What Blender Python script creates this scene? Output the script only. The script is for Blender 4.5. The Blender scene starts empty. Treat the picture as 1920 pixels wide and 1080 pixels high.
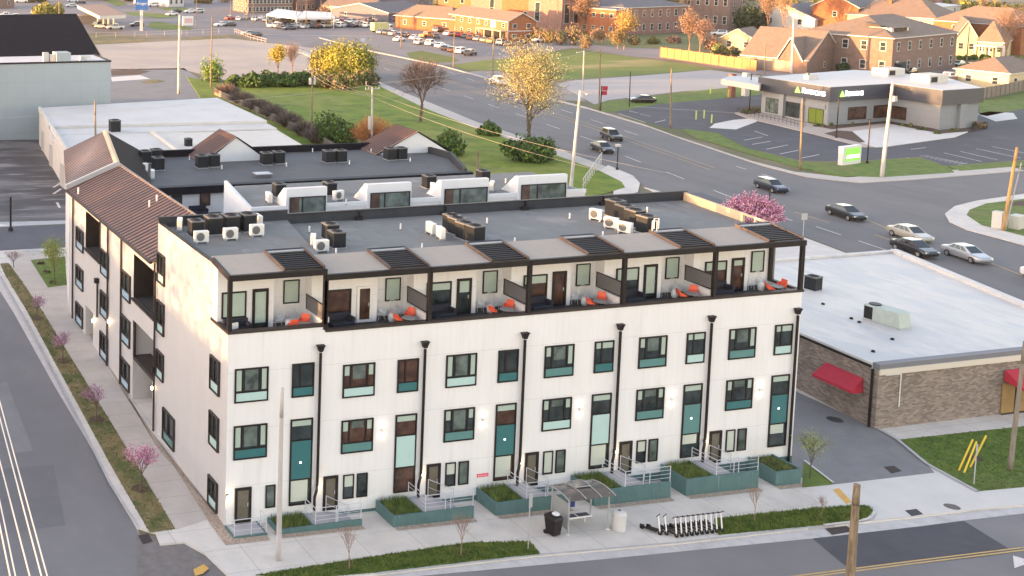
import bpy, bmesh, math, random
from mathutils import Vector, Matrix
RD = math.radians
scene = bpy.context.scene
COL = scene.collection
rnd = random.Random(11)

# ------------------------------------------------------------------ camera
CAM_C = Vector((-25.1876, -61.7870, 33.8561))
YAW, PIT, ROL = -0.254095, -0.098149, 0.0057530
FPX, CX, CY = 2300.0, 132.253, 83.963
_f = Vector((-math.sin(YAW)*math.cos(PIT), math.cos(YAW)*math.cos(PIT), math.sin(PIT)))
_r0 = Vector((math.cos(YAW), math.sin(YAW), 0)); _u0 = _r0.cross(_f)
_r = _r0*math.cos(ROL) + _u0*math.sin(ROL); _u = _u0*math.cos(ROL) - _r0*math.sin(ROL)
cd = bpy.data.cameras.new("camera"); cam = bpy.data.objects.new("camera", cd); COL.objects.link(cam)
cam.matrix_world = Matrix(((_r.x, _u.x, -_f.x, CAM_C.x), (_r.y, _u.y, -_f.y, CAM_C.y), (_r.z, _u.z, -_f.z, CAM_C.z), (0, 0, 0, 1)))
cd.sensor_width = 36; cd.lens = FPX/1920*36
cd.shift_x = (960-CX)/1920; cd.shift_y = (CY-540)/1920
cd.clip_start = 0.5; cd.clip_end = 4000
scene.camera = cam
# ------------------------------------------------------------------ light
SUN_EL, SUN_AZ = 3.0, 8.0      # degrees above the horizon, degrees from west towards north
sd = Vector((-math.cos(RD(SUN_EL))*math.cos(RD(SUN_AZ)), math.cos(RD(SUN_EL))*math.sin(RD(SUN_AZ)), math.sin(RD(SUN_EL))))
world = bpy.data.worlds.new("World"); scene.world = world; world.use_nodes = True
wn = world.node_tree; bg = wn.nodes["Background"]
sky = wn.nodes.new("ShaderNodeTexSky"); sky.sky_type = 'NISHITA'; sky.sun_disc = False
sky.sun_elevation = RD(14.0); sky.sun_rotation = math.atan2(sd.x, sd.y)
sky.air_density = 1.0; sky.dust_density = 0.4; sky.ozone_density = 0.4
mixn = wn.nodes.new("ShaderNodeMixRGB"); mixn.blend_type = 'MULTIPLY'; mixn.inputs[0].default_value = 1
mixn.inputs[2].default_value = (1.0, 0.768, 0.655, 1)
wn.links.new(sky.outputs[0], mixn.inputs[1]); wn.links.new(mixn.outputs[0], bg.inputs[0])
bg.inputs[1].default_value = 0.15
sl = bpy.data.lights.new("sun", 'SUN'); sl.energy = 3.6; sl.angle = RD(0.6); sl.color = (1.0, 0.53, 0.22)
so = bpy.data.objects.new("sun", sl); COL.objects.link(so); so.location = (-200, 30, 60)
so.rotation_euler = sd.to_track_quat('Z', 'Y').to_euler()
vs = scene.view_settings
vs.view_transform = 'Standard'; vs.look = 'None'; vs.gamma = 1; vs.exposure = 2.5; vs.use_curve_mapping = False
scene.cycles.max_bounces = 5; scene.cycles.diffuse_bounces = 3

# ------------------------------------------------------------------ pixel -> place helpers (1920x1080 photo pixels)
HX = -0.7
def cl(v, a, b): return max(a, min(b, v))
def gh(x, y): return 1.4*cl(y/36, 0, 1) + HX*cl(x/40, 0, 1)
def _ray(px, py): return _f*FPX + _r*(px-CX) - _u*(py-CY)
def atz(px, py, z):
    d = _ray(px, py); return CAM_C + d*((z-CAM_C.z)/d.z)
def atx(px, py, x):
    d = _ray(px, py); return CAM_C + d*((x-CAM_C.x)/d.x)
def aty(px, py, y):
    d = _ray(px, py); return CAM_C + d*((y-CAM_C.y)/d.y)
def at(px, py, off=0.0):
    z = off
    for _ in range(40):
        p = atz(px, py, z); z = gh(p.x, p.y)+off
    return p

# ------------------------------------------------------------------ materials
MATS = {}
def mat(name, col, rough=0.8, var=0.0, scale=2.0, bump=0.0, metal=0.0, col2=None, emis=0.0, coat=0.0, stretch=None, detail=6, bscale=None, spec=None, gen=None):
    if name in MATS: return MATS[name]
    m = bpy.data.materials.new(name); m.use_nodes = True; MATS[name] = m
    nt = m.node_tree; b = nt.nodes["Principled BSDF"]; N = nt.nodes.new; L = nt.links.new
    c = (*col, 1)
    b.inputs["Base Color"].default_value = c; b.inputs["Roughness"].default_value = rough
    b.inputs["Metallic"].default_value = metal
    if spec is not None: b.inputs["Specular IOR Level"].default_value = spec
    if coat: b.inputs["Coat Weight"].default_value = coat; b.inputs["Coat Roughness"].default_value = 0.08
    if emis:
        b.inputs["Emission Color"].default_value = c; b.inputs["Emission Strength"].default_value = emis
    if var or col2 or bump:
        tc = N("ShaderNodeTexCoord"); mp = N("ShaderNodeMapping"); L(tc.outputs["Object"], mp.inputs[0])
        if stretch: mp.inputs["Scale"].default_value = stretch
        nz = N("ShaderNodeTexNoise"); nz.inputs["Scale"].default_value = scale; nz.inputs["Detail"].default_value = detail
        nz.inputs["Roughness"].default_value = 0.65
        L(mp.outputs[0], nz.inputs[0])
        rp = N("ShaderNodeValToRGB"); L(nz.outputs[0], rp.inputs[0])
        rp.color_ramp.elements[0].position = 0.3; rp.color_ramp.elements[1].position = 0.7
        if col2: a, d = c, (*col2, 1)
        else: a = (*[v*(1-var) for v in col], 1); d = (*[min(1, v*(1+var)) for v in col], 1)
        rp.color_ramp.elements[0].color = a; rp.color_ramp.elements[1].color = d
        L(rp.outputs[0], b.inputs["Base Color"])
        m["_"] = 1
        if bump:
            bn = N("ShaderNodeTexNoise"); bn.inputs["Scale"].default_value = bscale or scale*6; bn.inputs["Detail"].default_value = 4
            L(tc.outputs["Object"], bn.inputs[0])
            bp = N("ShaderNodeBump"); bp.inputs["Strength"].default_value = bump; bp.inputs["Distance"].default_value = 0.05
            L(bn.outputs[0], bp.inputs["Height"]); L(bp.outputs[0], b.inputs["Normal"])
    return m
def line_overlay(m, axis, pitch, width, dark=0.8, bump=0.4, off=0.0):
    """dark thin grooves every pitch metres along an axis ('x','y','z','xy'): seams, ribs, joints."""
    nt = m.node_tree; b = nt.nodes["Principled BSDF"]; N = nt.nodes.new; L = nt.links.new
    tc = N("ShaderNodeTexCoord"); sp = N("ShaderNodeSeparateXYZ"); L(tc.outputs["Object"], sp.inputs[0])
    if axis == 'xy':
        ad = N("ShaderNodeMath"); ad.operation = 'ADD'; L(sp.outputs[0], ad.inputs[0]); L(sp.outputs[1], ad.inputs[1]); src = ad.outputs[0]
    else: src = sp.outputs['xyz'.index(axis)]
    a = N("ShaderNodeMath"); a.operation = 'MULTIPLY_ADD'; L(src, a.inputs[0]); a.inputs[1].default_value = 1/pitch; a.inputs[2].default_value = off+100
    fr = N("ShaderNodeMath"); fr.operation = 'FRACT'; L(a.outputs[0], fr.inputs[0])
    lt = N("ShaderNodeMath"); lt.operation = 'LESS_THAN'; L(fr.outputs[0], lt.inputs[0]); lt.inputs[1].default_value = width/pitch
    mx = N("ShaderNodeMixRGB"); mx.blend_type = 'MULTIPLY'; mx.inputs[2].default_value = (dark, dark, dark, 1)
    L(lt.outputs[0], mx.inputs[0])
    bi = b.inputs["Base Color"]
    if bi.links: L(bi.links[0].from_socket, mx.inputs[1])
    else: mx.inputs[1].default_value = bi.default_value
    L(mx.outputs[0], bi)
    if bump:
        bp = N("ShaderNodeBump"); bp.inputs["Strength"].default_value = bump; bp.inputs["Distance"].default_value = 0.02; bp.invert = True
        L(lt.outputs[0], bp.inputs["Height"])
        ni = b.inputs["Normal"]
        if ni.links: L(ni.links[0].from_socket, bp.inputs["Normal"])
        L(bp.outputs[0], ni)
    return m
def brickmat(name, c1, c2, mortar, w=0.24, hgt=0.085, rough=0.9, ms=0.012):
    if name in MATS: return MATS[name]
    m = bpy.data.materials.new(name); m.use_nodes = True; MATS[name] = m
    nt = m.node_tree; b = nt.nodes["Principled BSDF"]; N = nt.nodes.new; L = nt.links.new
    tc = N("ShaderNodeTexCoord"); sp = N("ShaderNodeSeparateXYZ"); L(tc.outputs["Object"], sp.inputs[0])
    ad = N("ShaderNodeMath"); L(sp.outputs[0], ad.inputs[0]); L(sp.outputs[1], ad.inputs[1])
    cb = N("ShaderNodeCombineXYZ"); L(ad.outputs[0], cb.inputs[0]); L(sp.outputs[2], cb.inputs[1])
    br = N("ShaderNodeTexBrick"); br.inputs["Scale"].default_value = 1; br.inputs["Brick Width"].default_value = w; br.inputs["Row Height"].default_value = hgt
    br.inputs["Mortar Size"].default_value = ms; br.inputs["Color1"].default_value = (*c1, 1); br.inputs["Color2"].default_value = (*c2, 1); br.inputs["Mortar"].default_value = (*mortar, 1)
    L(cb.outputs[0], br.inputs[0])
    nz = N("ShaderNodeTexNoise"); nz.inputs["Scale"].default_value = 0.9; nz.inputs["Detail"].default_value = 8; L(tc.outputs["Object"], nz.inputs[0])
    rp = N("ShaderNodeValToRGB"); L(nz.outputs[0], rp.inputs[0]); rp.color_ramp.elements[0].color = (.6, .6, .6, 1); rp.color_ramp.elements[1].color = (1.25, 1.25, 1.25, 1)
    mx = N("ShaderNodeMixRGB"); mx.blend_type = 'MULTIPLY'; mx.inputs[0].default_value = 1; L(br.outputs[0], mx.inputs[1]); L(rp.outputs[0], mx.inputs[2])
    L(mx.outputs[0], b.inputs["Base Color"]); b.inputs["Roughness"].default_value = rough
    bp = N("ShaderNodeBump"); bp.inputs["Strength"].default_value = 0.5; bp.inputs["Distance"].default_value = 0.01; L(br.outputs["Fac"], bp.inputs["Height"]); bp.invert = True
    L(bp.outputs[0], b.inputs["Normal"])
    return m
def blotch(m, scale, amt, col, lo=0.5, hi=0.62, stretch=None, seed=0):
    """patches of another colour with a shape of their own (stains, repairs, dead grass)."""
    nt = m.node_tree; b = nt.nodes["Principled BSDF"]; N = nt.nodes.new; L = nt.links.new
    tc = N("ShaderNodeTexCoord"); mp = N("ShaderNodeMapping"); L(tc.outputs["Object"], mp.inputs[0]); mp.inputs["Location"].default_value = (seed, seed*2, 0)
    if stretch: mp.inputs["Scale"].default_value = stretch
    nz = N("ShaderNodeTexNoise"); nz.inputs["Scale"].default_value = scale; nz.inputs["Detail"].default_value = 7; nz.inputs["Roughness"].default_value = 0.6; L(mp.outputs[0], nz.inputs[0])
    rp = N("ShaderNodeValToRGB"); L(nz.outputs[0], rp.inputs[0]); rp.color_ramp.elements[0].position = lo; rp.color_ramp.elements[1].position = hi
    rp.color_ramp.elements[0].color = (0, 0, 0, 1); rp.color_ramp.elements[1].color = (amt, amt, amt, 1)
    mx = N("ShaderNodeMixRGB"); L(rp.outputs[0], mx.inputs[0]); mx.inputs[2].default_value = (*col, 1)
    bi = b.inputs["Base Color"]
    if bi.links: L(bi.links[0].from_socket, mx.inputs[1])
    else: mx.inputs[1].default_value = bi.default_value
    L(mx.outputs[0], bi); return m
def cracks(m, scale, dark=0.6, width=0.02):
    nt = m.node_tree; b = nt.nodes["Principled BSDF"]; N = nt.nodes.new; L = nt.links.new
    tc = N("ShaderNodeTexCoord"); n0 = N("ShaderNodeTexNoise"); n0.inputs["Scale"].default_value = scale*2; L(tc.outputs["Object"], n0.inputs[0])
    va = N("ShaderNodeVectorMath"); va.operation = 'MULTIPLY_ADD'; L(n0.outputs["Color"], va.inputs[0]); va.inputs[1].default_value = (2.5, 2.5, 0); L(tc.outputs["Object"], va.inputs[2])
    vo = N("ShaderNodeTexVoronoi"); vo.feature = 'DISTANCE_TO_EDGE'; vo.inputs["Scale"].default_value = scale; L(va.outputs[0], vo.inputs[0])
    lt = N("ShaderNodeMath"); lt.operation = 'LESS_THAN'; L(vo.outputs["Distance"], lt.inputs[0]); lt.inputs[1].default_value = width*scale
    mx = N("ShaderNodeMixRGB"); mx.blend_type = 'MULTIPLY'; mx.inputs[2].default_value = (dark, dark, dark, 1); L(lt.outputs[0], mx.inputs[0])
    bi = b.inputs["Base Color"]; L(bi.links[0].from_socket, mx.inputs[1]); L(mx.outputs[0], bi); return m

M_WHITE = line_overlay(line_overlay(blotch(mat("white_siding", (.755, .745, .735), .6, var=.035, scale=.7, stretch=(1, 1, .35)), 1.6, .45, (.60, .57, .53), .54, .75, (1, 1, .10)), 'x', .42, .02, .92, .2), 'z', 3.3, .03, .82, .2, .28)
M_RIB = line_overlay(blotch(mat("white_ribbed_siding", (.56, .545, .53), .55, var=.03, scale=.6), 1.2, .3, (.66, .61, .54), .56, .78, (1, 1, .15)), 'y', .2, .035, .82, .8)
M_PLASTER = blotch(mat("white_plaster", (.68, .675, .67), .7, var=.04, scale=.8, bump=.1), 1.5, .3, (.6, .57, .52), .58, .78)
M_BLACK = mat("black_metal", (.013, .011, .012), .5, spec=.3, var=.25, scale=3)
M_DKBROWN = mat("dark_bronze", (.028, .02, .019), .5, var=.25, scale=2)
M_ROOF = blotch(blotch(mat("grey_roof_membrane", (.178, .180, .172), .85, var=.09, scale=.5, bump=.15, bscale=8), .45, .7, (.27, .26, .25), .55, .68, seed=3), 1.1, .6, (.095, .10, .105), .6, .7, (1, .3, 1), 7)
line_overlay(M_ROOF, 'x', 2.2, .03, .85, 0)
M_ROOF_D = blotch(mat("charcoal_roof_membrane", (.098, .099, .102), .8, var=.1, scale=.7, bump=.1), .5, .4, (.14, .14, .145), .56, .7)
M_PARAPET = line_overlay(mat("dark_parapet_skin", (.04, .045, .053), .7, spec=.25, var=.15, scale=1.2), 'x', 1.8, .03, .7, 0)
M_CANOPY = blotch(line_overlay(mat("tan_canopy_sheet", (.36, .315, .265), .8, var=.06, scale=1), 'x', 1.2, .02, .85, 0), 1, .4, (.26, .22, .2), .55, .7)
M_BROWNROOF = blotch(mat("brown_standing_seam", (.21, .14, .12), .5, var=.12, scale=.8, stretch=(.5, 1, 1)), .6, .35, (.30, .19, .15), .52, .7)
M_SEAM = mat("dark_brown_seam", (.06, .034, .028), .5)
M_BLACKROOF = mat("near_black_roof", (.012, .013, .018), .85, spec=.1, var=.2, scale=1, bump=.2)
M_TRIM = mat("grey_roof_trim", (.42, .42, .42), .55)
M_TANTRIM = mat("tan_ridge_trim", (.48, .36, .25), .6)
def glass(name, col, r=.06): return mat(name, tuple(c*.7 for c in col), r, spec=.6, col2=tuple(c*2.2+.006 for c in col), scale=1.1, detail=2)  # mottled colour stands in for window reflections and dim interiors
M_GLASS = glass("dark_window_glass", (.018, .026, .028))
M_GLASSB = glass("brown_window_glass", (.05, .026, .018))
M_GLASSG = glass("green_grey_glass", (.07, .09, .08))
M_BLIND = mat("pale_green_blind", (.40, .49, .42), .35, var=.05, scale=2, coat=.5)
M_BLINDW = mat("pale_roller_blind", (.52, .56, .48), .4, coat=.4)
M_TEAL = mat("teal_panel", (.034, .15, .158), .35, var=.06, scale=1.5, coat=.3)
M_TEALM = mat("mid_teal_panel", (.10, .235, .225), .35, var=.06, scale=1.5, coat=.3)
M_MINT = mat("mint_panel", (.44, .62, .585), .35, var=.04, scale=1.5, coat=.3)
M_TEALW = line_overlay(blotch(blotch(mat("teal_painted_fibreboard", (.072, .15, .15), .6, var=.12, scale=1.2), 2.2, .55, (.24, .33, .33), .6, .72, (2.5, 2.5, .25), 4), .8, .4, (.03, .07, .08), .55, .7), 'x', .6, .015, .7, .2)
M_RAIL = mat("grey_painted_rail", (.52, .54, .58), .45)
M_CONC = line_overlay(line_overlay(blotch(blotch(mat("pavement_concrete", (.60, .555, .50), .85, var=.07, scale=.8, bump=.15, bscale=15), .35, .5, (.45, .42, .395), .5, .66), 2.5, .35, (.36, .33, .30), .62, .72, seed=5), 'x', 3.3, .035, .6, .3), 'y', 2.4, .03, .65, .3)
M_CONCL = line_overlay(blotch(mat("side_pavement_concrete", (.47, .425, .38), .85, var=.08, scale=.7, bump=.15, bscale=15), .5, .5, (.39, .35, .31), .52, .68), 'y', 1.9, .035, .66, .3)
M_CONCG = line_overlay(blotch(mat("gutter_concrete", (.50, .48, .47), .85, var=.1, scale=1.5, bump=.1), .6, .5, (.25, .245, .24), .55, .7), 'x', 3.0, .03, .7, .2)
M_CURB = blotch(mat("kerb_concrete", (.42, .415, .41), .85, var=.12, scale=1.5), 1, .5, (.28, .26, .22), .55, .7)
M_APRON = blotch(mat("new_concrete", (.60, .57, .53), .85, var=.05, scale=.6), .4, .5, (.52, .50, .48), .55, .7)
M_ROAD = blotch(blotch(mat("street_asphalt", (.192, .184, .186), .88, var=.10, scale=.25, bump=.25, bscale=30), .10, .45, (.150, .146, .150), .48, .6, (1, .35, 1)), 3, .3, (.20, .196, .196), .6, .75, seed=9)
M_ROADM = blotch(blotch(mat("main_road_asphalt", (.158, .150, .148), .85, var=.09, scale=.12, bump=.15, bscale=20), .25, .5, (.112, .107, .110), .5, .66, (1, .08, 1)), .5, .4, (.185, .18, .18), .56, .7, (1, .1, 1), 4)
M_ROADD = blotch(mat("dark_asphalt_patch", (.062, .062, .074), .85, var=.12, scale=.5, bump=.2, bscale=30), .6, .5, (.085, .083, .093), .5, .7)
M_LOTD = blotch(mat("new_lot_asphalt", (.066, .067, .078), .85, var=.10, scale=.3), .3, .5, (.09, .09, .098), .5, .65)
M_ALLEY = cracks(blotch(blotch(mat("alley_asphalt", (.205, .20, .202), .85, var=.1, scale=.3, bump=.2, bscale=25), .35, .5, (.155, .153, .16), .5, .65), .8, .7, (.08, .08, .085), .66, .74, seed=3), .15, .82, .008)
M_LOTW = blotch(blotch(mat("worn_lot_asphalt", (.17, .155, .15), .7, var=.2, scale=.3), .12, .9, (.05, .042, .042), .44, .56, (.4, 1.4, 1)), .5, .8, (.30, .28, .27), .56, .68, (.3, 1.8, 1), 5)
M_LOTT = blotch(blotch(mat("pale_lot_paving", (.40, .34, .29), .9, var=.1, scale=.07), .05, .6, (.29, .27, .255), .48, .62), .4, .3, (.5, .44, .38), .58, .75, (.3, 1, 1), 2)
M_GRAVEL = mat("river_gravel", (.22, .16, .12), .95, col2=(.52, .42, .33), scale=9, bump=.8, bscale=14, detail=3)
M_GRASS = blotch(blotch(mat("lawn_grass", (.06, .115, .014), .95, col2=(.15, .20, .03), scale=.9, bump=.8, bscale=9), .12, .55, (.15, .14, .055), .52, .68), 1.6, .35, (.03, .055, .018), .58, .72, seed=4)
M_GRASSF = blotch(blotch(mat("field_grass", (.085, .15, .006), .95, col2=(.19, .235, .015), scale=.3, bump=1.0, bscale=2.2), .05, .7, (.24, .23, .055), .5, .64), .35, .65, (.045, .085, .012), .54, .68, seed=4)
M_GRASSD = blotch(blotch(mat("dry_verge_grass", (.13, .115, .04), .95, col2=(.27, .20, .10), scale=1.1, bump=.9, bscale=10), .45, .8, (.06, .10, .022), .5, .6), .7, .85, (.40, .28, .17), .6, .68, seed=6)
M_EARTH = blotch(mat("bare_ground", (.20, .16, .11), .95, var=.2, scale=.15), .03, .9, (.09, .10, .035), .42, .6)
M_MULCH = mat("brown_mulch", (.05, .032, .024), .95, col2=(.12, .075, .05), scale=4, bump=.6)
M_PAINTW = blotch(mat("white_road_paint", (.66, .59, .56), .7, var=.08, scale=2), 2, .7, (.25, .245, .24), .55, .65)
M_PAINTY = blotch(mat("yellow_road_paint", (.55, .36, .12), .7, var=.1, scale=2), 2, .6, (.24, .19, .12), .55, .66)
M_WOODP = blotch(mat("utility_pole_wood", (.25, .19, .12), .85, var=.3, scale=3, stretch=(3, 3, .3), bump=.5), 3, .8, (.10, .075, .05), .46, .62, (3, 3, .4))
M_POLEG = mat("grey_concrete_pole", (.46, .43, .41), .6, var=.08, scale=2, stretch=(1, 1, .3))
M_METALG = mat("galvanised_metal", (.50, .51, .52), .4, metal=.5)
M_WIREB = mat("dark_wire", (.03, .03, .03), .6)
M_WIREL = mat("pale_wire", (.48, .42, .36), .5)
M_ACDARK = line_overlay(mat("dark_condenser_metal", (.016, .02, .025), .65, spec=.25, var=.2, scale=4), 'z', .07, .018, .45, .5)
M_ACTOP = mat("condenser_lid", (.12, .12, .12), .5, var=.15, scale=4)
M_ACWHITE = mat("white_heat_pump_casing", (.70, .68, .64), .45, var=.05, scale=3)
M_ACGRILL = line_overlay(mat("fan_grille", (.16, .16, .155), .6), 'z', .05, .02, .4, .3)
M_SOFA = mat("navy_cushion", (.012, .016, .03), .9, var=.3, scale=5, bump=.2)
M_CUSH = line_overlay(mat("white_cushion", (.7, .69, .68), .9), 'x', .12, .03, .75, 0)
M_ORANGE = mat("orange_plastic", (.75, .11, .05), .4)
M_TABLE = mat("grey_table_top", (.30, .30, .295), .6)
M_WWIRE = mat("white_wire", (.75, .75, .73), .5)
M_FLOORT = mat("dark_terrace_deck", (.035, .036, .042), .8, var=.2, scale=2)
M_LAMP = mat("lit_warm_lamp", (1.0, .72, .42), .5, emis=7)
M_LAMPW = mat("lit_white_lamp", (1.0, .97, .9), .5, emis=4)
M_DOORG = mat("taupe_storm_door", (.13, .115, .085), .25, var=.15, scale=1.5, coat=.4)
M_MESH = line_overlay(mat("grey_privacy_mesh", (.17, .165, .17), .7), 'z', .06, .02, .7, 0)
M_RED = mat("red_awning_fabric", (.42, .02, .045), .75, var=.1, scale=2)
M_LEAFS = {}
def leaf(name, c1, c2, sc=.7): return mat(name, c1, .85, col2=c2, scale=sc, detail=3)
M_BARK = mat("grey_brown_bark", (.10, .075, .055), .95, var=.3, scale=5, bump=.5)
M_BARKT = mat("warm_twigs", (.27, .17, .12), .95, var=.2, scale=3)
M_BARKD = mat("dark_twigs", (.13, .085, .07), .95, var=.2, scale=3)

# ------------------------------------------------------------------ mesh helpers
class MB:
    def __init__(s): s.v = []; s.f = []; s.m = []; s.mats = []
    def mi(s, m):
        if m not in s.mats: s.mats.append(m)
        return s.mats.index(m)
    def face(s, pts, m):
        n = len(s.v); s.v += [tuple(p) for p in pts]; s.f.append(tuple(range(n, n+len(pts)))); s.m.append(s.mi(m))
    def raw(s, vs, fs, m):
        n = len(s.v); s.v += [tuple(p) for p in vs]; k = s.mi(m)
        for f in fs: s.f.append(tuple(n+i for i in f)); s.m.append(k)
    def box(s, x0, x1, y0, y1, z0, z1, m, W=None):
        p = [(x0, y0, z0), (x1, y0, z0), (x1, y1, z0), (x0, y1, z0), (x0, y0, z1), (x1, y0, z1), (x1, y1, z1), (x0, y1, z1)]
        fs = [(0, 3, 2, 1), (4, 5, 6, 7), (0, 1, 5, 4), (1, 2, 6, 5), (2, 3, 7, 6), (3, 0, 4, 7)]
        if W:
            p = [W(*q) for q in p]
        s.raw(p, fs, m); return s
    def prism(s, pts, z0, z1, m, mtop=None):
        """vertical prism over a 2D polygon (counter-clockwise); z0/z1 numbers or functions of (x,y)."""
        a = z0 if callable(z0) else (lambda x, y: z0); b = z1 if callable(z1) else (lambda x, y: z1)
        n = len(pts); lo = [(x, y, a(x, y)) for x, y in pts]; hi = [(x, y, b(x, y)) for x, y in pts]
        s.raw(lo+hi, [(i, (i+1) % n, n+(i+1) % n, n+i) for i in range(n)], m)
        s.raw(hi, [tuple(range(n))], mtop or m); s.raw(lo, [tuple(reversed(range(n)))], m); return s
    def tube(s, p0, p1, r0, r1=None, m=None, n=6, caps=True):
        r1 = r0 if r1 is None else r1
        p0 = Vector(p0); p1 = Vector(p1); d = p1-p0
        if d.length < 1e-6: return s
        d.normalize(); a = d.orthogonal().normalized(); b = d.cross(a)
        vs = []
        for p, r in ((p0, r0), (p1, r1)):
            for i in range(n):
                t = 2*math.pi*i/n; vs.append(p + a*(r*math.cos(t)) + b*(r*math.sin(t)))
        fs = [(i, (i+1) % n, n+(i+1) % n, n+i) for i in range(n)]
        if caps: fs += [tuple(reversed(range(n))), tuple(range(n, 2*n))]
        s.raw(vs, fs, m); return s
    def lathe(s, prof, m, n=16, c=(0, 0, 0)):
        vs = []; fs = []
        for r, z in prof:
            for i in range(n):
                t = 2*math.pi*i/n; vs.append((c[0]+r*math.cos(t), c[1]+r*math.sin(t), c[2]+z))
        for k in range(len(prof)-1):
            for i in range(n):
                j = (i+1) % n; fs.append((k*n+i, k*n+j, (k+1)*n+j, (k+1)*n+i))
        fs.append(tuple(reversed(range(n)))); fs.append(tuple((len(prof)-1)*n+i for i in range(n)))
        s.raw(vs, fs, m); return s
    def build(s, name, parent=None, smooth=False, loc=None, rz=None, bevel=0):
        me = bpy.data.meshes.new(name); me.from_pydata(s.v, [], s.f)
        for m in s.mats: me.materials.append(m)
        for i, p in enumerate(me.polygons): p.material_index = s.m[i]; p.use_smooth = smooth
        me.update()
        o = bpy.data.objects.new(name, me); COL.objects.link(o)
        if parent: o.parent = parent
        if loc is not None: o.location = loc
        if rz: o.rotation_euler = (0, 0, rz)
        if bevel:
            b = o.modifiers.new("bevel", 'BEVEL'); b.width = bevel; b.segments = 2; b.limit_method = 'ANGLE'
        return o
USED = set()
def tag(o, label, cat, group=None, kind=None):
    o["label"] = label; o["category"] = cat
    if group: o["group"] = group
    if kind: o["kind"] = kind
    return o
def thing(name, label, cat, loc=(0, 0, 0), rz=0, group=None):
    o = bpy.data.objects.new(name, None); COL.objects.link(o); o.location = loc; o.rotation_euler = (0, 0, rz); o.empty_display_size = .3
    return tag(o, label, cat, group)
KIDS = {}
def kids(o):
    return [c for c in o.children]
def dup(o, parent=None, loc=None, rz=None, label=None, group=None):
    c = o.copy(); COL.objects.link(c); c.parent = parent
    if loc is not None: c.location = loc
    if rz is not None: c.rotation_euler = (0, 0, rz)
    if label: c["label"] = label
    if group: c["group"] = group
    for ch in list(o.children): dup(ch, c)
    return c
def struct(o): o["kind"] = "structure"; return o
def WP(O, a, n):
    """plane frame: s along a, d out along n, t up."""
    O = Vector(O); a = Vector(a); n = Vector(n)
    return lambda s, d, t: O + a*s + n*d + Vector((0, 0, t))
def drape(name, pts, m, off=0.0, skirt=0.0, px=True):
    """a flat sheet laid over the ground; pts are photo pixels or (x, y) metres."""
    P = [(at(*p).x, at(*p).y) for p in pts] if px else pts
    bm = bmesh.new()
    f = bm.faces.new([bm.verts.new((x, y, 0)) for x, y in P])
    f.normal_update()
    if f.normal.z < 0: f.normal_flip()
    bmesh.ops.triangulate(bm, faces=bm.faces[:])
    for co, no in (((0, 0, 0), (0, 1, 0)), ((0, 36, 0), (0, 1, 0)), ((0, 0, 0), (1, 0, 0)), ((40, 0, 0), (1, 0, 0))):
        bmesh.ops.bisect_plane(bm, geom=bm.verts[:]+bm.edges[:]+bm.faces[:], plane_co=co, plane_no=no)
    for v in bm.verts: v.co.z = gh(v.co.x, v.co.y)+off
    if skirt:
        be = [e for e in bm.edges if e.is_boundary]
        r = bmesh.ops.extrude_edge_only(bm, edges=be)
        for g in r["geom"]:
            if isinstance(g, bmesh.types.BMVert): g.co.z -= skirt
    bmesh.ops.recalc_face_normals(bm, faces=bm.faces[:])
    me = bpy.data.meshes.new(name); bm.to_mesh(me); bm.free(); me.materials.append(m)
    o = bpy.data.objects.new(name, me); COL.objects.link(o); return struct(o)
def stripe(name, pts, w, m, off, px=True, parts=None):
    """painted line: several pieces in one sheet."""
    P = [Vector((at(*p).x, at(*p).y)) if px else Vector(p) for p in pts]
    b = MB()
    for i in range(len(P)-1):
        a, c = P[i], P[i+1]; d = (c-a)
        if d.length < 1e-4: continue
        d = d.normalized(); n = Vector((-d.y, d.x))*w/2
        segs = max(1, int((c-a).length/6))
        for k in range(segs):
            q0 = a+(c-a)*k/segs; q1 = a+(c-a)*(k+1)/segs
            b.face([(q.x, q.y, gh(q.x, q.y)+off) for q in (q0-n, q1-n, q1+n, q0+n)], m)
    return b
def inpoly(x, y, P):
    c = False; n = len(P)
    for i in range(n):
        x0, y0 = P[i]; x1, y1 = P[i-1]
        if (y0 > y) != (y1 > y) and x < (x1-x0)*(y-y0)/(y1-y0)+x0: c = not c
    return c
def scatter(P, n, seed=1):
    r = random.Random(seed); xs = [p[0] for p in P]; ys = [p[1] for p in P]; out = []
    while len(out) < n:
        x = r.uniform(min(xs), max(xs)); y = r.uniform(min(ys), max(ys))
        if inpoly(x, y, P): out.append((x, y))
    return out
def text(body, size, m, name, parent, loc, rot, depth=.02, align='CENTER', shear=0):
    c = bpy.data.curves.new(name, 'FONT'); c.body = body; c.size = size; c.extrude = depth; c.align_x = align; c.align_y = 'CENTER'; c.shear = shear
    o = bpy.data.objects.new(name, c); COL.objects.link(o)
    me = bpy.data.meshes.new_from_object(o.evaluated_get(bpy.context.evaluated_depsgraph_get()))
    COL.objects.unlink(o); bpy.data.objects.remove(o)
    o = bpy.data.objects.new(name, me); COL.objects.link(o); me.materials.clear(); me.materials.append(m)
    o.parent = parent; o.location = loc; o.rotation_euler = rot; return o
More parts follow.
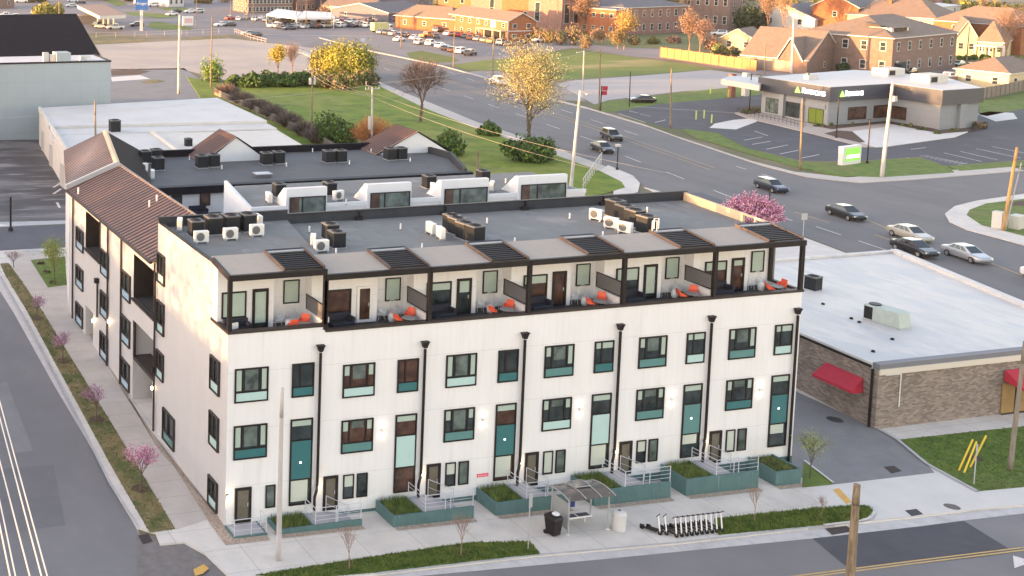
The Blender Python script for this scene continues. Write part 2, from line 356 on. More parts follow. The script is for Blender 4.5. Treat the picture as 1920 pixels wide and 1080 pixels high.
# ================================================================== THE SETTING: ground, roads, pavements
def wl(pts): return [(at(*p).x, at(*p).y) for p in pts]
drape("ground", [(-400, -250), (900, -250), (1300, 1500), (-500, 1500)], M_EARTH, 0, px=False)
YR0 = at(60, 468).y; YR1 = at(60, 424).y
gut = wl([(-60, 440), (0, 546), (100, 720), (187, 867), (262, 1003)])
fr = wl([(640, 1100), (790, 1080), (1140, 1048), (1280, 1034), (1523, 1010), (1800, 977), (1920, 963), (2200, 935), (2600, 900)])
drape("side_street", [(-42, -60)]+[(-42, YR1+40)]+[(gut[0][0], YR1+40)]+gut+[(gut[-1][0]+.3, -2.5), (gut[-1][0]+.3, -60)], M_ROAD, .008, px=False)
drape("front_street", [(gut[-1][0]+.3, -60), (gut[-1][0]+.3, -2.5), (-1.5, -6)]+fr+[(fr[-1][0], -60)], M_ROAD, .008, px=False)
NR = wl([(560, 92), (690, 145), (759, 175), (807, 194), (897, 231), (1037, 277), (1140, 315), (1187, 337)])       # near kerb of the main road
NR2 = wl([(1215, 352), (1290, 372), (1360, 396), (1510, 444), (1590, 474), (1760, 540), (1920, 604), (2300, 770)])
FR = wl([(600, 72), (697, 97), (827, 124), (917, 149), (1040, 189), (1107, 206), (1220, 240), (1280, 262), (1430, 312), (1513, 333), (1613, 344), (1713, 338), (1920, 321), (2300, 280)])
ISL = wl([(2300, 330), (1920, 365), (1830, 378), (1790, 388), (1772, 402), (1780, 417), (1813, 432), (1930, 464), (2300, 575)])
drape("main_road", [NR[0]]+NR[1:]+NR2+[(NR2[-1][0]+60, NR2[-1][1])]+[ISL[-1]]+list(reversed(ISL))[1:]+list(reversed(FR)), M_ROADM, .012, px=False)
drape("rear_lane", [(gut[0][0]-2, YR0), (NR2[0][0]+3, YR0+1), (NR[-1][0]+3, YR1), (gut[0][0]-2, YR1)], mat("lane_asphalt", (.10, .10, .112), .85, var=.1, scale=.4), .016, px=False)
# our block: one raised slab of pavement
KL = wl([(-30, 466), (0, 517), (113, 720), (207, 910), (257, 992)])
KF = wl([(292, 1003), (300, 1024), (345, 1020), (385, 1042), (432, 1088), (480, 1096), (640, 1088), (707, 1080), (1010, 1045), (1280, 1021), (1547, 990), (1660, 978), (1830, 958), (1920, 950), (2200, 922)])
BLOCK = KL+KF+[(NR2[-1][0]-6, -6)]+list(reversed([(p[0]-.6, p[1]) for p in NR2]))+[(NR2[0][0]-4, YR0-.2), (KL[0][0]+1, YR0-.2)]
drape("pavement", BLOCK, M_CONC, .12, .14, px=False)
drape("side_pavement", [(28, 510), (160, 720), (233, 836), (330, 997), (390, 978), (287, 817), (220, 720), (150, 600), (128, 560), (128, 482), (60, 470), (10, 474)], M_CONCL, .126)
drape("gutter", wl([(-30, 488), (0, 546), (100, 720), (187, 867), (262, 1003), (257, 990), (207, 908), (113, 718), (0, 515), (-30, 464)]), mat("side_gutter", (.52, .485, .46), .85, var=.1, scale=1.5), .012, px=False)
drape("gutter", wl([(640, 1100), (790, 1080), (1140, 1048), (1280, 1034), (1523, 1010), (1800, 977), (1920, 963), (2200, 935), (2200, 920), (1920, 949), (1830, 957), (1547, 989), (1280, 1020), (1010, 1044), (707, 1079), (640, 1087)]), M_CONCG, .012, px=False)
b = stripe("kerb", [(0, 519), (113, 722), (207, 911), (260, 993)], .16, M_CURB, .15); struct(b.build("kerb"))
b = stripe("kerb", [(707, 1079), (1010, 1044), (1280, 1020), (1547, 989)], .18, M_CURB, .128); struct(b.build("kerb"))
# verges, lawns
VERGE = wl([(10, 519), (123, 720), (213, 886), (281, 1003), (329, 996), (233, 836), (162, 720), (27, 510), (17, 496), (0, 497)])
G1 = wl([(478, 1083), (640, 1057), (880, 1021), (933, 1021), (993, 1019), (1012, 1043), (960, 1048), (700, 1078), (560, 1090)])
G2 = wl([(1339, 978), (1430, 968), (1527, 958), (1605, 953), (1628, 954), (1637, 963), (1630, 973), (1613, 980), (1543, 988), (1347, 1007)])
G3 = wl([(1683, 828), (1800, 815), (1925, 802), (2100, 790), (2100, 895), (1920, 917), (1832, 925), (1790, 900), (1737, 873)])
G4 = wl([(57, 490), (125, 483), (160, 480), (160, 540), (125, 537), (90, 542)])
G5 = wl([(1504, 918), (1506, 870), (1560, 905), (1562, 912)])
for P, m, o in ((VERGE, M_GRASSD, .132), (G1, M_GRASS, .132), (G2, M_GRASS, .132), (G3, M_GRASS, .13), (G4, M_GRASS, .135), (G5, M_GRASS, .142)):
    drape("lawn", P, m, o, px=False)
drape("gravel_bed", [(150, 600), (220, 720), (287, 817), (390, 980), (423, 1026), (446, 1018), (438, 990), (418, 985), (300, 850), (215, 700), (152, 580)], M_GRAVEL, .15)
drape("alley", wl([(1563, 912), (1752, 890), (1737, 873), (1683, 828), (1642, 806)])+[(48.9, 9), (48.7, 24), (50, 40), (40.5, 48), (40.3, 12), (39.2, 1), (38, -1.5)], M_ALLEY, .134, px=False)
drape("driveway_apron", [(1563, 912), (1752, 890), (1752, 882), (1832, 926), (1920, 917), (2050, 905), (2050, 935), (1920, 950), (1830, 959), (1640, 979), (1638, 962), (1626, 952), (1540, 958), (1520, 925)], M_APRON, .130)
b = stripe("kerb", [(1642, 806), (1683, 829), (1737, 874), (1832, 926)], .22, M_CURB, .20); struct(b.build("kerb"))
b = stripe("kerb", [(1508, 868), (1562, 910)], .15, M_APRON, .20); struct(b.build("kerb"))
b = stripe("kerb", [(1540, 957), (1605, 951), (1630, 952), (1640, 965), (1630, 977), (1613, 982), (1545, 990)], .18, M_APRON, .20); struct(b.build("kerb"))
drape("bare_patch", [(1560, 972), (1605, 958), (1632, 962), (1628, 974), (1600, 980)], mat("bare_sand", (.36, .28, .20), .95, var=.2, scale=3), .137)
# gravel skirts at the foot of the stoops
for k, (xa, xb, yf) in enumerate(((2.4, 7.7, -1.55), (9.4, 14.5, -2.1), (16.0, 20.9, -2.1), (22.5, 27.8, -2.25), (28.9, 34.2, -2.25), (35.4, 37.4, -2.3))):
    drape("gravel_bed", [(xa, yf-.42), (xb, yf-.42), (xb, yf+.3), (xa, yf+.3)], M_GRAVEL, .142, px=False)
drape("gravel_bed", [(-.7, -2.0), (1.9, -2.0), (1.9, -1.0), (-.7, -.6)], M_GRAVEL, .142, px=False)
# mulch rings and bare soil round the street trees
def disc(name, px, py, r, m, off, n=14):
    p = at(px, py); struct(drape(name, [(p.x+r*math.cos(i*2*math.pi/n)*rnd.uniform(.9, 1.1), p.y+r*math.sin(i*2*math.pi/n)*rnd.uniform(.9, 1.1)) for i in range(n)], m, off, px=False))
for q in ((655, 1066), (864, 1040), (264, 920), (181, 790), (119, 680), (70, 600), (1415, 978), (1540, 973), (1825, 862)):
    disc("mulch_ring", *q, .55, M_MULCH, .145)
# street surface details
drape("asphalt_patch", [(1523, 1010), (1807, 977), (1893, 1030), (1593, 1068)], M_ROADD, .016)
drape("asphalt_patch", [(0, 880), (100, 872), (123, 985), (0, 1000)], mat("left_patch", (.152, .148, .154), .88, var=.1, scale=.6), .016)
drape("asphalt_patch", [(0, 720), (12, 715), (62, 845), (30, 850), (0, 790)], mat("pale_patch", (.21, .205, .205), .88, var=.1, scale=.6), .016)
drape("asphalt_patch", [(256, 1003), (290, 1006), (300, 1024), (345, 1020), (386, 1042), (434, 1090), (470, 1110), (258, 1110)], mat("rough_corner_asphalt", (.175, .158, .148), .9, var=.2, scale=2), .020)
b = stripe("road_marking", [(1380, 1096), (1473, 1083), (1700, 1054), (1920, 1027), (2200, 990)], .11, M_PAINTY, .024)
b2 = stripe("x", [(1380, 1101), (1473, 1088), (1700, 1059), (1920, 1032), (2200, 995)], .11, M_PAINTY, .024)
b.raw(b2.v, b2.f, M_PAINTY); struct(b.build("road_marking"))
drape("arrow_marking", [(1899, 1042), (1925, 1050), (1990, 1046), (1990, 1052), (1925, 1058), (1902, 1066)], M_PAINTW, .024)
b = MB()
for k in range(8):     # kerb ramp tactile pad beside the driveway
    pass
drape("kerb_ramp_pad", [(1561, 922), (1573, 919), (1597, 945), (1586, 949)], mat("orange_tactile", (.62, .36, .09), .8, var=.1, scale=2), .136)
drape("kerb_ramp_pad", [(362, 1072), (382, 1062), (392, 1070), (380, 1080), (366, 1084)], mat("orange_tactile", (.62, .36, .09)), .13)
drape("storm_drain", [(259, 1005), (278, 1001), (287, 1016), (268, 1022)], mat("rusty_grate", (.045, .032, .03), .8, var=.3, scale=5), .03)
drape("storm_drain", [(1547, 992), (1586, 987), (1605, 996), (1560, 1004)], mat("rusty_grate", (0, 0, 0)), .03)
drape("storm_drain", [(1696, 961), (1718, 958), (1731, 968), (1709, 972)], mat("dark_grate", (.05, .048, .052), .8, var=.3, scale=5), .134)
drape("storm_drain", [(1656, 879), (1676, 877), (1691, 887), (1671, 892)], mat("rusty_grate", (0, 0, 0)), .138)
disc("manhole_cover", 1785, 954, .42, mat("manhole_iron", (.12, .105, .10), .7, var=.2, scale=6), .134)
disc("manhole_cover", 1565, 790, .5, mat("oil_stain", (.045, .045, .05), .6), .138)
# main road markings
def dash(p0, p1, n, w, m, name="road_marking", duty=.4):
    A = at(*p0); B = at(*p1); b = MB()
    for i in range(n):
        t0 = i/n; t1 = t0+duty/n
        q0 = A.lerp(B, t0); q1 = A.lerp(B, t1); d = (q1-q0).normalized(); nn = Vector((-d.y, d.x, 0))*w/2
        b.face([(q.x, q.y, gh(q.x, q.y)+.024) for q in (q0-nn, q1-nn, q1+nn, q0+nn)], m)
    return struct(b.build(name))
dash((720, 128), (1160, 280), 9, .16, M_PAINTW); dash((1172, 293), (1560, 443), 4, .16, M_PAINTW)
dash((840, 135), (1240, 268), 8, .16, M_PAINTW); dash((1380, 312), (1480, 342), 2, .16, M_PAINTW)
dash((1530, 425), (1900, 560), 4, .16, M_PAINTW, duty=.6)
for q in (((700, 110), (1100, 237), (1330, 318)), ((705, 108), (1105, 233), (1340, 315))):
    b = stripe("x", q, .12, M_PAINTY, .024); struct(b.build("road_marking"))
for q in (((1490, 398), (1555, 418)), ((1625, 412), (1695, 442)), ((1640, 440), (1700, 462)), ((1850, 490), (1925, 520))):
    b = stripe("x", q, .14, M_PAINTY, .024); struct(b.build("road_marking"))
# near-side verge of the main road, far-side kerbs
def strip(name, A, B, m, off, skirt=0): return drape(name, list(A)+list(reversed(B)), m, off, skirt, px=False)
strip("main_road_pavement", NR, wl([(545, 92), (682, 148), (750, 181), (795, 203), (885, 239), (1025, 286), (1125, 322), (1165, 342)]), M_CONCL, .12, .12)
# field block
FIELD = wl([(350, 145), (430, 160), (540, 158), (640, 150), (688, 150), (752, 182), (795, 203), (885, 239), (1025, 286), (1125, 322), (1165, 342), (1172, 353), (1150, 360), (1070, 378)])+[(62, YR1+1), (47, YR1+1), (46, 100), (50, 130)]
drape("field", FIELD, M_GRASSF, .115, .1, px=False)
drape("corner_pavement", [(1125, 322), (1165, 342), (1172, 353), (1150, 360), (1150, 372), (1196, 362), (1200, 345), (1187, 331), (1140, 311)], M_CONC, .121)
# far side of the main road
FP = [(FR[i][0]+1.2, FR[i][1]+3.2) for i in range(len(FR)-1)]
strip("far_pavement", FR[:-1], FP, M_CONCL, .12, .12)
drape("gravel_lot", [(640, 52), (780, 36), (1000, 76), (1110, 84), (1230, 97), (1300, 106), (1420, 132), (1418, 140), (1290, 116), (1190, 106), (1075, 90), (960, 108), (905, 116), (832, 122), (700, 93), (610, 70)], mat("car_lot_asphalt", (.20, .185, .185), .88, var=.1, scale=.1), .008)
drape("far_lawn", [(762, 99), (790, 95), (845, 106), (862, 114), (845, 117), (800, 118), (770, 110)], mat("sunny_far_grass", (.14, .155, .02), .95, col2=(.075, .12, .02), scale=.3), .012)
drape("far_lawn", [(850, 122), (905, 113), (965, 109), (1075, 93), (1185, 107), (1300, 122), (1340, 130), (1200, 140), (1075, 149), (1030, 149), (930, 131), (870, 130)], blotch(mat("far_field_grass", (.10, .15, .018), .95, col2=(.17, .20, .03), scale=.08), .035, .9, (.40, .29, .14), .5, .6, (.3, 1, 1)), .012)
drape("concrete_lot", [(1040, 156), (1075, 151), (1200, 142), (1330, 131), (1425, 142), (1425, 165), (1280, 171), (1140, 188), (1115, 196)], mat("pale_concrete_lot", (.36, .335, .32), .9, var=.06, scale=.05), .012)
drape("concrete_lot", [(875, 135), (930, 133), (1035, 152), (1100, 190), (1050, 188), (935, 153)], mat("grey_gravel_lot", (.24, .22, .21), .9, var=.15, scale=.1), .011)
drape("far_lawn", [(1110, 200), (1140, 190), (1280, 173), (1380, 163), (1425, 166), (1425, 178), (1240, 195), (1150, 210), (1130, 209)], M_GRASS, .02)
# the bank's lot
drape("bank_lot", [(1150, 210), (1240, 195), (1425, 176), (1440, 160), (1850, 200), (1935, 190), (1990, 296), (1920, 300), (1777, 312), (1723, 294), (1627, 301), (1567, 303), (1500, 301), (1400, 277), (1345, 249), (1250, 240)], M_LOTD, .016)
GB = wl([(1280, 243), (1343, 250), (1400, 279), (1500, 304), (1567, 306), (1627, 303), (1723, 297), (1777, 314), (1790, 325), (1700, 331), (1650, 334), (1570, 331), (1497, 315), (1400, 288), (1300, 258)])
drape("bank_verge", GB, M_GRASS, .13, .12, px=False)
drape("bank_verge", [(1777, 313), (1850, 307), (1925, 303), (1990, 300), (1990, 306), (1925, 312), (1800, 322)], M_GRASS, .13, .12)
drape("bank_apron", [(1640, 277), (1543, 249), (1663, 233), (1713, 240), (1760, 252), (1815, 248), (1790, 258), (1660, 276)], M_APRON, .13, .12)
drape("bank_walk", [(1377, 213), (1400, 207), (1440, 213), (1540, 238), (1660, 233), (1672, 238), (1560, 252), (1640, 277), (1620, 277), (1540, 256), (1400, 222)], mat("tan_walk_concrete", (.40, .34, .30), .9, var=.08, scale=.3), .135, .12)
drape("bank_apron", [(1832, 214), (1855, 209), (1900, 212), (1908, 223), (1867, 228)], M_APRON, .03)
drape("bank_apron", [(1340, 232), (1375, 225), (1412, 222), (1420, 228), (1380, 243), (1330, 240)], M_APRON, .03)
drape("flower_bed", [(1545, 252), (1570, 246), (1598, 248), (1622, 268), (1612, 269), (1570, 259)], M_MULCH, .15)
drape("flower_bed", [(1385, 212), (1400, 200), (1430, 200), (1440, 212), (1400, 216)], M_MULCH, .15)
drape("flower_bed", [(1525, 237), (1552, 230), (1660, 222), (1765, 246), (1810, 240), (1828, 247), (1765, 252), (1700, 240), (1663, 232), (1560, 244)], M_MULCH, .152)
drape("flower_bed", [(1822, 242), (1845, 232), (1853, 240), (1830, 246)], M_MULCH, .15)
for a, c in (((1180, 208), (1196, 212)), ((1200, 214), (1220, 218)), ((1228, 230), (1248, 225)), ((1415, 246), (1440, 255)), ((1430, 257), (1395, 263)), ((1445, 265), (1410, 271)), ((1477, 272), (1437, 280)), ((1497, 282), (1462, 289)), ((1536, 290), (1502, 297)), ((1708, 280), (1736, 277)), ((1740, 303), (1700, 296)),
             ((1770, 287), (1840, 303)), ((1800, 284), (1870, 300)), ((1830, 279), (1915, 297)), ((1860, 275), (1935, 290)), ((1160, 213), (1210, 230)), ((1190, 200), (1380, 212))):
    b = stripe("x", (a, c), .16, M_PAINTW, .024); struct(b.build("parking_line"))
b = MB()
for k in range(9):
    p = 1725+k*9; s_ = stripe("x", ((p, 293+k*1.9), (p+17, 292.5+k*1.7)), .13, M_PAINTW, .024); b.raw(s_.v, s_.f, M_PAINTW)
struct(b.build("parking_line"))
drape("island_pavement", ISL, M_CONC, .12, .12, px=False)
drape("island_lawn", [(2300, 345), (1925, 374), (1850, 383), (1818, 395), (1812, 405), (1840, 424), (1925, 446), (2300, 550)], M_GRASS, .13)
drape("dark_soil", [(1882, 382), (1930, 377), (1930, 388), (1895, 388)], M_MULCH, .14)
# left rear lots
drape("rear_lot", wl([(-120, 262), (80, 262)])+[(12.8, 80), (9, YR1+2), (-40, YR1+2)], M_LOTW, .02, px=False)
drape("lane_kerb", [(-60, 430), (128, 420), (128, 414), (-60, 420)], M_CURB, .06, .05)
drape("lane_kerb", [(-60, 432), (20, 424), (0, 421), (-60, 423)], M_APRON, .07, .05)
drape("drain_lid", [(46, 472), (70, 470), (78, 473), (50, 476)], M_CURB, .15)
for a, c in (((100, 352), (114, 343)), ((100, 364), (115, 354)), ((107, 380), (112, 390))):
    b = stripe("x", (a, c), .3, M_PAINTW, .03); struct(b.build("parking_line"))
drape("rear_lot", [(205, 130), (345, 128), (420, 180), (470, 215), (205, 205)], M_ALLEY, .02)
drape("weeds_strip", [(265, 153), (290, 149), (312, 152), (292, 157), (268, 156)], M_GRASSD, .03)
drape("weeds_strip", [(208, 133), (250, 129), (282, 134), (260, 140), (210, 142)], M_MULCH, .03)
drape("concrete_lot", [(208, 145), (262, 141), (282, 148), (210, 153)], M_APRON, .028)
drape("pale_lot", [(178, 84), (280, 79), (430, 72), (500, 80), (600, 92), (585, 140), (420, 150), (340, 130), (208, 131)], M_LOTT, .02)
drape("verge", [(178, 76), (275, 73), (277, 79), (180, 82)], M_GRASSD, .03)
drape("verge", [(352, 72), (428, 67), (434, 71), (358, 76)], M_GRASSD, .03)
drape("far_crossroads", [(-80, 66), (180, 62), (350, 68), (440, 64), (560, 92), (600, 74), (697, 97), (760, 60), (700, 40), (560, 22), (440, 4), (420, -30), (-80, -30)], mat("far_road_asphalt", (.175, .17, .18), .88, var=.1, scale=.05), .006)
drape("verge", [(-80, 30), (60, 20), (120, 28), (110, 34), (-80, 44)], M_GRASSD, .03) if 0 else None
for P in ([(283, 42), (300, 41), (365, 53), (358, 56), (300, 56), (275, 50)], [(233, 22), (330, 27), (335, 31), (300, 35), (240, 28)], [(290, 14), (345, 14), (380, 22), (330, 23)], [(190, 0), (215, -3), (240, 8), (220, 12)]):
    drape("verge", P, M_GRASS, .03)
for a, c in (((440, 54), (520, 55)), ((478, 64), (555, 66)), ((545, 66), (700, 68)), ((590, 35), (720, 55))):
    b = stripe("x", (a, c), .5, M_PAINTW, .02); struct(b.build("road_marking"))
# residential side, right rear
drape("far_lawn", [(1180, 64), (1300, 66), (1400, 78), (1420, 95), (1240, 92), (1150, 88), (1100, 82)], mat("school_lawn", (.09, .115, .03), .95, col2=(.18, .18, .07), scale=.04), .03)
drape("residential_drive", [(1400, 128), (1530, 140), (1680, 142), (1700, 128), (1930, 118), (1930, 140), (1760, 170), (1640, 160), (1430, 142)], mat("drive_asphalt", (.2, .185, .185), .9, var=.1, scale=.1), .010)
drape("far_lawn", [(1836, 188), (1930, 172), (1930, 202), (1850, 218), (1836, 215)], M_GRASS, .03)
drape("far_lawn", [(1800, 160), (1930, 150), (1930, 172), (1838, 185)], M_GRASS, .025)
drape("far_lawn", [(1650, 95), (1930, 95), (1930, 112), (1660, 112)], M_GRASS, .02)
drape("school_road", [(1000, 88), (1110, 82), (1250, 92), (1440, 130), (1420, 138), (1240, 104), (1110, 92)], mat("school_road_asphalt", (.24, .22, .22), .9, var=.08, scale=.1), .02)

# short grass blades standing on the near verges (nobody could count them)
def blades(P, n, name, label, c1, c2, hh=(.05, .13), seed=2):
    m = leaf(name+"_blades", c1, c2, 1.5); b = MB(); r = random.Random(seed)
    for x, y in scatter(P, n, seed):
        z = gh(x, y)+.12
        for _ in range(3):
            a = r.uniform(0, 6.28); w = r.uniform(.015, .04); l = r.uniform(*hh); dx, dy = math.cos(a), math.sin(a); ox, oy = r.uniform(-.05, .05), r.uniform(-.05, .05)
            b.face([(x+ox-dy*w, y+oy+dx*w, z), (x+ox+dy*w, y+oy-dx*w, z), (x+ox+dx*l*.6, y+oy+dy*l*.6, z+l)], m)
    o = b.build(name); return tag(o, label, "grass", kind="stuff")
blades(G1, 7000, "verge_grass", "strip of green grass along the front kerb between the pavement and the street", (.06, .12, .016), (.18, .22, .04))
blades(G2, 6000, "verge_grass", "green grass strip beside the row of parked scooters at the front kerb", (.05, .12, .016), (.16, .22, .04), (.07, .2), 3)
blades(VERGE, 3600, "dry_grass", "patchy brown and green verge grass along the side street", (.07, .11, .025), (.30, .24, .12), (.04, .11), 4)
blades(G3, 6000, "lawn_grass", "mown lawn in front of the brick building", (.05, .11, .014), (.12, .19, .03), (.04, .09), 5)
# ================================================================== BUILDING HELPERS
def holed_wall(b, W, s0, s1, t0, t1, holes, depth, m, mi):
    """wall face on plane W with rectangular recesses (s0,s1,t0,t1)."""
    S = sorted({s0, s1, *[h[0] for h in holes], *[h[1] for h in holes]}); T = sorted({t0, t1, *[h[2] for h in holes], *[h[3] for h in holes]})
    for i in range(len(S)-1):
        for j in range(len(T)-1):
            cs, ct = (S[i]+S[i+1])/2, (T[j]+T[j+1])/2
            if any(h[0] < cs < h[1] and h[2] < ct < h[3] for h in holes): continue
            b.face([W(S[i], 0, T[j]), W(S[i+1], 0, T[j]), W(S[i+1], 0, T[j+1]), W(S[i], 0, T[j+1])], m)
    for a, c, d, e in holes:
        k = -depth
        b.face([W(a, k, d), W(c, k, d), W(c, k, e), W(a, k, e)], mi)
        b.face([W(a, 0, d), W(c, 0, d), W(c, k, d), W(a, k, d)], mi); b.face([W(a, 0, e), W(c, 0, e), W(c, k, e), W(a, k, e)], mi)
        b.face([W(a, 0, d), W(a, 0, e), W(a, k, e), W(a, k, d)], m); b.face([W(c, 0, d), W(c, 0, e), W(c, k, e), W(c, k, d)], m)
def window(parent, W, s0, s1, t0, t1, mull=(), panel=None, pm=None, blind=None, gm=None, fw=.085, fm=None, proud=.08, rails=(), lower=None, name="window", bm_=None, handle=False):
    """a framed opening: black frame, glass pane, optional coloured panel (t range) and blind (t range)."""
    fm = fm or M_BLACK; gm = gm or M_GLASS
    b = MB()
    for q in ((s0, s0+fw, t0, t1), (s1-fw, s1, t0, t1), (s0+fw, s1-fw, t0, t0+fw), (s0+fw, s1-fw, t1-fw, t1)):
        b.box(q[0], q[1], -.03, proud, q[2], q[3], fm, W)
    for f in mull:
        x = s0+(s1-s0)*f; z0 = panel[1] if panel and panel[0] <= t0+.1 else t0+fw
        b.box(x-.05, x+.05, -.02, proud-.02, z0, t1-fw-.001, fm, W)
    for z in rails: b.box(s0+fw, s1-fw, -.02, proud-.015, z-.035, z+.035, fm, W)
    fr = b.build(name, parent)
    p = MB(); p.box(s0+fw*.8, s1-fw*.8, .005, .025, t0+fw*.8, t1-fw*.8, gm, W); p.build("pane", fr)
    if blind: q = MB(); q.box(s0+fw+.004, s1-fw-.004, .026, .034, blind[0], blind[1], bm_ or M_BLIND, W); q.build("blind", fr)
    if panel: q = MB(); q.box(s0+fw*.9, s1-fw*.9, .01, .055, panel[0]+.02, panel[1]-.02, pm, W); q.build("spandrel_panel", fr)
    if handle: q = MB(); q.box(s1-fw-.1, s1-fw-.05, .04, .1, t0+.95, t0+1.15, M_METALG, W); q.build("handle", fr)
    return fr
def door(parent, W, s0, s1, t0, t1, gm=None, fm=None, blind=None, name="door"):
    return window(parent, W, s0, s1, t0, t1, gm=gm, fm=fm, fw=.15, blind=blind, name=name, handle=True)
W_F = WP((0, 0, 0), (1, 0, 0), (0, -1, 0))
W_L = WP((0, 0, 0), (0, 1, 0), (-1, 0, 0))

def blinds(fr, rows):
    for a, c, z0, z1, m in rows:
        q = MB(); q.box(a, c, .026, .034, z0, z1, m, W_F); q.build("blind", fr)
# ================================================================== FRONT TERRACE HOUSE BLOCK
FB = thing("townhouse_block", "white four-storey block with roof terraces and teal window panels, nearest to the front street", "apartment building")
PB = [-.72+6.58*k for k in range(7)]; PB[6] = 38.72
XR = lambda y: 38.9+.13*y      # right end wall runs slightly skew
b = MB()
# front wall, its terrace parapet, and the rest of the lower volume
holes = []
holed_wall(b, W_F, 0, 38.9, -1.6, 10.92, [], .3, M_WHITE, M_WHITE)
b.face([W_F(0, 0, 10.92), W_F(5.86, 0, 10.92), W_F(5.86, 0, 11.25), W_F(0, 0, 11.25)], M_WHITE)
b.face([(5.86, 0, 10.92), (5.86, .18, 10.92), (5.86, .18, 11.25), (5.86, 0, 11.25)], M_WHITE)
b.face([(0, .18, 10.7), (5.86, .18, 10.7), (5.86, .18, 11.25), (0, .18, 11.25)], M_PLASTER); b.face([(5.86, .18, 10.7), (38.9, .18, 10.7), (38.9, .18, 10.92), (5.86, .18, 10.92)], M_PLASTER)
b.face([(38.9, 0, -1.6), (40.5, 12.3, -1.6), (40.5, 12.3, 14.0), (XR(2.6), 2.6, 14.0), (XR(2.6), 2.6, 10.7), (38.9, 0, 10.7)], M_PLASTER)
b.face([(0, 12.3, -1.6), (40.5, 12.3, -1.6), (40.5, 12.3, 14.0), (0, 12.3, 14.0)], M_PLASTER)
b.build("front_wall", FB)
b = MB()
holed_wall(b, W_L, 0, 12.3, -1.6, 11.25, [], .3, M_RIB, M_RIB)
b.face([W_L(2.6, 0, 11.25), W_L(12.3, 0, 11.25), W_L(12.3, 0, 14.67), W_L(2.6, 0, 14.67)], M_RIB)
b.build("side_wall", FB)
b = MB(); b.box(.02, 5.84, .19, 2.9, 10.55, 10.75, M_FLOORT); b.box(5.9, 38.7, .19, 2.9, 10.45, 10.65, M_FLOORT); b.build("terrace_floor", FB)
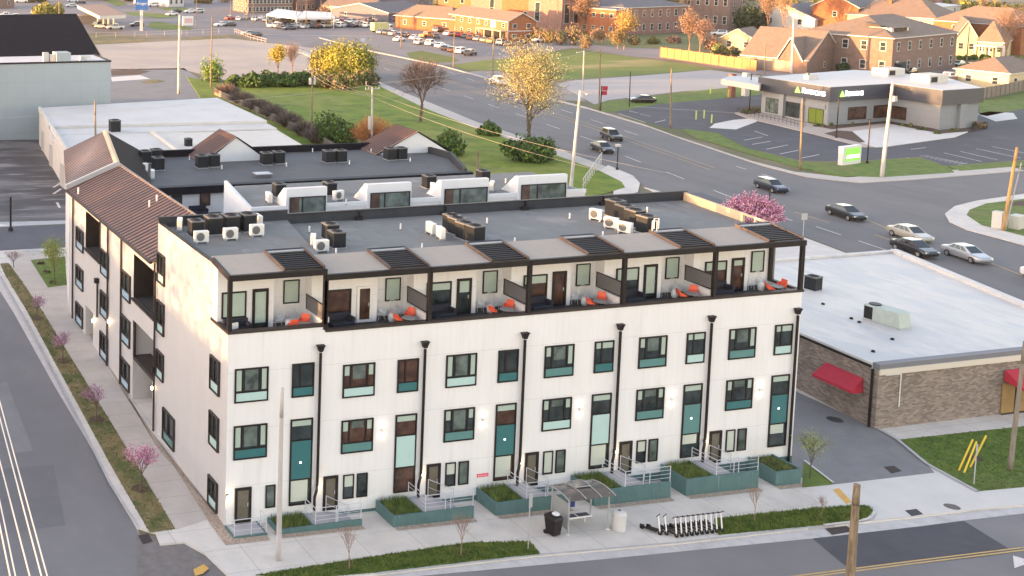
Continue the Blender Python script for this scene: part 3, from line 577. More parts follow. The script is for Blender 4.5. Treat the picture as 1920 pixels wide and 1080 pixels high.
# cap along the terrace parapet
b = MB(); b.box(-.06, 5.92, -.07, .26, 11.25, 11.40, M_DKBROWN); b.box(5.925, 38.98, -.07, .26, 10.92, 11.07, M_DKBROWN)
b.box(-.06, .22, .262, 2.62, 11.25, 11.40, M_DKBROWN); b.box(38.7, 38.95, .262, 2.6, 10.92, 11.07, M_DKBROWN); b.build("parapet_cap", FB)
b = MB(); b.box(.012, .18, .185, 2.6, 10.76, 11.24, M_RIB); b.box(38.72, 38.93, .18, 2.6, 10.65, 10.915, M_PLASTER); b.build("terrace_side_wall", FB)
for k in range(6):
    B = PB[k]; up = .33 if k == 0 else 0; x0 = max(B, .02); x1 = PB[k+1] if k < 5 else 38.9
    fl = 10.65+up*.4
    b = MB()   # terrace back walls: a bay that stands forward and a recess
    bx1 = B+4.2
    b.box(x0, bx1, 1.8, 2.95, fl-.1, 14.28+up, M_WHITE); b.box(bx1, x1, 2.6, 2.95, fl-.1, 14.30+up, M_WHITE)
    if k < 5: b.box(x1-.09, x1+.09, .27, 2.6, fl-.1, fl+.75, M_WHITE)
    b.build("terrace_wall", FB)
    Wb = WP((0, 1.8, 0), (1, 0, 0), (0, -1, 0)); Wr = WP((0, 2.6, 0), (1, 0, 0), (0, -1, 0))
    s0 = max(B+.85, .28); gm = M_GLASSB if k in (1, 3, 5) else M_GLASS
    bl = {0: (11.62, 12.98), 1: None, 2: (12.25, 12.65), 3: (12.2, 12.65), 4: (11.95, 12.65), 5: (12.15, 12.65)}[k]
    window(FB, Wb, s0, B+2.5, 11.22+up, 12.75+up, gm=gm, blind=bl, bm_=M_BLIND)
    fm = mat("white_door_paint", (.72, .71, .68), .5) if k == 1 else None
    bl = {0: (11.15, 12.95), 2: (12.0, 12.7), 4: (11.0, 12.7), 5: (12.35, 12.7)}.get(k)
    door(FB, Wb, B+2.88, B+3.86, fl+.03, 12.85+up*.9, gm=M_GLASSB if k in (1, 3, 5) else M_GLASS, fm=fm, blind=bl)
    window(FB, Wr, B+5.15, B+6.15, 11.55+up, 12.95+up, blind=(11.62+up, 12.88+up), fw=.06)
    # canopy sheet, its front beam, pergola
    cz = lambda y, u=up: 14.24+u+.125*y
    c = MB(); X0 = B+.1 if k else .05; X1 = B+4.0
    c.raw([(X0, .02, cz(0)), (X1, .02, cz(0)), (X1, 2.85, cz(2.85)), (X0, 2.85, cz(2.85)), (X0, .02, cz(0)-.1), (X1, .02, cz(0)-.1), (X1, 2.85, cz(2.85)-.1), (X0, 2.85, cz(2.85)-.1)],
          [(0, 1, 2, 3), (4, 7, 6, 5), (0, 4, 5, 1), (1, 5, 6, 2), (2, 6, 7, 3), (3, 7, 4, 0)], M_CANOPY); c.build("canopy_sheet", FB)
    c = MB(); c.box(x0-.04 if k else -.06, x1+.02, -.09, .12, 13.93+up, 14.26+up, M_BLACK)
    if k == 0: c.raw([(-.06, .12, 14.3), (.12, .12, 14.3), (.12, 2.6, 14.62), (-.06, 2.6, 14.62), (-.06, .12, 14.6), (.12, .12, 14.6), (.12, 2.6, 14.92), (-.06, 2.6, 14.92)],
                      [(0, 3, 2, 1), (4, 5, 6, 7), (0, 1, 5, 4), (1, 2, 6, 5), (2, 3, 7, 6), (3, 0, 4, 7)], M_DKBROWN)
    c.build("canopy_beam", FB)
    p = MB(); xa, xb = B+4.02, x1-.02
    def sbeam(x0_, x1_, y0_, y1_, h0=-.06, h1=.16, m=M_DKBROWN):
        p.raw([(x0_, y0_, cz(y0_)+h0), (x1_, y0_, cz(y0_)+h0), (x1_, y1_, cz(y1_)+h0), (x0_, y1_, cz(y1_)+h0), (x0_, y0_, cz(y0_)+h1), (x1_, y0_, cz(y0_)+h1), (x1_, y1_, cz(y1_)+h1), (x0_, y1_, cz(y1_)+h1)],
              [(0, 3, 2, 1), (4, 5, 6, 7), (0, 1, 5, 4), (1, 2, 6, 5), (2, 3, 7, 6), (3, 0, 4, 7)], m)
    mt = mat("brown_beam", (.085, .06, .05), .6, var=.1)
    sbeam(xa, xa+.09, .125, 2.9, m=mt); sbeam(xb-.11, xb, .125, 2.9, m=mt); sbeam(xa+.1, xb-.14, 2.76, 2.9, .0, .16, M_BLACK); sbeam(xa+.1, xb-.14, 2.60, 2.755, .0, .13, M_METALG)
    pf = p.build("pergola_frame", FB)
    p = MB()
    for j in range(9): sbeam(xa+.1, xb-.14, .2+.27*j, .2+.27*j+.12, -.02, .1, M_BLACK)
    p.build("slats", pf)
    # post at the left end of the unit, privacy screen
    c = MB(); px_ = 0.06 if k == 0 else B
    z0 = 11.40 if k == 0 else 11.07
    c.box(px_-.12, px_+.12, -.075, .14, z0, 13.925+up, M_BLACK); c.build("post", FB)
    if k: 
        c = MB(); c.box(px_-.03, px_+.03, .3, 2.5, fl+.8, fl+.86, M_BLACK); c.box(px_-.03, px_+.03, 2.44, 2.5, fl+.86, 12.4, M_BLACK)
        c.box(px_-.035, px_+.035, .3, 2.5, fl+1.72, fl+1.78, M_BLACK); s_ = c.build("screen_frame", FB)
        c = MB(); c.box(px_-.012, px_+.012, .3, 2.43, fl+.87, fl+1.71, M_MESH); c.build("mesh", s_)
c = MB(); c.box(38.62, 38.86, -.075, .14, 11.07, 13.925, M_BLACK); c.build("post", FB)
c = MB(); c.box(38.7, 38.92, 2.42, 2.6, 11.07, 14.3, M_BLACK); c.build("post", FB)
c = MB(); c.box(5.72, 5.9, -.075, .14, 11.42, 14.25, M_BLACK); c.build("post", FB)
# roof sheets and parapets
b = MB(); b.prism([(7.0, 2.9), (XR(2.9)-.15, 2.9), (40.3, 12.15), (9.0, 12.15)], 13.6, 14.05, M_ROOF); b.prism([(.14, 2.96), (6.99, 2.96), (8.99, 12.15), (.14, 12.15)], 13.6, 14.33, M_ROOF); b.build("roof", FB)
b = MB(); b.box(.012, 9.0, 12.14, 12.34, 13.5, 14.95, M_PARAPET); b.box(9.0, 40.3, 12.15, 12.34, 13.5, 14.68, M_PARAPET)
b.build("rear_parapet", FB)
b = MB(); b.box(-.04, 9.05, 12.1, 12.38, 14.95, 15.0, M_BLACK); b.box(9.05, 40.6, 12.1, 12.38, 14.68, 14.73, M_BLACK); b.box(-.06, .16, 2.6, 12.1, 14.64, 14.72, M_BLACK); b.build("parapet_coping", FB)
b = MB(); b.box(.012, .135, 2.65, 12.13, 14.34, 14.63, M_PARAPET); b.build("left_parapet", FB)
mo = mat("cream_parapet_lining", (.62, .47, .30), .7, var=.08)
b = MB(); b.prism([(XR(5.7)-.2, 5.7), (XR(5.7), 5.7), (XR(12.14), 12.14), (XR(12.14)-.2, 12.14)], 13.9, 14.62, mo)
for y in (3.2, 4.5): b.prism([(XR(y)-.16, y), (XR(y), y), (XR(y+.14), y+.14), (XR(y+.14)-.16, y+.14)], 13.9, 14.50, mo)
b.prism([(XR(2.9)-.17, 2.9), (XR(2.9), 2.9), (XR(5.69), 5.69), (XR(5.69)-.17, 5.69)], 14.502, 14.62, mo); b.build("right_parapet", FB)
for px, py in ((672, 410), (833, 403), (983, 393), (1130, 383)):
    p_ = aty(px, py, 12.12); b = MB(); b.box(p_.x-.28, p_.x+.28, 11.95, 12.13, 14.06, 14.3, M_BLACK); b.box(p_.x+.02, p_.x+.08, 12.0, 12.13, 14.3, 14.72, M_BLACK); b.build("scupper", FB)
# front windows
WN = 6.614
for k in range(6):
    X = WN*k; d = .33 if k == 0 else 0
    upp = {0: M_MINT, 1: M_MINT, 2: M_MINT, 3: M_TEALM, 4: M_TEALM, 5: M_TEALM}[k]; loo = {0: M_TEAL, 1: M_TEALM, 2: M_TEALM, 3: M_MINT, 4: M_TEALM, 5: M_TEAL}[k]
    if k == 2: upp = M_MINT
    if k == 1: gm = M_GLASSB
    else: gm = M_GLASS
    fr = window(FB, W_F, X+.42, X+2.44, 6.93+d, 8.90+d, mull=(.24, .76), panel=(7.0+d, 7.5+d), pm=upp, rails=(7.53+d,), gm=gm)
    if k in (0, 2): blinds(fr, ((X+.52, X+.83, 7.62+d, 8.8+d, M_BLIND), (X+1.05, X+1.82, 7.62+d, 8.8+d, M_GLASSG), (X+2.05, X+2.33, 7.62+d, 8.8+d, M_BLIND)))
    else: blinds(fr, ((X+.52, X+.83, 8.25+d, 8.8+d, M_BLIND), (X+2.05, X+2.33, (7.7 if k > 2 else 8.2)+d, 8.8+d, M_BLIND), (X+1.05, X+1.82, 8.0+d, 8.8+d, M_GLASSG)))
    window(FB, W_F, X+3.88, X+5.24, 6.93+d, 8.90+d, mull=(.36,), panel=(7.0+d, 7.5+d), pm=M_TEAL if k in (0, 1, 2, 3) else M_MINT, rails=(7.53+d,), gm=M_GLASSB if k == 1 else M_GLASS, blind=(8.45+d, 8.8+d) if k > 2 else None)
    gm = M_GLASSB if k == 1 else M_GLASS
    fr = window(FB, W_F, X+.42, X+2.44, 3.62+d, 5.60+d, mull=(.24, .76), panel=(3.69+d, 4.2+d), pm=loo, rails=(4.23+d,), gm=gm)
    t_ = 4.35 if k == 0 else 4.95
    blinds(fr, ((X+.52, X+.83, t_+d, 5.5+d, M_BLIND), (X+2.05, X+2.33, t_+.02+d, 5.5+d, M_BLIND), (X+1.05, X+1.82, (4.35 if k in (0, 2) else 5.1)+d, 5.5+d, M_GLASSG)))
    # tall three-part window: glass, coloured panel, glass
    pm = {0: M_TEAL, 1: M_MINT, 2: M_TEAL, 3: M_MINT, 4: M_MINT, 5: M_TEAL}[k]; t1 = 5.6+d*1.15; p0, p1 = 2.42, (4.69 if k == 0 else 4.30)
    if k == 4: pm = M_TEALM
    fr = window(FB, W_F, X+3.86, X+5.24, .88, t1, panel=(p0, p1), pm=pm, rails=(p1+.03, p0-.03), gm=M_GLASSB if k in (1, 2) else M_GLASS)
    blinds(fr, ((X+3.96, X+5.14, t1-.42, t1-.09, M_BLIND),)+(((X+3.96, X+5.0, 1.1 if k < 4 else 1.75, 2.36, M_BLINDW),) if k != 1 else ()))
    if k in (0, 2, 4, 5): q = MB(); q.box(X+4.46, X+4.57, .056, .075, 3.35, 3.46, mat("lit_number_plate", (.9, .95, .95), .5, emis=.5), W_F); q.build("number_light", fr)
    # door and two narrow windows
    if k == 0:
        door(FB, W_F, .56, 1.56, .25, 2.3, gm=M_DOORG); window(FB, W_F, 2.42, 3.02, .93, 2.26, fw=.06, gm=M_GLASSG)
    else:
        door(FB, W_F, X-.62, X+.3, .35 if k == 1 else .3, 2.38, gm=M_DOORG)
        bl = (1.62, 2.28) if k in (1, 2, 4) else (1.0, 2.28)
        window(FB, W_F, X+.63, X+1.3, .9, 2.34, fw=.06, blind=bl, bm_=M_BLINDW)
        window(FB, W_F, X+1.5, X+2.17, .9, 2.33, fw=.06, gm=M_GLASS if k == 1 else M_GLASSG)
    # downspout with its collector head
    xd = 5.55+WN*k+(.0 if k < 5 else -.1); zt = 9.75+d
    c = MB(); c.box(xd-.23, xd+.23, -.30, -.01, zt+.1, zt+.16, M_BLACK); c.raw([(xd-.1, -.24, zt-.22), (xd+.1, -.24, zt-.22), (xd+.1, -.01, zt-.22), (xd-.1, -.01, zt-.22), (xd-.2, -.28, zt+.1), (xd+.2, -.28, zt+.1), (xd+.2, -.01, zt+.1), (xd-.2, -.01, zt+.1)], [(0, 3, 2, 1), (0, 1, 5, 4), (1, 2, 6, 5), (3, 0, 4, 7)], M_BLACK)
    if k < 5:
        c.tube((xd, -.16, zt-.3), (xd, -.16, 1.75), .085, m=M_BLACK, n=8); c.tube((xd, -.16, 1.8), (xd-.22, -.3, 1.35), .085, m=M_BLACK, n=8); c.tube((xd-.22, -.3, 1.4), (xd-.22, -.3, .55), .085, m=M_BLACK, n=8)
    else: c.tube((xd, -.16, zt-.3), (xd, -.16, -.2), .085, m=M_BLACK, n=8)
    c.build("downspout", FB)
    # lamps: porch lamp by the door, up-and-down sconce beside the second-floor window
    lx, lz = (.1, 1.9) if k == 0 else (X-1.0, 1.85)
    c = MB(); c.box(lx-.06, lx+.06, -.12, -.005, lz-.12, lz+.1, M_BLACK); c.box(lx-.045, lx+.045, -.20, -.125, lz-.06, lz+.06, M_LAMP); c.build("porch_lamp", FB)
    L = bpy.data.lights.new("porch_light", 'POINT'); L.energy = 1.6; L.color = (1, .72, .42); L.shadow_soft_size = .06; lo = bpy.data.objects.new("porch_light", L); COL.objects.link(lo); lo.location = (lx, -.34, lz); lo.parent = FB
    if k:
        lx = X+3.02; lz = 4.78
        c = MB(); c.box(lx-.05, lx+.05, -.12, -.005, lz-.14, lz+.14, M_PLASTER); c.box(lx-.04, lx+.04, -.115, -.02, lz+.141, lz+.15, M_LAMP); c.box(lx-.04, lx+.04, -.115, -.02, lz-.15, lz-.141, M_LAMP); c.build("wall_sconce", FB)
        for q_ in (.34, -.34):
            L = bpy.data.lights.new("sconce_light", 'POINT'); L.energy = .45; L.color = (1, .85, .68); L.shadow_soft_size = .05; lo = bpy.data.objects.new("sconce_light", L); COL.objects.link(lo); lo.location = (lx, -.16, lz+q_); lo.parent = FB
# teal plinth wall along the foot
b = MB(); b.box(4.4, 38.9, -.05, -.005, -1.6, .12, M_TEALW); b.build("plinth", FB)
c = MB(); c.box(16.0, 16.75, -.035, -.005, 1.22, 1.42, mat("red_notice", (.75, .06, .12), .6)); nt_ = c.build("wall_notice", FB)
c = MB()
for j in range(7): c.box(16.06+.095*j, 16.11+.095*j, -.039, -.036, 1.27, 1.37, mat("notice_lettering", (.9, .5, .55), .6))
c.build("notice_lettering", nt_)
# side windows of the front block (four columns of teal-bottomed windows)
def sidewin(parent, y0, y1, t0, t1, pm=M_MINT, W=W_L):
    return window(parent, W, y0, y1, t0, t1, mull=(.55,), panel=(t0+.07, t0+.62), pm=pm, rails=(t0+.65,), proud=.14, fm=M_DKBROWN)
M_BLUEP = mat("pale_blue_panel", (.36, .50, .60), .35, coat=.4)
for t0, t1 in ((7.25, 9.27), (3.96, 5.96), (.34, 2.1)): sidewin(FB, 1.08, 2.5, t0, t1)
for t0, t1 in ((10.8, 12.75), (7.5, 9.6), (4.45, 6.28)): sidewin(FB, 10.75, 12.15, t0, t1)
sidewin(FB, 8.5, 10.7, .8, 2.9, M_TEALM)
c = MB()
for y, z in ((12.36, 11.3),): c.tube((-.14, y, z), (-.14, y, .45), .07, m=M_DKBROWN, n=6); c.box(-.3, -.02, y-.14, y+.14, 4.6, 4.95, M_BLACK)
c.build("downspout", FB)

# ================================================================== SIDE WING WITH THE BROWN METAL ROOF (joined to the rear block)
RB = thing("townhouse_block", "white townhouse wing along the side street with long brown standing-seam metal roof", "apartment building", (0, 12.4, 0))
def rel(o, par): o.location = -Vector(par.location) + Vector(o.location); return o
class MBr(MB):
    pass
def buildp(b, name, par):
    o = b.build(name, par); o.matrix_parent_inverse = Matrix.Translation(-Vector(par.location)); return o
b = MB()
H1 = (12.8, 17.45, 8.05, 11.2); H2 = (25.85, 30.1, 8.3, 11.3); D1 = (12.8, 17.4, .1, 6.5); D2 = (27.7, 29.95, .7, 3.7)
holed_wall(b, W_L, 12.3, 35.0, -.5, 11.9, [H1, H2, D1, D2], 2.0, M_RIB, M_PLASTER)
for H in (H1, H2):
    for q in ((H[0]+.005, H[0]+.03, H[2], H[3]), (H[1]-.03, H[1]-.005, H[2], H[3]), (H[0], H[1], H[3]-.03, H[3]-.005)): b.box(q[0], q[1], -1.99, -.01, q[2], q[3], M_DKBROWN, W_L)
b.box(2.1, 8.4, 12.4, 34.5, -.5, 9.6, M_PLASTER); b.box(2.3, 3.9, 12.42, 34.6, 9.6, 12.9, M_PLASTER)
b.face([(0, 35, -.5), (4, 35, -.5), (4, 35, 13.6), (0, 35, 11.9)], M_PLASTER)
buildp(b, "wall", RB)
b = MB(); n_ = 40; y0, y1 = 12.42, 34.9
RZ = lambda x: 12.02+(x+.35)*.44
b.raw([(-.35, y0, RZ(-.35)), (4.0, y0, RZ(4)), (4.0, y1, RZ(4)), (-.35, y1, RZ(-.35)), (-.35, y0, RZ(-.35)-.12), (4.0, y0, RZ(4)-.12), (4.0, y1, RZ(4)-.12), (-.35, y1, RZ(-.35)-.12)],
      [(0, 1, 2, 3), (4, 7, 6, 5), (0, 4, 5, 1), (1, 5, 6, 2), (2, 6, 7, 3), (3, 7, 4, 0)], M_BROWNROOF)
rf = buildp(b, "roof", RB)
b = MB()
for i in range(n_):
    y = y0+.2+(y1-y0-.3)*i/(n_-1); h_ = .06
    b.raw([(-.35, y-.13, RZ(-.35)+.003), (3.95, y-.13, RZ(3.95)+.003), (3.95, y+.13, RZ(3.95)+.003), (-.35, y+.13, RZ(-.35)+.003), (-.35, y-.09, RZ(-.35)+h_), (3.95, y-.09, RZ(3.95)+h_), (3.95, y+.09, RZ(3.95)+h_), (-.35, y+.09, RZ(-.35)+h_)],
          [(4, 5, 6, 7), (0, 1, 5, 4), (1, 2, 6, 5), (2, 3, 7, 6), (3, 0, 4, 7)], M_SEAM)
b.build("seams", rf)
b = MB(); b.box(-.52, -.36, y0, y1, 11.86, 12.04, M_DKBROWN); buildp(b, "gutter", RB)
b = MB(); b.box(3.96, 4.12, y0, y1, RZ(4)-.1, RZ(4)+.09, mat("brown_ridge_cap", (.30, .21, .16), .5)); buildp(b, "ridge_cap", RB)
for px, py in ((147, 363), (280, 388), (294, 378)):
    p_ = at(px, py); 
    t = 0
    for i in range(300):      # meet the roof plane
        q = atz(px, py, 12+i*.01)
        if q.z > RZ(q.x): break
    b = MB(); b.tube((q.x, q.y, q.z-.1), (q.x, q.y, q.z+.5), .07, m=mat("white_vent_pipe", (.75, .74, .72), .5), n=8); buildp(b, "vent_pipe", RB)
def pw(fr): fr.matrix_parent_inverse = Matrix.Translation(-Vector(RB.location)); return fr
for y0_, y1_, ts in ((18.0, 20.05, ((7.45, 9.4), (4.2, 6.15), (1.0, 3.0))), (23.55, 25.5, ((7.6, 9.5), (4.4, 6.3), (1.15, 3.1))), (30.6, 32.75, ((7.7, 9.45), (4.55, 6.28), (1.5, 3.2)))):
    for t0, t1 in ts: pw(sidewin(RB, y0_, y1_, t0, t1, M_BLUEP))
# balcony rims, inner glazing, entrance doors
for H in (H1, H2):
    b = MB(); b.box(H[0]-.1, H[1]+.1, -.1, .14, H[2]-.14, H[2]+.02, M_DKBROWN, W_L); b.box(H[0]-.08, H[0], -.05, .1, H[2], H[3]+.6, M_DKBROWN, W_L); buildp(b, "balcony_rim", RB)
    b = MB(); b.box(H[0], H[1], -1.95, -1.9, H[2], H[3], M_BLACK, W_L); o_ = buildp(b, "balcony_back", RB)
    Wi = WP((1.9, 0, 0), (0, 1, 0), (-1, 0, 0))
    pw(window(RB, Wi, H[0]+1.0, H[0]+2.2, H[2]+.9, H[3]-.25, blind=(H[2]+1.2, H[3]-.35), fw=.06)); pw(window(RB, Wi, H[0]+2.35, H[0]+3.7, H[2]+.9, H[3]-.25, blind=(H[2]+1.4, H[3]-.35), fw=.06))
    b = MB(); b.box(H[0], H[1], -.06, -.03, H[2]+.02, H[2]+.1, M_DKBROWN, W_L); b.box(H[0], H[1], -1.9, -.07, H[2]+.01, H[2]+.05, M_FLOORT, W_L); buildp(b, "balcony_floor", RB)
b = MB(); b.box(D1[0], D1[1], -1.3, .0, 3.72, 3.98, M_DKBROWN, W_L); b.box(D1[1]-.3, D1[1], -.12, .02, 3.985, 6.5, M_DKBROWN, W_L); b.box(D1[0]+.4, D1[1]-.4, -1.55, -1.3, .1, 3.7, M_RIB, W_L); buildp(b, "porch_surround", RB)
Wi = WP((1.28, 0, 0), (0, 1, 0), (-1, 0, 0)); pw(door(RB, Wi, 13.4, 14.4, .3, 2.5, gm=M_GLASSB)); pw(window(RB, WP((1.9, 0, 0), (0, 1, 0), (-1, 0, 0)), 13.6, 14.3, 4.5, 6.0, fw=.06))
b = MB(); b.box(D2[0], D2[1], -1.2, -1.15, .7, 3.7, M_BLACK, W_L); buildp(b, "entrance_door", RB)
for y, zt, zb in ((17.55, 9, 9), (19.95+.1, 11.8, .6), (23.45, 11.8, .8), (26.2, 6.6, 3.9), (33.65, 11.8, 1.25)):
    if zt == zb: continue
    b = MB(); b.tube((-.12, y, zt), (-.12, y, zb), .075, m=M_DKBROWN, n=6)
    if zt < 8: b.box(-.35, -.02, y-.18, y+.18, zt, zt+.35, M_BLACK)
    buildp(b, "downspout", RB)
for y, z in ((23.2, 4.5), (27.5, 3.2), (12.9, 3.3)):
    b = MB(); b.box(-.14, -.01, y-.06, y+.06, z-.1, z+.1, M_LAMP); buildp(b, "wall_lamp", RB)
    L = bpy.data.lights.new("wall_light", 'POINT'); L.energy = 1.2; L.color = (1, .75, .45); L.shadow_soft_size = .05; lo = bpy.data.objects.new("wall_light", L); COL.objects.link(lo); lo.location = (-.3, y-0, z); lo.parent = RB; lo.matrix_parent_inverse = Matrix.Translation(-Vector(RB.location))

# ================================================================== REAR BLOCK
RR = thing("townhouse_block", "rearmost townhouse block with charcoal flat roof, skew brown gable and two small gables", "apartment building", (0, 34.2, 0))
def bR(b, name): return buildp(b, name, RR)
b = MB()
C0 = (-.05, 35.05); C1 = (6.2, 34.25); C2 = (10.2, 48.4); C3 = (3.5, 50.2)
b.prism([C0, C1, C2, C3], 0, 12.2, M_PLASTER)
b.prism([(6.9, 34.25), (36.6, 34.25), (39.6, 41.6), (38.5, 48), (10.4, 48.7)], 0, 11.4, M_PLASTER); bR(b, "wall")
# skew gable roof
def slope(b, a, c, d, e, m, th=.12):
    P = [Vector(a), Vector(c), Vector(d), Vector(e)]; q = P+[p-Vector((0, 0, th)) for p in P]
    b.raw(q, [(0, 1, 2, 3), (4, 7, 6, 5), (0, 4, 5, 1), (1, 5, 6, 2), (2, 6, 7, 3), (3, 7, 4, 0)], m)
eL0, eL1 = (-.45, 34.75, 12.3), (3.3, 50.3, 12.3); r0, r1 = (3.84, 34.2, 14.2), (7.2, 49.6, 14.2); eR0, eR1 = (6.5, 33.8, 12.3), (10.5, 48.6, 12.3)
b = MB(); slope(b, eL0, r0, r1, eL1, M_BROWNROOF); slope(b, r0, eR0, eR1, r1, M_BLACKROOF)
for f0, f1 in ((eL0, r0), (r0, eR0)): b.face([(f0[0], f0[1]+.06, f0[2]-.1), (f1[0], f1[1]+.06, f1[2]-.1), (f1[0], f1[1]+.06, 11.9), (f0[0], f0[1]+.06, 11.9)], M_PLASTER)
rf = bR(b, "skew_roof")
b = MB()
for i in range(24):
    t = (i+.5)/24; a = Vector(eL0).lerp(Vector(eL1), t); c = Vector(r0).lerp(Vector(r1), t); w = Vector((.03, .12, 0)); h_ = Vector((0, 0, .05))
    b.raw([a-w, c-w, c+w, a+w, a-w*.4+h_, c-w*.4+h_, c+w*.4+h_, a+w*.4+h_], [(4, 5, 6, 7), (0, 1, 5, 4), (1, 2, 6, 5), (2, 3, 7, 6), (3, 0, 4, 7)], M_SEAM)
b.build("seams", rf)
b = MB()
for f0, f1 in ((eL0, r0), (r0, eR0)):
    f0 = Vector(f0); f1 = Vector(f1); u_ = Vector((0, -.12, 0)); v_ = Vector((0, .25, 0)); k_ = Vector((0, 0, .12)); l_ = Vector((0, 0, -.28))
    b.raw([f0+u_+l_, f1+u_+l_, f1+v_+l_, f0+v_+l_, f0+u_+k_, f1+u_+k_, f1+v_+k_, f0+v_+k_], [(0, 3, 2, 1), (4, 5, 6, 7), (0, 1, 5, 4), (1, 2, 6, 5), (2, 3, 7, 6), (3, 0, 4, 7)], M_TRIM)
bR(b, "rake_trim")
b = MB(); a = Vector(r0)+Vector((0, .3, .02)); c = Vector(r1); w = Vector((.26, -.05, -.07)); b.raw([a-w*1.0+Vector((0, 0, -.13)), a+Vector((0, 0, .1)), a+w, c-w+Vector((0, 0, -.13)), c+Vector((0, 0, .1)), c+w], [(0, 1, 4, 3), (1, 2, 5, 4)], M_TANTRIM); bR(b, "ridge_trim")
b = MB(); b.prism([(7.1, 34.4), (36.4, 34.4), (39.3, 41.6), (38.2, 47.8), (10.5, 48.5)], 11.2, 11.62, M_ROOF_D); bR(b, "roof")
b = MB(); b.box(6.7, 36.9, 33.75, 34.4, 11.3, 11.95, M_BLACKROOF); b.box(6.7, 36.9, 33.73, 34.42, 11.95, 11.99, M_PARAPET); bR(b, "front_fascia")
b = MB(); b.prism([(36.4, 34.4), (36.65, 34.35), (39.75, 41.7), (39.5, 41.8)], 11.3, 12.2, M_PARAPET)
b.prism([(39.5, 41.8), (39.75, 41.7), (38.7, 48.2), (38.4, 48.0)], 11.3, 12.2, M_PARAPET); b.prism([(10.3, 48.35), (38.45, 47.75), (38.7, 48.2), (10.3, 48.8)], 11.3, 12.25, M_BLACKROOF); bR(b, "parapet")
for nm, L_, A_, R_, rb in (("a", (385, 305), (443, 258), (500, 305), (433, 243)), ("b", (712, 290), (783, 248), (840, 287), (765, 232))):
    pL = atz(*L_, 11.64); y = pL.y; pR = aty(*R_, y); pA = aty(*A_, y); zb = 11.64; yb = y+4.3
    b = MB(); b.raw([(pL.x, y, zb), (pR.x, y, zb), (pA.x, y, pA.z), (pL.x, yb, zb), (pR.x, yb, zb), (pA.x, yb, pA.z)], [(0, 1, 2), (5, 4, 3), (0, 3, 4, 1)], M_PLASTER); g_ = bR(b, "dormer_gable")
    b = MB(); e = .3
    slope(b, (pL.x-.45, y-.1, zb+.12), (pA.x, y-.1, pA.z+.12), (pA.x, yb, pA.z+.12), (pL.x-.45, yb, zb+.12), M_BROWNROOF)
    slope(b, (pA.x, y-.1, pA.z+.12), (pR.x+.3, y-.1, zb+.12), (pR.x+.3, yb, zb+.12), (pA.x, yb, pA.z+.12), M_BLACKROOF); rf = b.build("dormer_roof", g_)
    b = MB()
    for i in range(12):
        yy = y+.15+(yb-y-.3)*i/11; b.raw([(pL.x-.45, yy-.05, zb+.125), (pA.x, yy-.05, pA.z+.125), (pA.x, yy+.05, pA.z+.125), (pL.x-.45, yy+.05, zb+.125), (pL.x-.45, yy, zb+.2), (pA.x, yy, pA.z+.2)], [(0, 1, 5, 4), (2, 3, 4, 5)], M_SEAM)
    b.build("seams", g_)
Wr = WP((0, 34.24, 0), (1, 0, 0), (0, -1, 0))
def pr(fr): fr.matrix_parent_inverse = Matrix.Translation(-Vector(RR.location)); return fr
for (xa, ya), (xb, yb), g in (((321, 367), (341, 392), M_GLASS), ((375, 357), (394, 385), M_GLASSB), ((300, 368), (314, 392), M_GLASS), ((450, 352), (466, 372), M_GLASSB), ((425, 358), (441, 380), M_GLASS), ((560, 350), (580, 362), M_GLASSB), ((478, 352), (500, 366), M_GLASSG), ((662, 350), (690, 352), M_GLASS), ((745, 340), (765, 350), M_GLASSB), ((640, 344), (652, 360), M_GLASSG), ((805, 338), (822, 346), M_GLASSB)):
    a = aty(xa, ya, 34.2); c = aty(xb, yb, 34.2); pr(window(RR, Wr, a.x, c.x, min(c.z, a.z-.8), a.z, gm=g, fw=.07, blind=None))
b = MB(); b.box(6.9, 13, 30.5, 34.2, 0, 9.5, M_PLASTER); b.box(6.9, 13, 30.5, 34.2, 9.5, 9.56, M_FLOORT); bR(b, "terrace")

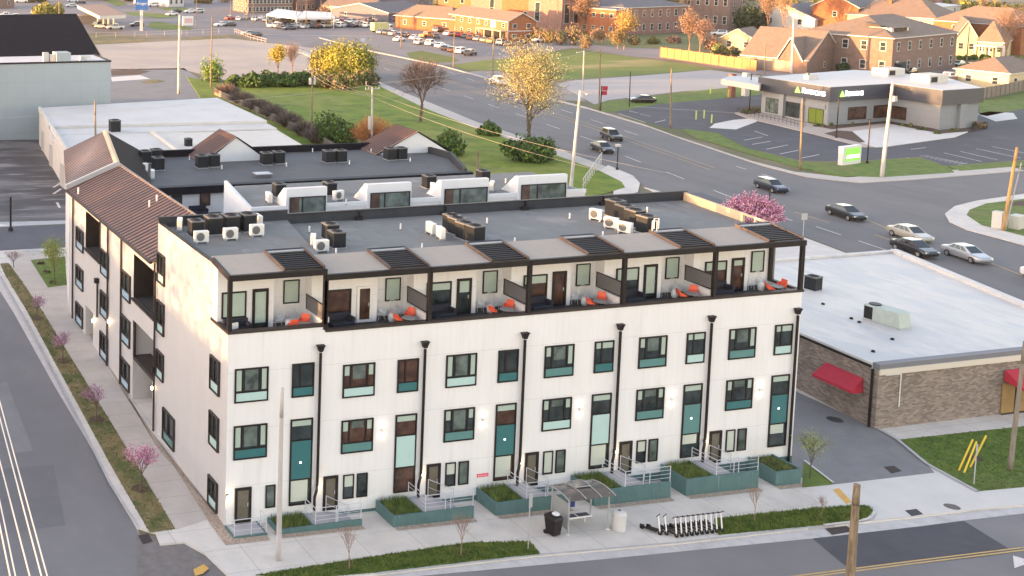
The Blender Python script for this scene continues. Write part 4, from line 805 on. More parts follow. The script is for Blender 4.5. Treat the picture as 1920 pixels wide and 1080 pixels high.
# ================================================================== MIDDLE ROW
MR = thing("townhouse_row", "middle townhouse row with grey roof deck and four white wedge-shaped stair bulkheads", "apartment building", (8.6, 20.5, 0))
def bM(b, name): return buildp(b, name, MR)
b = MB(); b.prism([(10.0, 20.5), (38.4, 20.5), (38.9, 28.3), (12, 28.6), (10.4, 27)], -.5, 13.0, M_PLASTER); bM(b, "wall")
b = MB(); b.prism([(10.15, 20.7), (38.2, 20.7), (38.7, 28.1), (12, 28.4), (10.6, 27)], 12.9, 13.06, M_ROOF); bM(b, "deck")
b = MB(); b.prism([(9.9, 20.45), (10.15, 20.45), (10.7, 27.1), (10.45, 27.1)], 12, lambda x, y: 13.1+(y-20.4)*.11, M_PLASTER); b.box(9.9, 38.4, 20.4, 20.6, 12.9, 13.22, M_PLASTER); bM(b, "edge_wall")
for xa, xb in ((535, 612), (687, 770), (826, 915), (970, 1062)):
    ym = {535: 352, 687: 345, 826: 338, 970: 331}[xa]; a = aty(xa, ym, 20.5); c = aty(xb, ym-3, 20.5); X0, X1 = a.x, c.x; zt = 14.5
    b = MB(); b.raw([(X0, 20.35, 11), (X1, 20.35, 11), (X1, 20.35, zt), (X0, 20.35, zt), (X0, 22.5, 13.07), (X1, 22.5, 13.07), (X0, 22.5, 12), (X1, 22.5, 12), (X0, 20.75, zt), (X1, 20.75, zt)],
                    [(0, 1, 2, 3), (3, 2, 9, 8), (8, 9, 5, 4), (0, 3, 8, 4, 6), (1, 7, 5, 9, 2)], M_PLASTER); g_ = bM(b, "stair_bulkhead")
    Wm = WP((0, 20.35, 0), (1, 0, 0), (0, -1, 0)); wn_ = window(g_, Wm, X0+.28, X1-.12, 12.2, 13.85, mull=(.36,), gm=M_GLASSG, fw=.07, name="glazed_door")
    q = MB(); q.box(X0+.36, X0+1.05, .026, .034, 12.4, 13.75, M_GLASSB, Wm); q.build("dark_leaf", wn_)
# ================================================================== unseen blocks added west of the side street to shade the near ground
def warehouse(x0, x1, y0, y1, H, label):
    t = thing("added_shade_block", label, "warehouse", ((x0+x1)/2, (y0+y1)/2, 0))
    bm_ = brickmat("shade_block_brick", (.22, .10, .07), (.27, .13, .09), (.3, .27, .24))
    b = MB(); b.box(x0, x1, y0, y1, -2, H-.5, bm_); buildp(b, "wall", t)
    b = MB(); b.box(x0-.2, x1+.2, y0-.2, y1+.2, H-.5, H, M_ROOF_D); buildp(b, "roof", t)
    n = int((y1-y0)/8)
    for i in range(n):
        y = y0+(i+.5)*(y1-y0)/n; W = WP((x1, 0, 0), (0, 1, 0), (1, 0, 0))
        w = window(t, W, y-1.6, y+1.6, 2.5, 5.5, mull=(.5,)); w.matrix_parent_inverse = Matrix.Translation(-Vector(t.location))
warehouse(-120, -85, -90, 30, 14.2, "long unseen brick block added for shade west of the side street, opposite the white townhouses")
warehouse(-125, -85, 34, 112, 14.2, "second unseen brick block added for shade further up the side street")
warehouse(-120, -86, 116, 178, 17.5, "tall unseen brick block added for shade at the upper end of the side street")
warehouse(-120, -90, 184, 330, 6.0, "low unseen brick block added for shade furthest up the side street")

M_WL = mat("sun_filter_leaves", (.05, .09, .02), .9, col2=(.12, .15, .04), scale=1)
for i_ in range(6):     # unseen trees added west of the side street to filter the low sun
    cx0, cy0 = -62+rnd.uniform(-3, 3), -2+i_*13.5; t = thing("sun_filter_tree", f"unseen tree added west of the side street to filter the sun, {['first', 'second', 'third', 'fourth', 'fifth', 'sixth'][i_]} from the camera end", "tree", (cx0, cy0, 0), 0, "unseen sun-filter trees added west of the side street")
    b = MB(); b.tube((0, 0, 0), (0, 0, 9), .35, .22, M_BARK, 8)
    for a in range(9): b.tube((0, 0, 6+a*.5), (math.cos(a*2.4)*5, math.sin(a*2.4)*5, 13+a*.8), .14, .04, M_BARK, 5)
    b.build("trunk", t); b = MB()
    for _ in range(8500):
        u = Vector((rnd.gauss(0, 1), rnd.gauss(0, 1), rnd.gauss(0, 1))).normalized()*rnd.uniform(.2, 1)**.4; q = Vector((u.x*6.5, u.y*8, 14.5+u.z*8)); s = .2*rnd.uniform(.6, 1.4)
        a = Vector((rnd.uniform(-1, 1), rnd.uniform(-1, 1), rnd.uniform(-1, 1))).normalized(); o = a.orthogonal().normalized(); o2 = a.cross(o); b.face([q-o*s, q-o2*s*.6, q+o*s, q+o2*s*.6], M_WL)
    b.build("crown", t)
# ================================================================== STOOPS with planters
STO = [(2.55, 7.7, -1.55, .38, 4.75), (9.35, 14.5, -2.1, .62, 11.3), (15.95, 20.9, -2.1, .62, 17.9), (22.45, 27.8, -2.25, .66, 24.5), (28.9, 34.2, -2.25, .66, 31.0)]
M_STEEL = M_RAIL; M_BLADE = leaf("planter_grass", (.05, .10, .02), (.20, .25, .06), 2)
ordn = ["second", "third", "fourth", "fifth", "sixth"]
def blades_mb(b, x0, x1, y0, y1, z, n, hh, m, r):
    for _ in range(n):
        x = r.uniform(x0, x1); y = r.uniform(y0, y1); a = r.uniform(0, 6.28); l = r.uniform(*hh); w = .018; dx, dy = math.cos(a), math.sin(a)
        b.face([(x-dy*w, y+dx*w, z), (x+dy*w, y-dx*w, z), (x+dx*l*.35, y+dy*l*.35, z+l)], m)
def railing(par, pts, zf, h=.95, bars=3):
    b = MB()
    for i, p in enumerate(pts):
        b.tube((p[0], p[1], p[2]), (p[0], p[1], p[2]+h), .025, m=M_STEEL, n=5)
    for i in range(len(pts)-1):
        a, c = Vector(pts[i]), Vector(pts[i+1])
        for j in range(bars+1):
            zz = h*(1-j/(bars+1)); b.tube(a+Vector((0, 0, zz)), c+Vector((0, 0, zz)), .022 if j == 0 else .012, m=M_STEEL, n=4)
    return b.build("railing", par)
for k, (xa, xb, yf, zt, xs) in enumerate(STO):
    t = thing("entrance_stoop", f"teal-walled stoop with grass planter and pale railing at the {ordn[k]} door from the left corner", "stoop", (xa, yf, gh(xa, yf)), 0, "entrance stoops along the front")
    def bs(b, n): return buildp(b, n, t)
    b = MB(); T = .1
    zb = lambda x, y: gh(x, y)-.1
    yi = -.06
    b.prism([(xa, yf), (xb, yf), (xb, yf+T), (xa, yf+T)], zb, zt, M_TEALW); b.prism([(xa, yf+T), (xa+T, yf+T), (xa+T, yi), (xa, yi)], zb, zt, M_TEALW)
    b.prism([(xs-T, yf+T), (xs, yf+T), (xs, yi), (xs-T, yi)], zb, zt, M_TEALW)
    bs(b, "planter_wall")
    b = MB(); b.box(xa+T, xs-T, yf+T, yi, zt-.9, zt-.12, M_MULCH); bs(b, "soil")
    b = MB(); blades_mb(b, xa+T+.03, xs-T-.03, yf+T+.03, yi-.05, zt-.12, 1300, (.18, .42), M_BLADE, random.Random(k)); g_ = bs(b, "planter_grass"); g_["kind"] = "stuff"
    b = MB(); b.box(xs, xs+1.35, yf+T, yi, zt-1.2, zt-.06, M_RAIL if 0 else mat("stoop_concrete", (.36, .36, .385), .85, var=.06, scale=1)); bs(b, "landing")
    b = MB(); n = 5; L_ = xb-(xs+1.35)-.25
    for i in range(n):
        x = xs+1.352+L_*i/n; b.box(x, x+L_/n-.002, yf+T, yi, zt-1.6, zt-.06-(i+1)*(zt-.06-gh(xb, yf)-.14)/(n+.3), mat("stoop_concrete", (0, 0, 0)))
    bs(b, "stairs")
    r_ = railing(t, [(xs+.08, yi-.1, zt-.06), (xs+.08, yf+.05, zt), (xs+1.35, yf+.05, zt), (xb-1.5, yf+.05, zt), (xb-.06, yf+.05, zt)], zt); r_.matrix_parent_inverse = Matrix.Translation(-Vector(t.location))
    r_ = railing(t, [(xs+1.4, yi-.05, zt-.06), (xb-.1, yi-.05, zt-.85)], zt, bars=1); r_.matrix_parent_inverse = Matrix.Translation(-Vector(t.location))
t = thing("entrance_stoop", "small teal-walled stoop with pale railing at the door nearest the left corner", "stoop", (.3, -1.4, 0), 0, "entrance stoops along the front")
b = MB(); b.box(-.05, 1.95, -1.45, -1.35, -.15, .22, M_TEALW); b.box(-.05, .05, -1.35, -.05, -.15, .22, M_TEALW); b.box(1.85, 1.95, -1.35, -.05, -.15, .22, M_TEALW); buildp(b, "wall", t)
b = MB(); b.box(.05, 1.85, -1.35, -.05, -.1, .2, mat("stoop_concrete", (0, 0, 0))); buildp(b, "landing", t)
r_ = railing(t, [(.0, -.1, .22), (.0, -1.4, .22), (1.0, -1.4, .22), (1.9, -1.4, .22), (1.9, -.6, .22)], 0, bars=2); r_.matrix_parent_inverse = Matrix.Translation(-Vector(t.location))
t = thing("planter_box", "square teal planter box at the right-hand end of the white facade", "planter", (35.5, -2.3, -.6))
b = MB(); zt = .42
for q in ((35.45, 37.35, -2.3, -2.2), (35.45, 35.55, -2.2, -.06), (37.25, 37.35, -2.2, -.06)): b.box(*q, -1.0, zt, M_TEALW)
buildp(b, "planter_wall", t)
b = MB(); b.box(35.55, 37.25, -2.2, -.06, -.6, .3, M_MULCH); buildp(b, "soil", t)
b = MB(); blades_mb(b, 35.6, 37.2, -2.15, -.1, .3, 900, (.08, .25), M_BLADE, random.Random(9)); g_ = buildp(b, "planter_grass", t); g_["kind"] = "stuff"

# ================================================================== AIR CONDITIONERS
def make_condenser(label, grp, loc, rz=0, s=1.0):
    t = thing("condenser_unit", label, "air conditioner", loc, rz, grp); w = .42*s; h = .95*s
    b = MB(); b.box(-w, w, -w, w, .05, h, M_ACDARK); b.build("casing", t, bevel=.03)
    b = MB(); b.box(-w*1.04, w*1.04, -w*1.04, w*1.04, h+.001, h+.07, M_ACTOP); l_ = b.build("lid", t)
    b = MB()
    for r_ in (.34, .25, .16, .07):
        n = 16
        for i in range(n):
            a0, a1 = 2*math.pi*i/n, 2*math.pi*(i+1)/n
            b.tube((r_*s*math.cos(a0), r_*s*math.sin(a0), h+.085), (r_*s*math.cos(a1), r_*s*math.sin(a1), h+.085), .008, m=M_BLACK, n=3, caps=False)
    for a in range(3): b.tube((-.36*s*math.cos(a), -.36*s*math.sin(a), h+.085), (.36*s*math.cos(a), .36*s*math.sin(a), h+.085), .012, m=M_BLACK, n=3)
    b.lathe([(.345*s, 0), (.345*s, .006)], M_BLACK, 16, (0, 0, h+.072)); b.build("fan_guard", t)
    b = MB(); b.box(-w*1.1, w*1.1, -w*1.1, w*1.1, 0, .05, M_METALG); b.build("pad", t)
    return t
def make_heatpump(label, grp, loc, rz=0):
    t = thing("heat_pump", label, "air conditioner", loc, rz, grp)
    b = MB(); b.box(-.46, .46, -.17, .17, .1, .78, M_ACWHITE); b.build("casing", t, bevel=.03)
    b = MB(); n = 20; b.raw([(-.1+.26*math.cos(2*math.pi*i/n), -.176, .44+.26*math.sin(2*math.pi*i/n)) for i in range(n)]+[(-.1+.26*math.cos(2*math.pi*i/n), -.19, .44+.26*math.sin(2*math.pi*i/n)) for i in range(n)], [tuple(range(n)), tuple(range(n, 2*n))]+[(i, (i+1) % n, n+(i+1) % n, n+i) for i in range(n)], M_ACGRILL); b.build("fan_grille", t)
    b = MB(); b.box(-.4, -.3, -.2, .2, 0, .1, M_METALG); b.box(.3, .4, -.2, .2, 0, .1, M_METALG); b.build("foot", t)
    return t
C0_ = None; H0_ = None
def cond(px, py, z, label, grp, rz=0.0, s=1.0):
    global C0_
    p = atz(px, py, z)
    if C0_ is None: C0_ = make_condenser(label, grp, p, rz); return C0_
    c = dup(C0_, None, p, rz, label, grp); c.scale = (s, s, s); return c
def hp(px, py, z, label, grp, rz=0.0):
    global H0_
    p = atz(px, py, z)
    if H0_ is None: H0_ = make_heatpump(label, grp, p, rz); return H0_
    return dup(H0_, None, p, rz, label, grp)
def series(fn, pts, z, grp, fmt, rz=0.0, **kw):
    n = len(pts); words_ = ["first", "second", "third", "fourth", "fifth", "sixth"]
    for i, q in enumerate(pts):
        fn(q[0], q[1], z, fmt.format(words_[i] if n > 1 else "single"), grp, q[2] if len(q) > 2 else rz, **kw)
g = "condensers on the flat roofs"; g2 = "white heat pumps on the flat roofs"
series(cond, [(367, 442), (399, 438), (432, 435), (463, 432, .1)], 14.34, g, "{} dark condenser from the left edge of the nearest roof", 0, s=1.12)
series(hp, [(377, 456), (432, 450), (481, 443)], 14.34, g2, "{} white heat pump in front of the leftmost condenser row", 0)
series(hp, [(337, 432, 1.2), (483, 424, 1.57)], 14.34, g2, "{} sideways white heat pump beside the leftmost condenser row")
series(cond, [(619, 448), (631, 463)], 14.06, g, "{} condenser near the nearest roof's left middle, by two white units", s=1.0)
series(hp, [(587, 463, 1.1), (602, 473, 0)], 14.06, g2, "{} white heat pump behind the first pergola")
series(cond, [(847, 432), (857, 438), (872, 447), (890, 453)], 14.06, g, "{} condenser in the middle roof cluster, counted from the rear", .12, s=1.05)
series(hp, [(808, 439, 1.5), (826, 448, 1.35)], 14.06, g2, "{} sideways white heat pump beside the middle roof cluster")
series(cond, [(1153, 405), (1171, 415), (1190, 424), (1212, 436)], 14.06, g, "{} condenser in the right roof cluster, counted from the rear", .12, s=1.12)
series(hp, [(1118, 413, -1.2), (1146, 429, -1.0), (1172, 438, -1.2)], 14.06, g2, "{} sunlit white heat pump beside the right roof cluster, from the rear")
series(cond, [(378, 314), (400, 312), (500, 308), (523, 306), (616, 303), (638, 302), (731, 298), (751, 297)][:2], 11.64, g, "{} condenser before the left small gable", s=1.15)
series(cond, [(499, 308), (522, 306)], 11.64, g, "{} condenser right of the left small gable", s=1.12)
series(cond, [(616, 304), (638, 303)], 11.64, g, "{} condenser midway between the two small gables", s=1.12)
series(cond, [(731, 299), (751, 298)], 11.64, g, "{} condenser before the right small gable", s=1.12)
series(cond, [(293, 302), (296, 318), (272, 305)], 11.64, g, "{} condenser beside the skew brown gable", s=1.15)
series(hp, [(286, 335, 1.3), (268, 322, .3)], 11.64, g2, "{} white heat pump beside the skew brown gable")
series(cond, [(523, 368), (618, 365)], 13.07, g, "{} condenser beside the leftmost stair bulkhead")
series(hp, [(634, 376, .3)], 13.07, g2, "white heat pump between the first and second stair bulkheads")
series(hp, [(812, 362, 1.2), (922, 358, .9), (504, 380, 1.4)], 13.07, g2, "{} white heat pump on the middle row's deck, from its right-hand half")
series(cond, [(804, 352), (905, 342)], 13.07, g, "{} condenser behind the second and third stair bulkheads")
# vents, hatch, ladder on the roofs
M_PVC = mat("white_pvc", (.78, .77, .74), .5)
vp = None
for i, (px, py, z, l_) in enumerate(((580, 436, 14.06, "left of the middle cluster on the nearest roof"), (751, 431, 14.06, "near the rear parapet, left of the middle roof cluster"), (913, 420, 14.06, "right of the middle roof cluster"), (1068, 411, 14.06, "left of the right roof cluster"), (1213, 399, 14.06, "behind the right roof cluster"), (791, 469, 14.06, "just behind the second pergola"), (965, 458, 14.06, "just behind the third pergola"), (1130, 446, 14.06, "just behind the fourth pergola"), (630, 478, 14.06, "just behind the first pergola"),
                                  (355, 301, 11.64, "left of the left small gable on the rear roof"), (416, 318, 11.64, "in front of the left small gable"), (537, 313, 11.64, "right of the condenser pair by the left gable"), (586, 286, 11.64, "at the rear parapet between the small gables"), (655, 309, 11.64, "right of the midway condenser pair"), (696, 287, 11.64, "left of the right small gable"), (769, 304, 11.64, "right of the right gable's condensers"), (649, 384, 13.07, "between the first two stair bulkheads"), (948, 344, 13.07, "left of the last stair bulkhead"))):
    p = atz(px, py, z)
    if vp is None:
        b = MB(); b.tube((0, 0, 0), (0, 0, .42), .055, m=M_PVC, n=8); b.lathe([(.09, 0), (.07, .05)], M_ACTOP, 8); vp = b.build("vent_pipe"); tag(vp, "white vent pipe "+l_, "vent", "vent pipes on the roofs"); vp.location = p
    else: c = dup(vp, None, p, None, "white vent pipe "+l_)
p = atz(492, 331, 11.64); b = MB(); b.box(-.7, .7, -.45, .45, 0, .25, M_ACTOP); b.box(-.75, .75, -.5, .5, .25, .33, M_METALG); o = b.build("roof_hatch", loc=p); tag(o, "low grey roof hatch on the rear charcoal roof", "hatch")
t = thing("roof_ladder", "white ladder rails standing behind the fifth pergola", "ladder", atz(1222, 445, 14.3))
for dx in (0, .55):
    b = MB()
    for x in (dx, dx+.35): b.tube((x, 0, -.3), (x, 0, 1.05), .035, m=M_PVC, n=5)
    b.tube((dx, 0, 1.05), (dx+.35, 0, 1.05), .035, m=M_PVC, n=5); b.build("rail", t); t.children[-1].location = (0, dx*.9, 0)
b = MB()
for i in range(3): b.tube((0, 0, .1+.3*i), (.55, .5, .1+.3*i), .02, m=M_PVC, n=4)
b.build("rung", t)

# ================================================================== TERRACE FURNITURE
def make_sofa(t):
    b = MB(); b.box(-.75, .75, -.38, .38, .12, .42, M_SOFA); b.build("seat", t, bevel=.04)
    b = MB(); b.box(-.75, .75, .2, .4, .425, .85, M_SOFA); b.box(.58, .78, -.36, .19, .425, .68, M_SOFA); b.build("backrest", t, bevel=.04)
    for x in (-.68, .68):
        b = MB(); b.box(x-.03, x+.03, -.33, -.27, 0, .12, M_BLACK); b.box(x-.03, x+.03, .27, .33, 0, .12, M_BLACK); b.build("leg", t)
def make_wire(t):
    b = MB(); n = 14
    c = lambda a, z: Vector((.36*math.cos(a), .12*math.sin(a)*1.0+(.25 if z > .45 else 0), z))
    P = [Vector((.38*math.cos(2*math.pi*i/n), .30+.10*math.sin(2*math.pi*i/n), .62+.38*math.sin(2*math.pi*i/n))) for i in range(n)]
    for i in range(n): b.tube(P[i], P[(i+1) % n], .018, m=M_WWIRE, n=4); b.tube(P[i], (0, .08, .42), .008, m=M_WWIRE, n=3)
    Q = [Vector((.3*math.cos(2*math.pi*i/n), .02+.27*math.sin(2*math.pi*i/n), .40)) for i in range(n)]
    for i in range(n): b.tube(Q[i], Q[(i+1) % n], .016, m=M_WWIRE, n=4); b.tube(Q[i], (0, .02, .36), .008, m=M_WWIRE, n=3)
    b.build("shell", t)
    for x, y in ((-.2, -.18), (.2, -.18), (-.2, .22), (.2, .22)): b = MB(); b.tube((x, y, 0), (x*.7, y*.7, .38), .012, m=M_WWIRE, n=4); b.build("leg", t)
def make_orange(t):
    b = MB(); n = 12
    for th, y0, z0, y1, z1 in ((.26, -.22, .40, .16, .38), (.27, .16, .38, .27, .52), (.24, .27, .52, .31, .80)):
        b.raw([(-th, y0, z0), (th, y0, z0), (th*.95, y1, z1), (-th*.95, y1, z1), (-th, y0, z0-.03), (th, y0, z0-.03), (th*.95, y1+.02, z1-.03), (-th*.95, y1+.02, z1-.03)], [(0, 1, 2, 3), (4, 7, 6, 5), (0, 4, 5, 1), (1, 5, 6, 2), (2, 6, 7, 3), (3, 7, 4, 0)], M_ORANGE)
    b.raw([(-.27, -.15, .40), (-.25, .2, .38), (-.25, .28, .6), (-.28, .02, .55)], [(0, 1, 2, 3)], M_ORANGE); b.raw([(.27, -.15, .40), (.25, .2, .38), (.25, .28, .6), (.28, .02, .55)], [(0, 1, 2, 3)], M_ORANGE)
    b.build("shell", t)
    for x, y in ((-.22, -.2), (.22, -.2), (-.22, .22), (.22, .22)): b = MB(); b.tube((x, y, 0), (x*.6, y*.6, .37), .016, m=M_WOODP, n=4); b.build("leg", t)
def make_stool(t):
    b = MB(); b.lathe([(.15, 0), (.2, .1), (.21, .3), (.15, .45)], M_WWIRE, 12); b.build("body", t)
    b = MB(); b.lathe([(.17, .452), (.17, .48)], M_PVC, 12); b.build("seat", t)
def make_table(t):
    b = MB(); b.lathe([(.42, .44), (.43, .47)], M_TABLE, 20); b.build("table_top", t)
    b = MB(); b.tube((0, 0, .02), (0, 0, .44), .04, m=M_BLACK); b.lathe([(.22, 0), (.2, .02)], M_BLACK, 12); b.build("pedestal", t)
def make_cushion(t):
    b = MB(); b.box(-.24, .24, -.06, .06, 0, .34, M_CUSH); b.build("cover", t, bevel=.03)
MK = {"sofa": make_sofa, "wire_chair": make_wire, "orange_chair": make_orange, "stool": make_stool, "round_table": make_table, "cushion": make_cushion}
PRO = {}
def put(kind, loc, rz, label, cat, grp):
    if kind not in PRO:
        t = thing(kind, label, cat, loc, rz, grp); MK[kind](t); PRO[kind] = t; return t
    return dup(PRO[kind], None, loc, rz, label, grp)
tn = ["leftmost", "second", "third", "fourth", "fifth", "rightmost"]
for k in range(6):
    B = PB[k]; z = 10.78 if k == 0 else 10.66; w = f"on the {tn[k]} roof terrace"
    put("sofa", (B+1.55 if k else 1.0, 1.15, z), .1 if k else 0, f"navy outdoor sofa under the window {w}", "sofa", "navy terrace sofas")
    put("wire_chair", (B+4.62, 2.0, z), -.3, f"left white round wire chair {w}", "chair", "white wire chairs on the terraces")
    put("wire_chair", (B+5.65, 2.05, z), .3, f"right white round wire chair {w}", "chair", "white wire chairs on the terraces")
    put("stool", (B+5.05, 1.55, z), 0, f"white drum stool between the wire chairs {w}", "stool", "white drum stools on the terraces")
    put("orange_chair", (B+4.95+rnd.uniform(-.15, .15), .85+rnd.uniform(-.1, .1), z), (1.2 if k else 2.9)+rnd.uniform(-.5, .5), f"left orange chair at the round table {w}", "chair", "orange chairs on the terraces")
    put("orange_chair", (B+6.0+rnd.uniform(-.2, .1), 1.15+rnd.uniform(-.2, .2), z), -1.0+rnd.uniform(-.6, .6), f"right orange chair at the round table {w}", "chair", "orange chairs on the terraces")
    put("round_table", (B+5.55+rnd.uniform(-.12, .12), .75+rnd.uniform(-.12, .12), z), 0, f"grey round table {w}", "table", "round tables on the terraces")
for k, x in ((0, .75), (1, 6.35), (3, 19.4)): put("cushion", (x, .95, 11.2 if k == 0 else 11.1), .3, f"white striped cushion on the sofa of the {tn[k]} roof terrace", "cushion", "white cushions on terrace sofas")
q = aty(372, 402, 33.0); put("sofa", (q.x, 33.0, 9.58), 0, "dark sofa on the rear block's sheltered terrace", "sofa", "navy terrace sofas")

# ================================================================== BRICK SHOP on the right with the white roof
SB = thing("brick_shop", "low tan brick shop with white membrane roof and red awnings, right of the alley", "shop", (49.03, 3.13, -.4))
def bB(b, n): return buildp(b, n, SB)
M_BRK = brickmat("tan_brick", (.17, .13, .105), (.36, .29, .24), (.25, .215, .19), .34, .12, ms=.014)
M_WROOF = blotch(blotch(line_overlay(mat("white_membrane_roof", (.62, .58, .53), .6, var=.05, scale=.4), 'x', 6.5, .05, .72, 0, .3), 1.1, .65, (.48, .48, .475), .48, .62, (1, .25, 1), 3), .3, .8, (.50, .50, .49), .48, .6, (1, .5, 1), 6)
RP = [(49.03, 3.13), (90, 3.13), (90, 14)]
pr_ = [atz(*q, 4.0) for q in ((1680, 473), (1640, 473), (1455, 485))]
X1_ = pr_[0].x; Y1_ = pr_[0].y
foot = [(49.03, 3.13), (88, 3.13), (87.3, 6.0), (X1_+1.0, Y1_+.5), (50.5, Y1_+.6)]
q1 = atz(1920, 572, 4.0); q0 = pr_[0]
dq = (q1-q0).normalized(); far_ = q0+dq*60; tt = (3.13-q0.y)/(dq.y); far_ = q0+dq*tt
foot = [(49.03, 3.13), (far_.x, 3.13), (q0.x, q0.y), (50.4, q0.y+.2)]
b = MB(); b.prism(foot, -2, 3.75, M_BRK); bB(b, "wall")
b = MB(); b.prism([(49.1, 3.6), (far_.x-.4, 3.6), (q0.x-.4, q0.y-.3), (50.45, q0.y-.1)], 3.755, 4.0, M_WROOF); bB(b, "roof")
b = MB(); b.prism([(49.0, 3.05), (far_.x, 3.05), (far_.x-.4, 3.6), (49.0, 3.6)], 3.76, 4.16, mat("dark_coping", (.17, .17, .19), .6)); bB(b, "front_coping")
b = MB(); b.box(49.0, far_.x-.3, 2.98, 3.1, 3.42, 3.82, mat("cream_fascia", (.62, .56, .47), .6)); bB(b, "fascia")
b = MB(); b.prism([(48.93, 3.6), (49.1, 3.6), (50.5, q0.y), (50.33, q0.y)], 3.7, 4.1, M_WROOF); b.prism([(48.86, 3.6), (48.92, 3.6), (50.32, q0.y), (50.26, q0.y)], 3.75, 3.95, M_BLACK)
d_ = (Vector((far_.x, 3.13))-Vector((q0.x, q0.y))).normalized(); n_ = Vector((-d_.y, d_.x))
b.prism([(q0.x+n_.x*.1, q0.y+n_.y*.1), (q0.x-n_.x*.5, q0.y-n_.y*.5), (far_.x-n_.x*.5, 3.7), (far_.x+n_.x*.1, 3.7)], 3.9, 4.32, M_WROOF)
b.box(50.4, q0.x, q0.y-.15, q0.y+.25, 3.9, 4.2, M_WROOF); bB(b, "roof_edge")
for y in (3.55, 10.9):
    b = MB(); b.tube((48.93+(y-3.1)*.055, y, 3.7), (48.93+(y-3.1)*.055, y, -.5), .09, m=M_BLACK, n=6); bB(b, "downspout")
b = MB(); b.tube((49.6, 3.06, 3.35), (50.9, 3.06, 3.35), .035, m=M_PVC, n=5); b.tube((50.9, 3.06, 3.35), (50.9, 3.06, 1.0), .035, m=M_PVC, n=5); bB(b, "conduit")
b = MB(); x_ = 48.98
b.raw([(x_+.05, 4.3, 2.75), (x_+.2, 7.5, 2.75), (x_-.85, 7.6, 1.95), (x_-.9, 4.2, 1.95), (x_-.9, 4.2, 1.75), (x_-.85, 7.6, 1.75), (x_+.05, 4.2, 1.75), (x_+.2, 7.6, 1.75)], [(0, 3, 2, 1), (3, 4, 5, 2), (0, 6, 4, 3), (1, 2, 5, 7)], M_RED); bB(b, "awning")
Wl = WP((49.02, 0, 0), (.055, 1, 0), (-1, 0, 0)); w_ = window(SB, Wl, 5.2, 6.4, .55, 1.7, fw=.05, fm=mat("tan_frame", (.3, .26, .2), .6)); w_.matrix_parent_inverse = Matrix.Translation(-Vector(SB.location))
# the street entrance on the right edge
e0 = aty(1875, 770, 3.1); M_BRN = mat("amber_shopfront", (.30, .19, .07), .5, var=.2, scale=1)
b = MB(); b.box(e0.x, e0.x+9, 3.02, 3.1, e0.z-.3, e0.z+2.0, M_BRN); bB(b, "shopfront")
b = MB(); b.box(e0.x+1.15, e0.x+1.3, 2.98, 3.02, e0.z-.3, e0.z+2.0, M_BLACK); b.box(e0.x, e0.x+3, 2.99, 3.015, e0.z-.3, e0.z-.18, M_BLACK); bB(b, "door_frame")
z_ = e0.z+3.0; b = MB(); x_ = e0.x
b.raw([(x_+.05, 3.0, z_), (x_+9, 3.0, z_), (x_+9, 1.6, z_-.9), (x_+.1, 1.6, z_-.9), (x_, 3.0, z_-.75), (x_+.1, 1.6, z_-1.05), (x_+9, 1.6, z_-1.05)], [(0, 3, 2, 1), (3, 5, 6, 2), (0, 4, 5, 3)], M_RED); bB(b, "awning")
# rooftop units on the shop
t = thing("rooftop_unit", "long pale green rooftop unit on the white membrane roof", "rooftop unit", atz(1660, 607, 4.0), math.atan2(-1, .15))
MG = mat("pale_green_casing", (.40, .45, .40), .6, var=.1, scale=2); r0_ = Vector((0, 0, 0))
b = MB(); b.box(-1.3, .9, -.65, .65, .12, 1.25, MG); b.raw([(.9, -.65, .12), (1.5, -.65, .12), (1.5, .65, .12), (.9, .65, .12), (.9, -.65, 1.25), (1.32, -.65, 1.2), (1.32, .65, 1.2), (.9, .65, 1.25)], [(0, 3, 2, 1), (4, 5, 6, 7), (0, 1, 5, 4), (1, 2, 6, 5), (2, 3, 7, 6)], MG); b.build("casing", t, bevel=.02)
b = MB(); b.lathe([(.4, 1.255), (.42, 1.33), (.36, 1.33)], M_BLACK, 16, (-.85, 0, 0)); b.build("fan", t)
b = MB(); b.box(-1.31, -1.305, -.6, .6, .2, 1.15, M_ACDARK); b.box(-1.25, -.6, -.656, -.651, .2, 1.15, M_ACDARK); b.build("coil", t)
b = MB(); b.box(-1.4, 1.55, -.7, .7, 0, .12, M_METALG); b.build("curb", t)
c = cond(1524, 543, 4.0, "grey condenser near the left rear corner of the white roof", g, .2, s=1.15)
for i, (px, py, l_) in enumerate(((1543, 571, "leftmost"), (1596, 598, "second"), (1611, 605, "third"), (1673, 637, "fourth"), (1637, 660, "lowest"))):
    p = atz(px, py, 4.0); b = MB(); b.lathe([(.14, 0), (.12, .12), (.02, .16)], M_BLACK, 10); o = b.build("roof_drain", loc=p); tag(o, f"{l_} of the small dark drain caps on the white shop roof", "roof drain", "drain caps on the white roof")
# red panel sign on a post in front of the shop
p = at(1893, 800); t = thing("shop_sign", "small red sign with pale border by the shop entrance", "sign", (e0.x+.4, 1.3, gh(60, 1.3)))
b = MB(); b.box(-.02, .42, -.03, .03, 2.05-.35, 2.05, M_RED); b.build("panel", t)
b = MB()
for q in ((-.05, .45, 1.66, 1.70), (-.05, .45, 2.05, 2.09), (-.05, -.02, 1.70, 2.05), (.42, .45, 1.70, 2.05)): b.box(q[0], q[1], -.035, .035, q[2], q[3], mat("pale_pink", (.75, .45, .45), .6))
b.box(.08, .34, -.034, -.031, 1.82, 1.92, mat("pale_pink", (0, 0, 0))); b.build("border", t)
b = MB(); b.tube((.5, 0, 0), (.5, 0, 2.1), .04, m=M_BLACK); b.build("post", t)
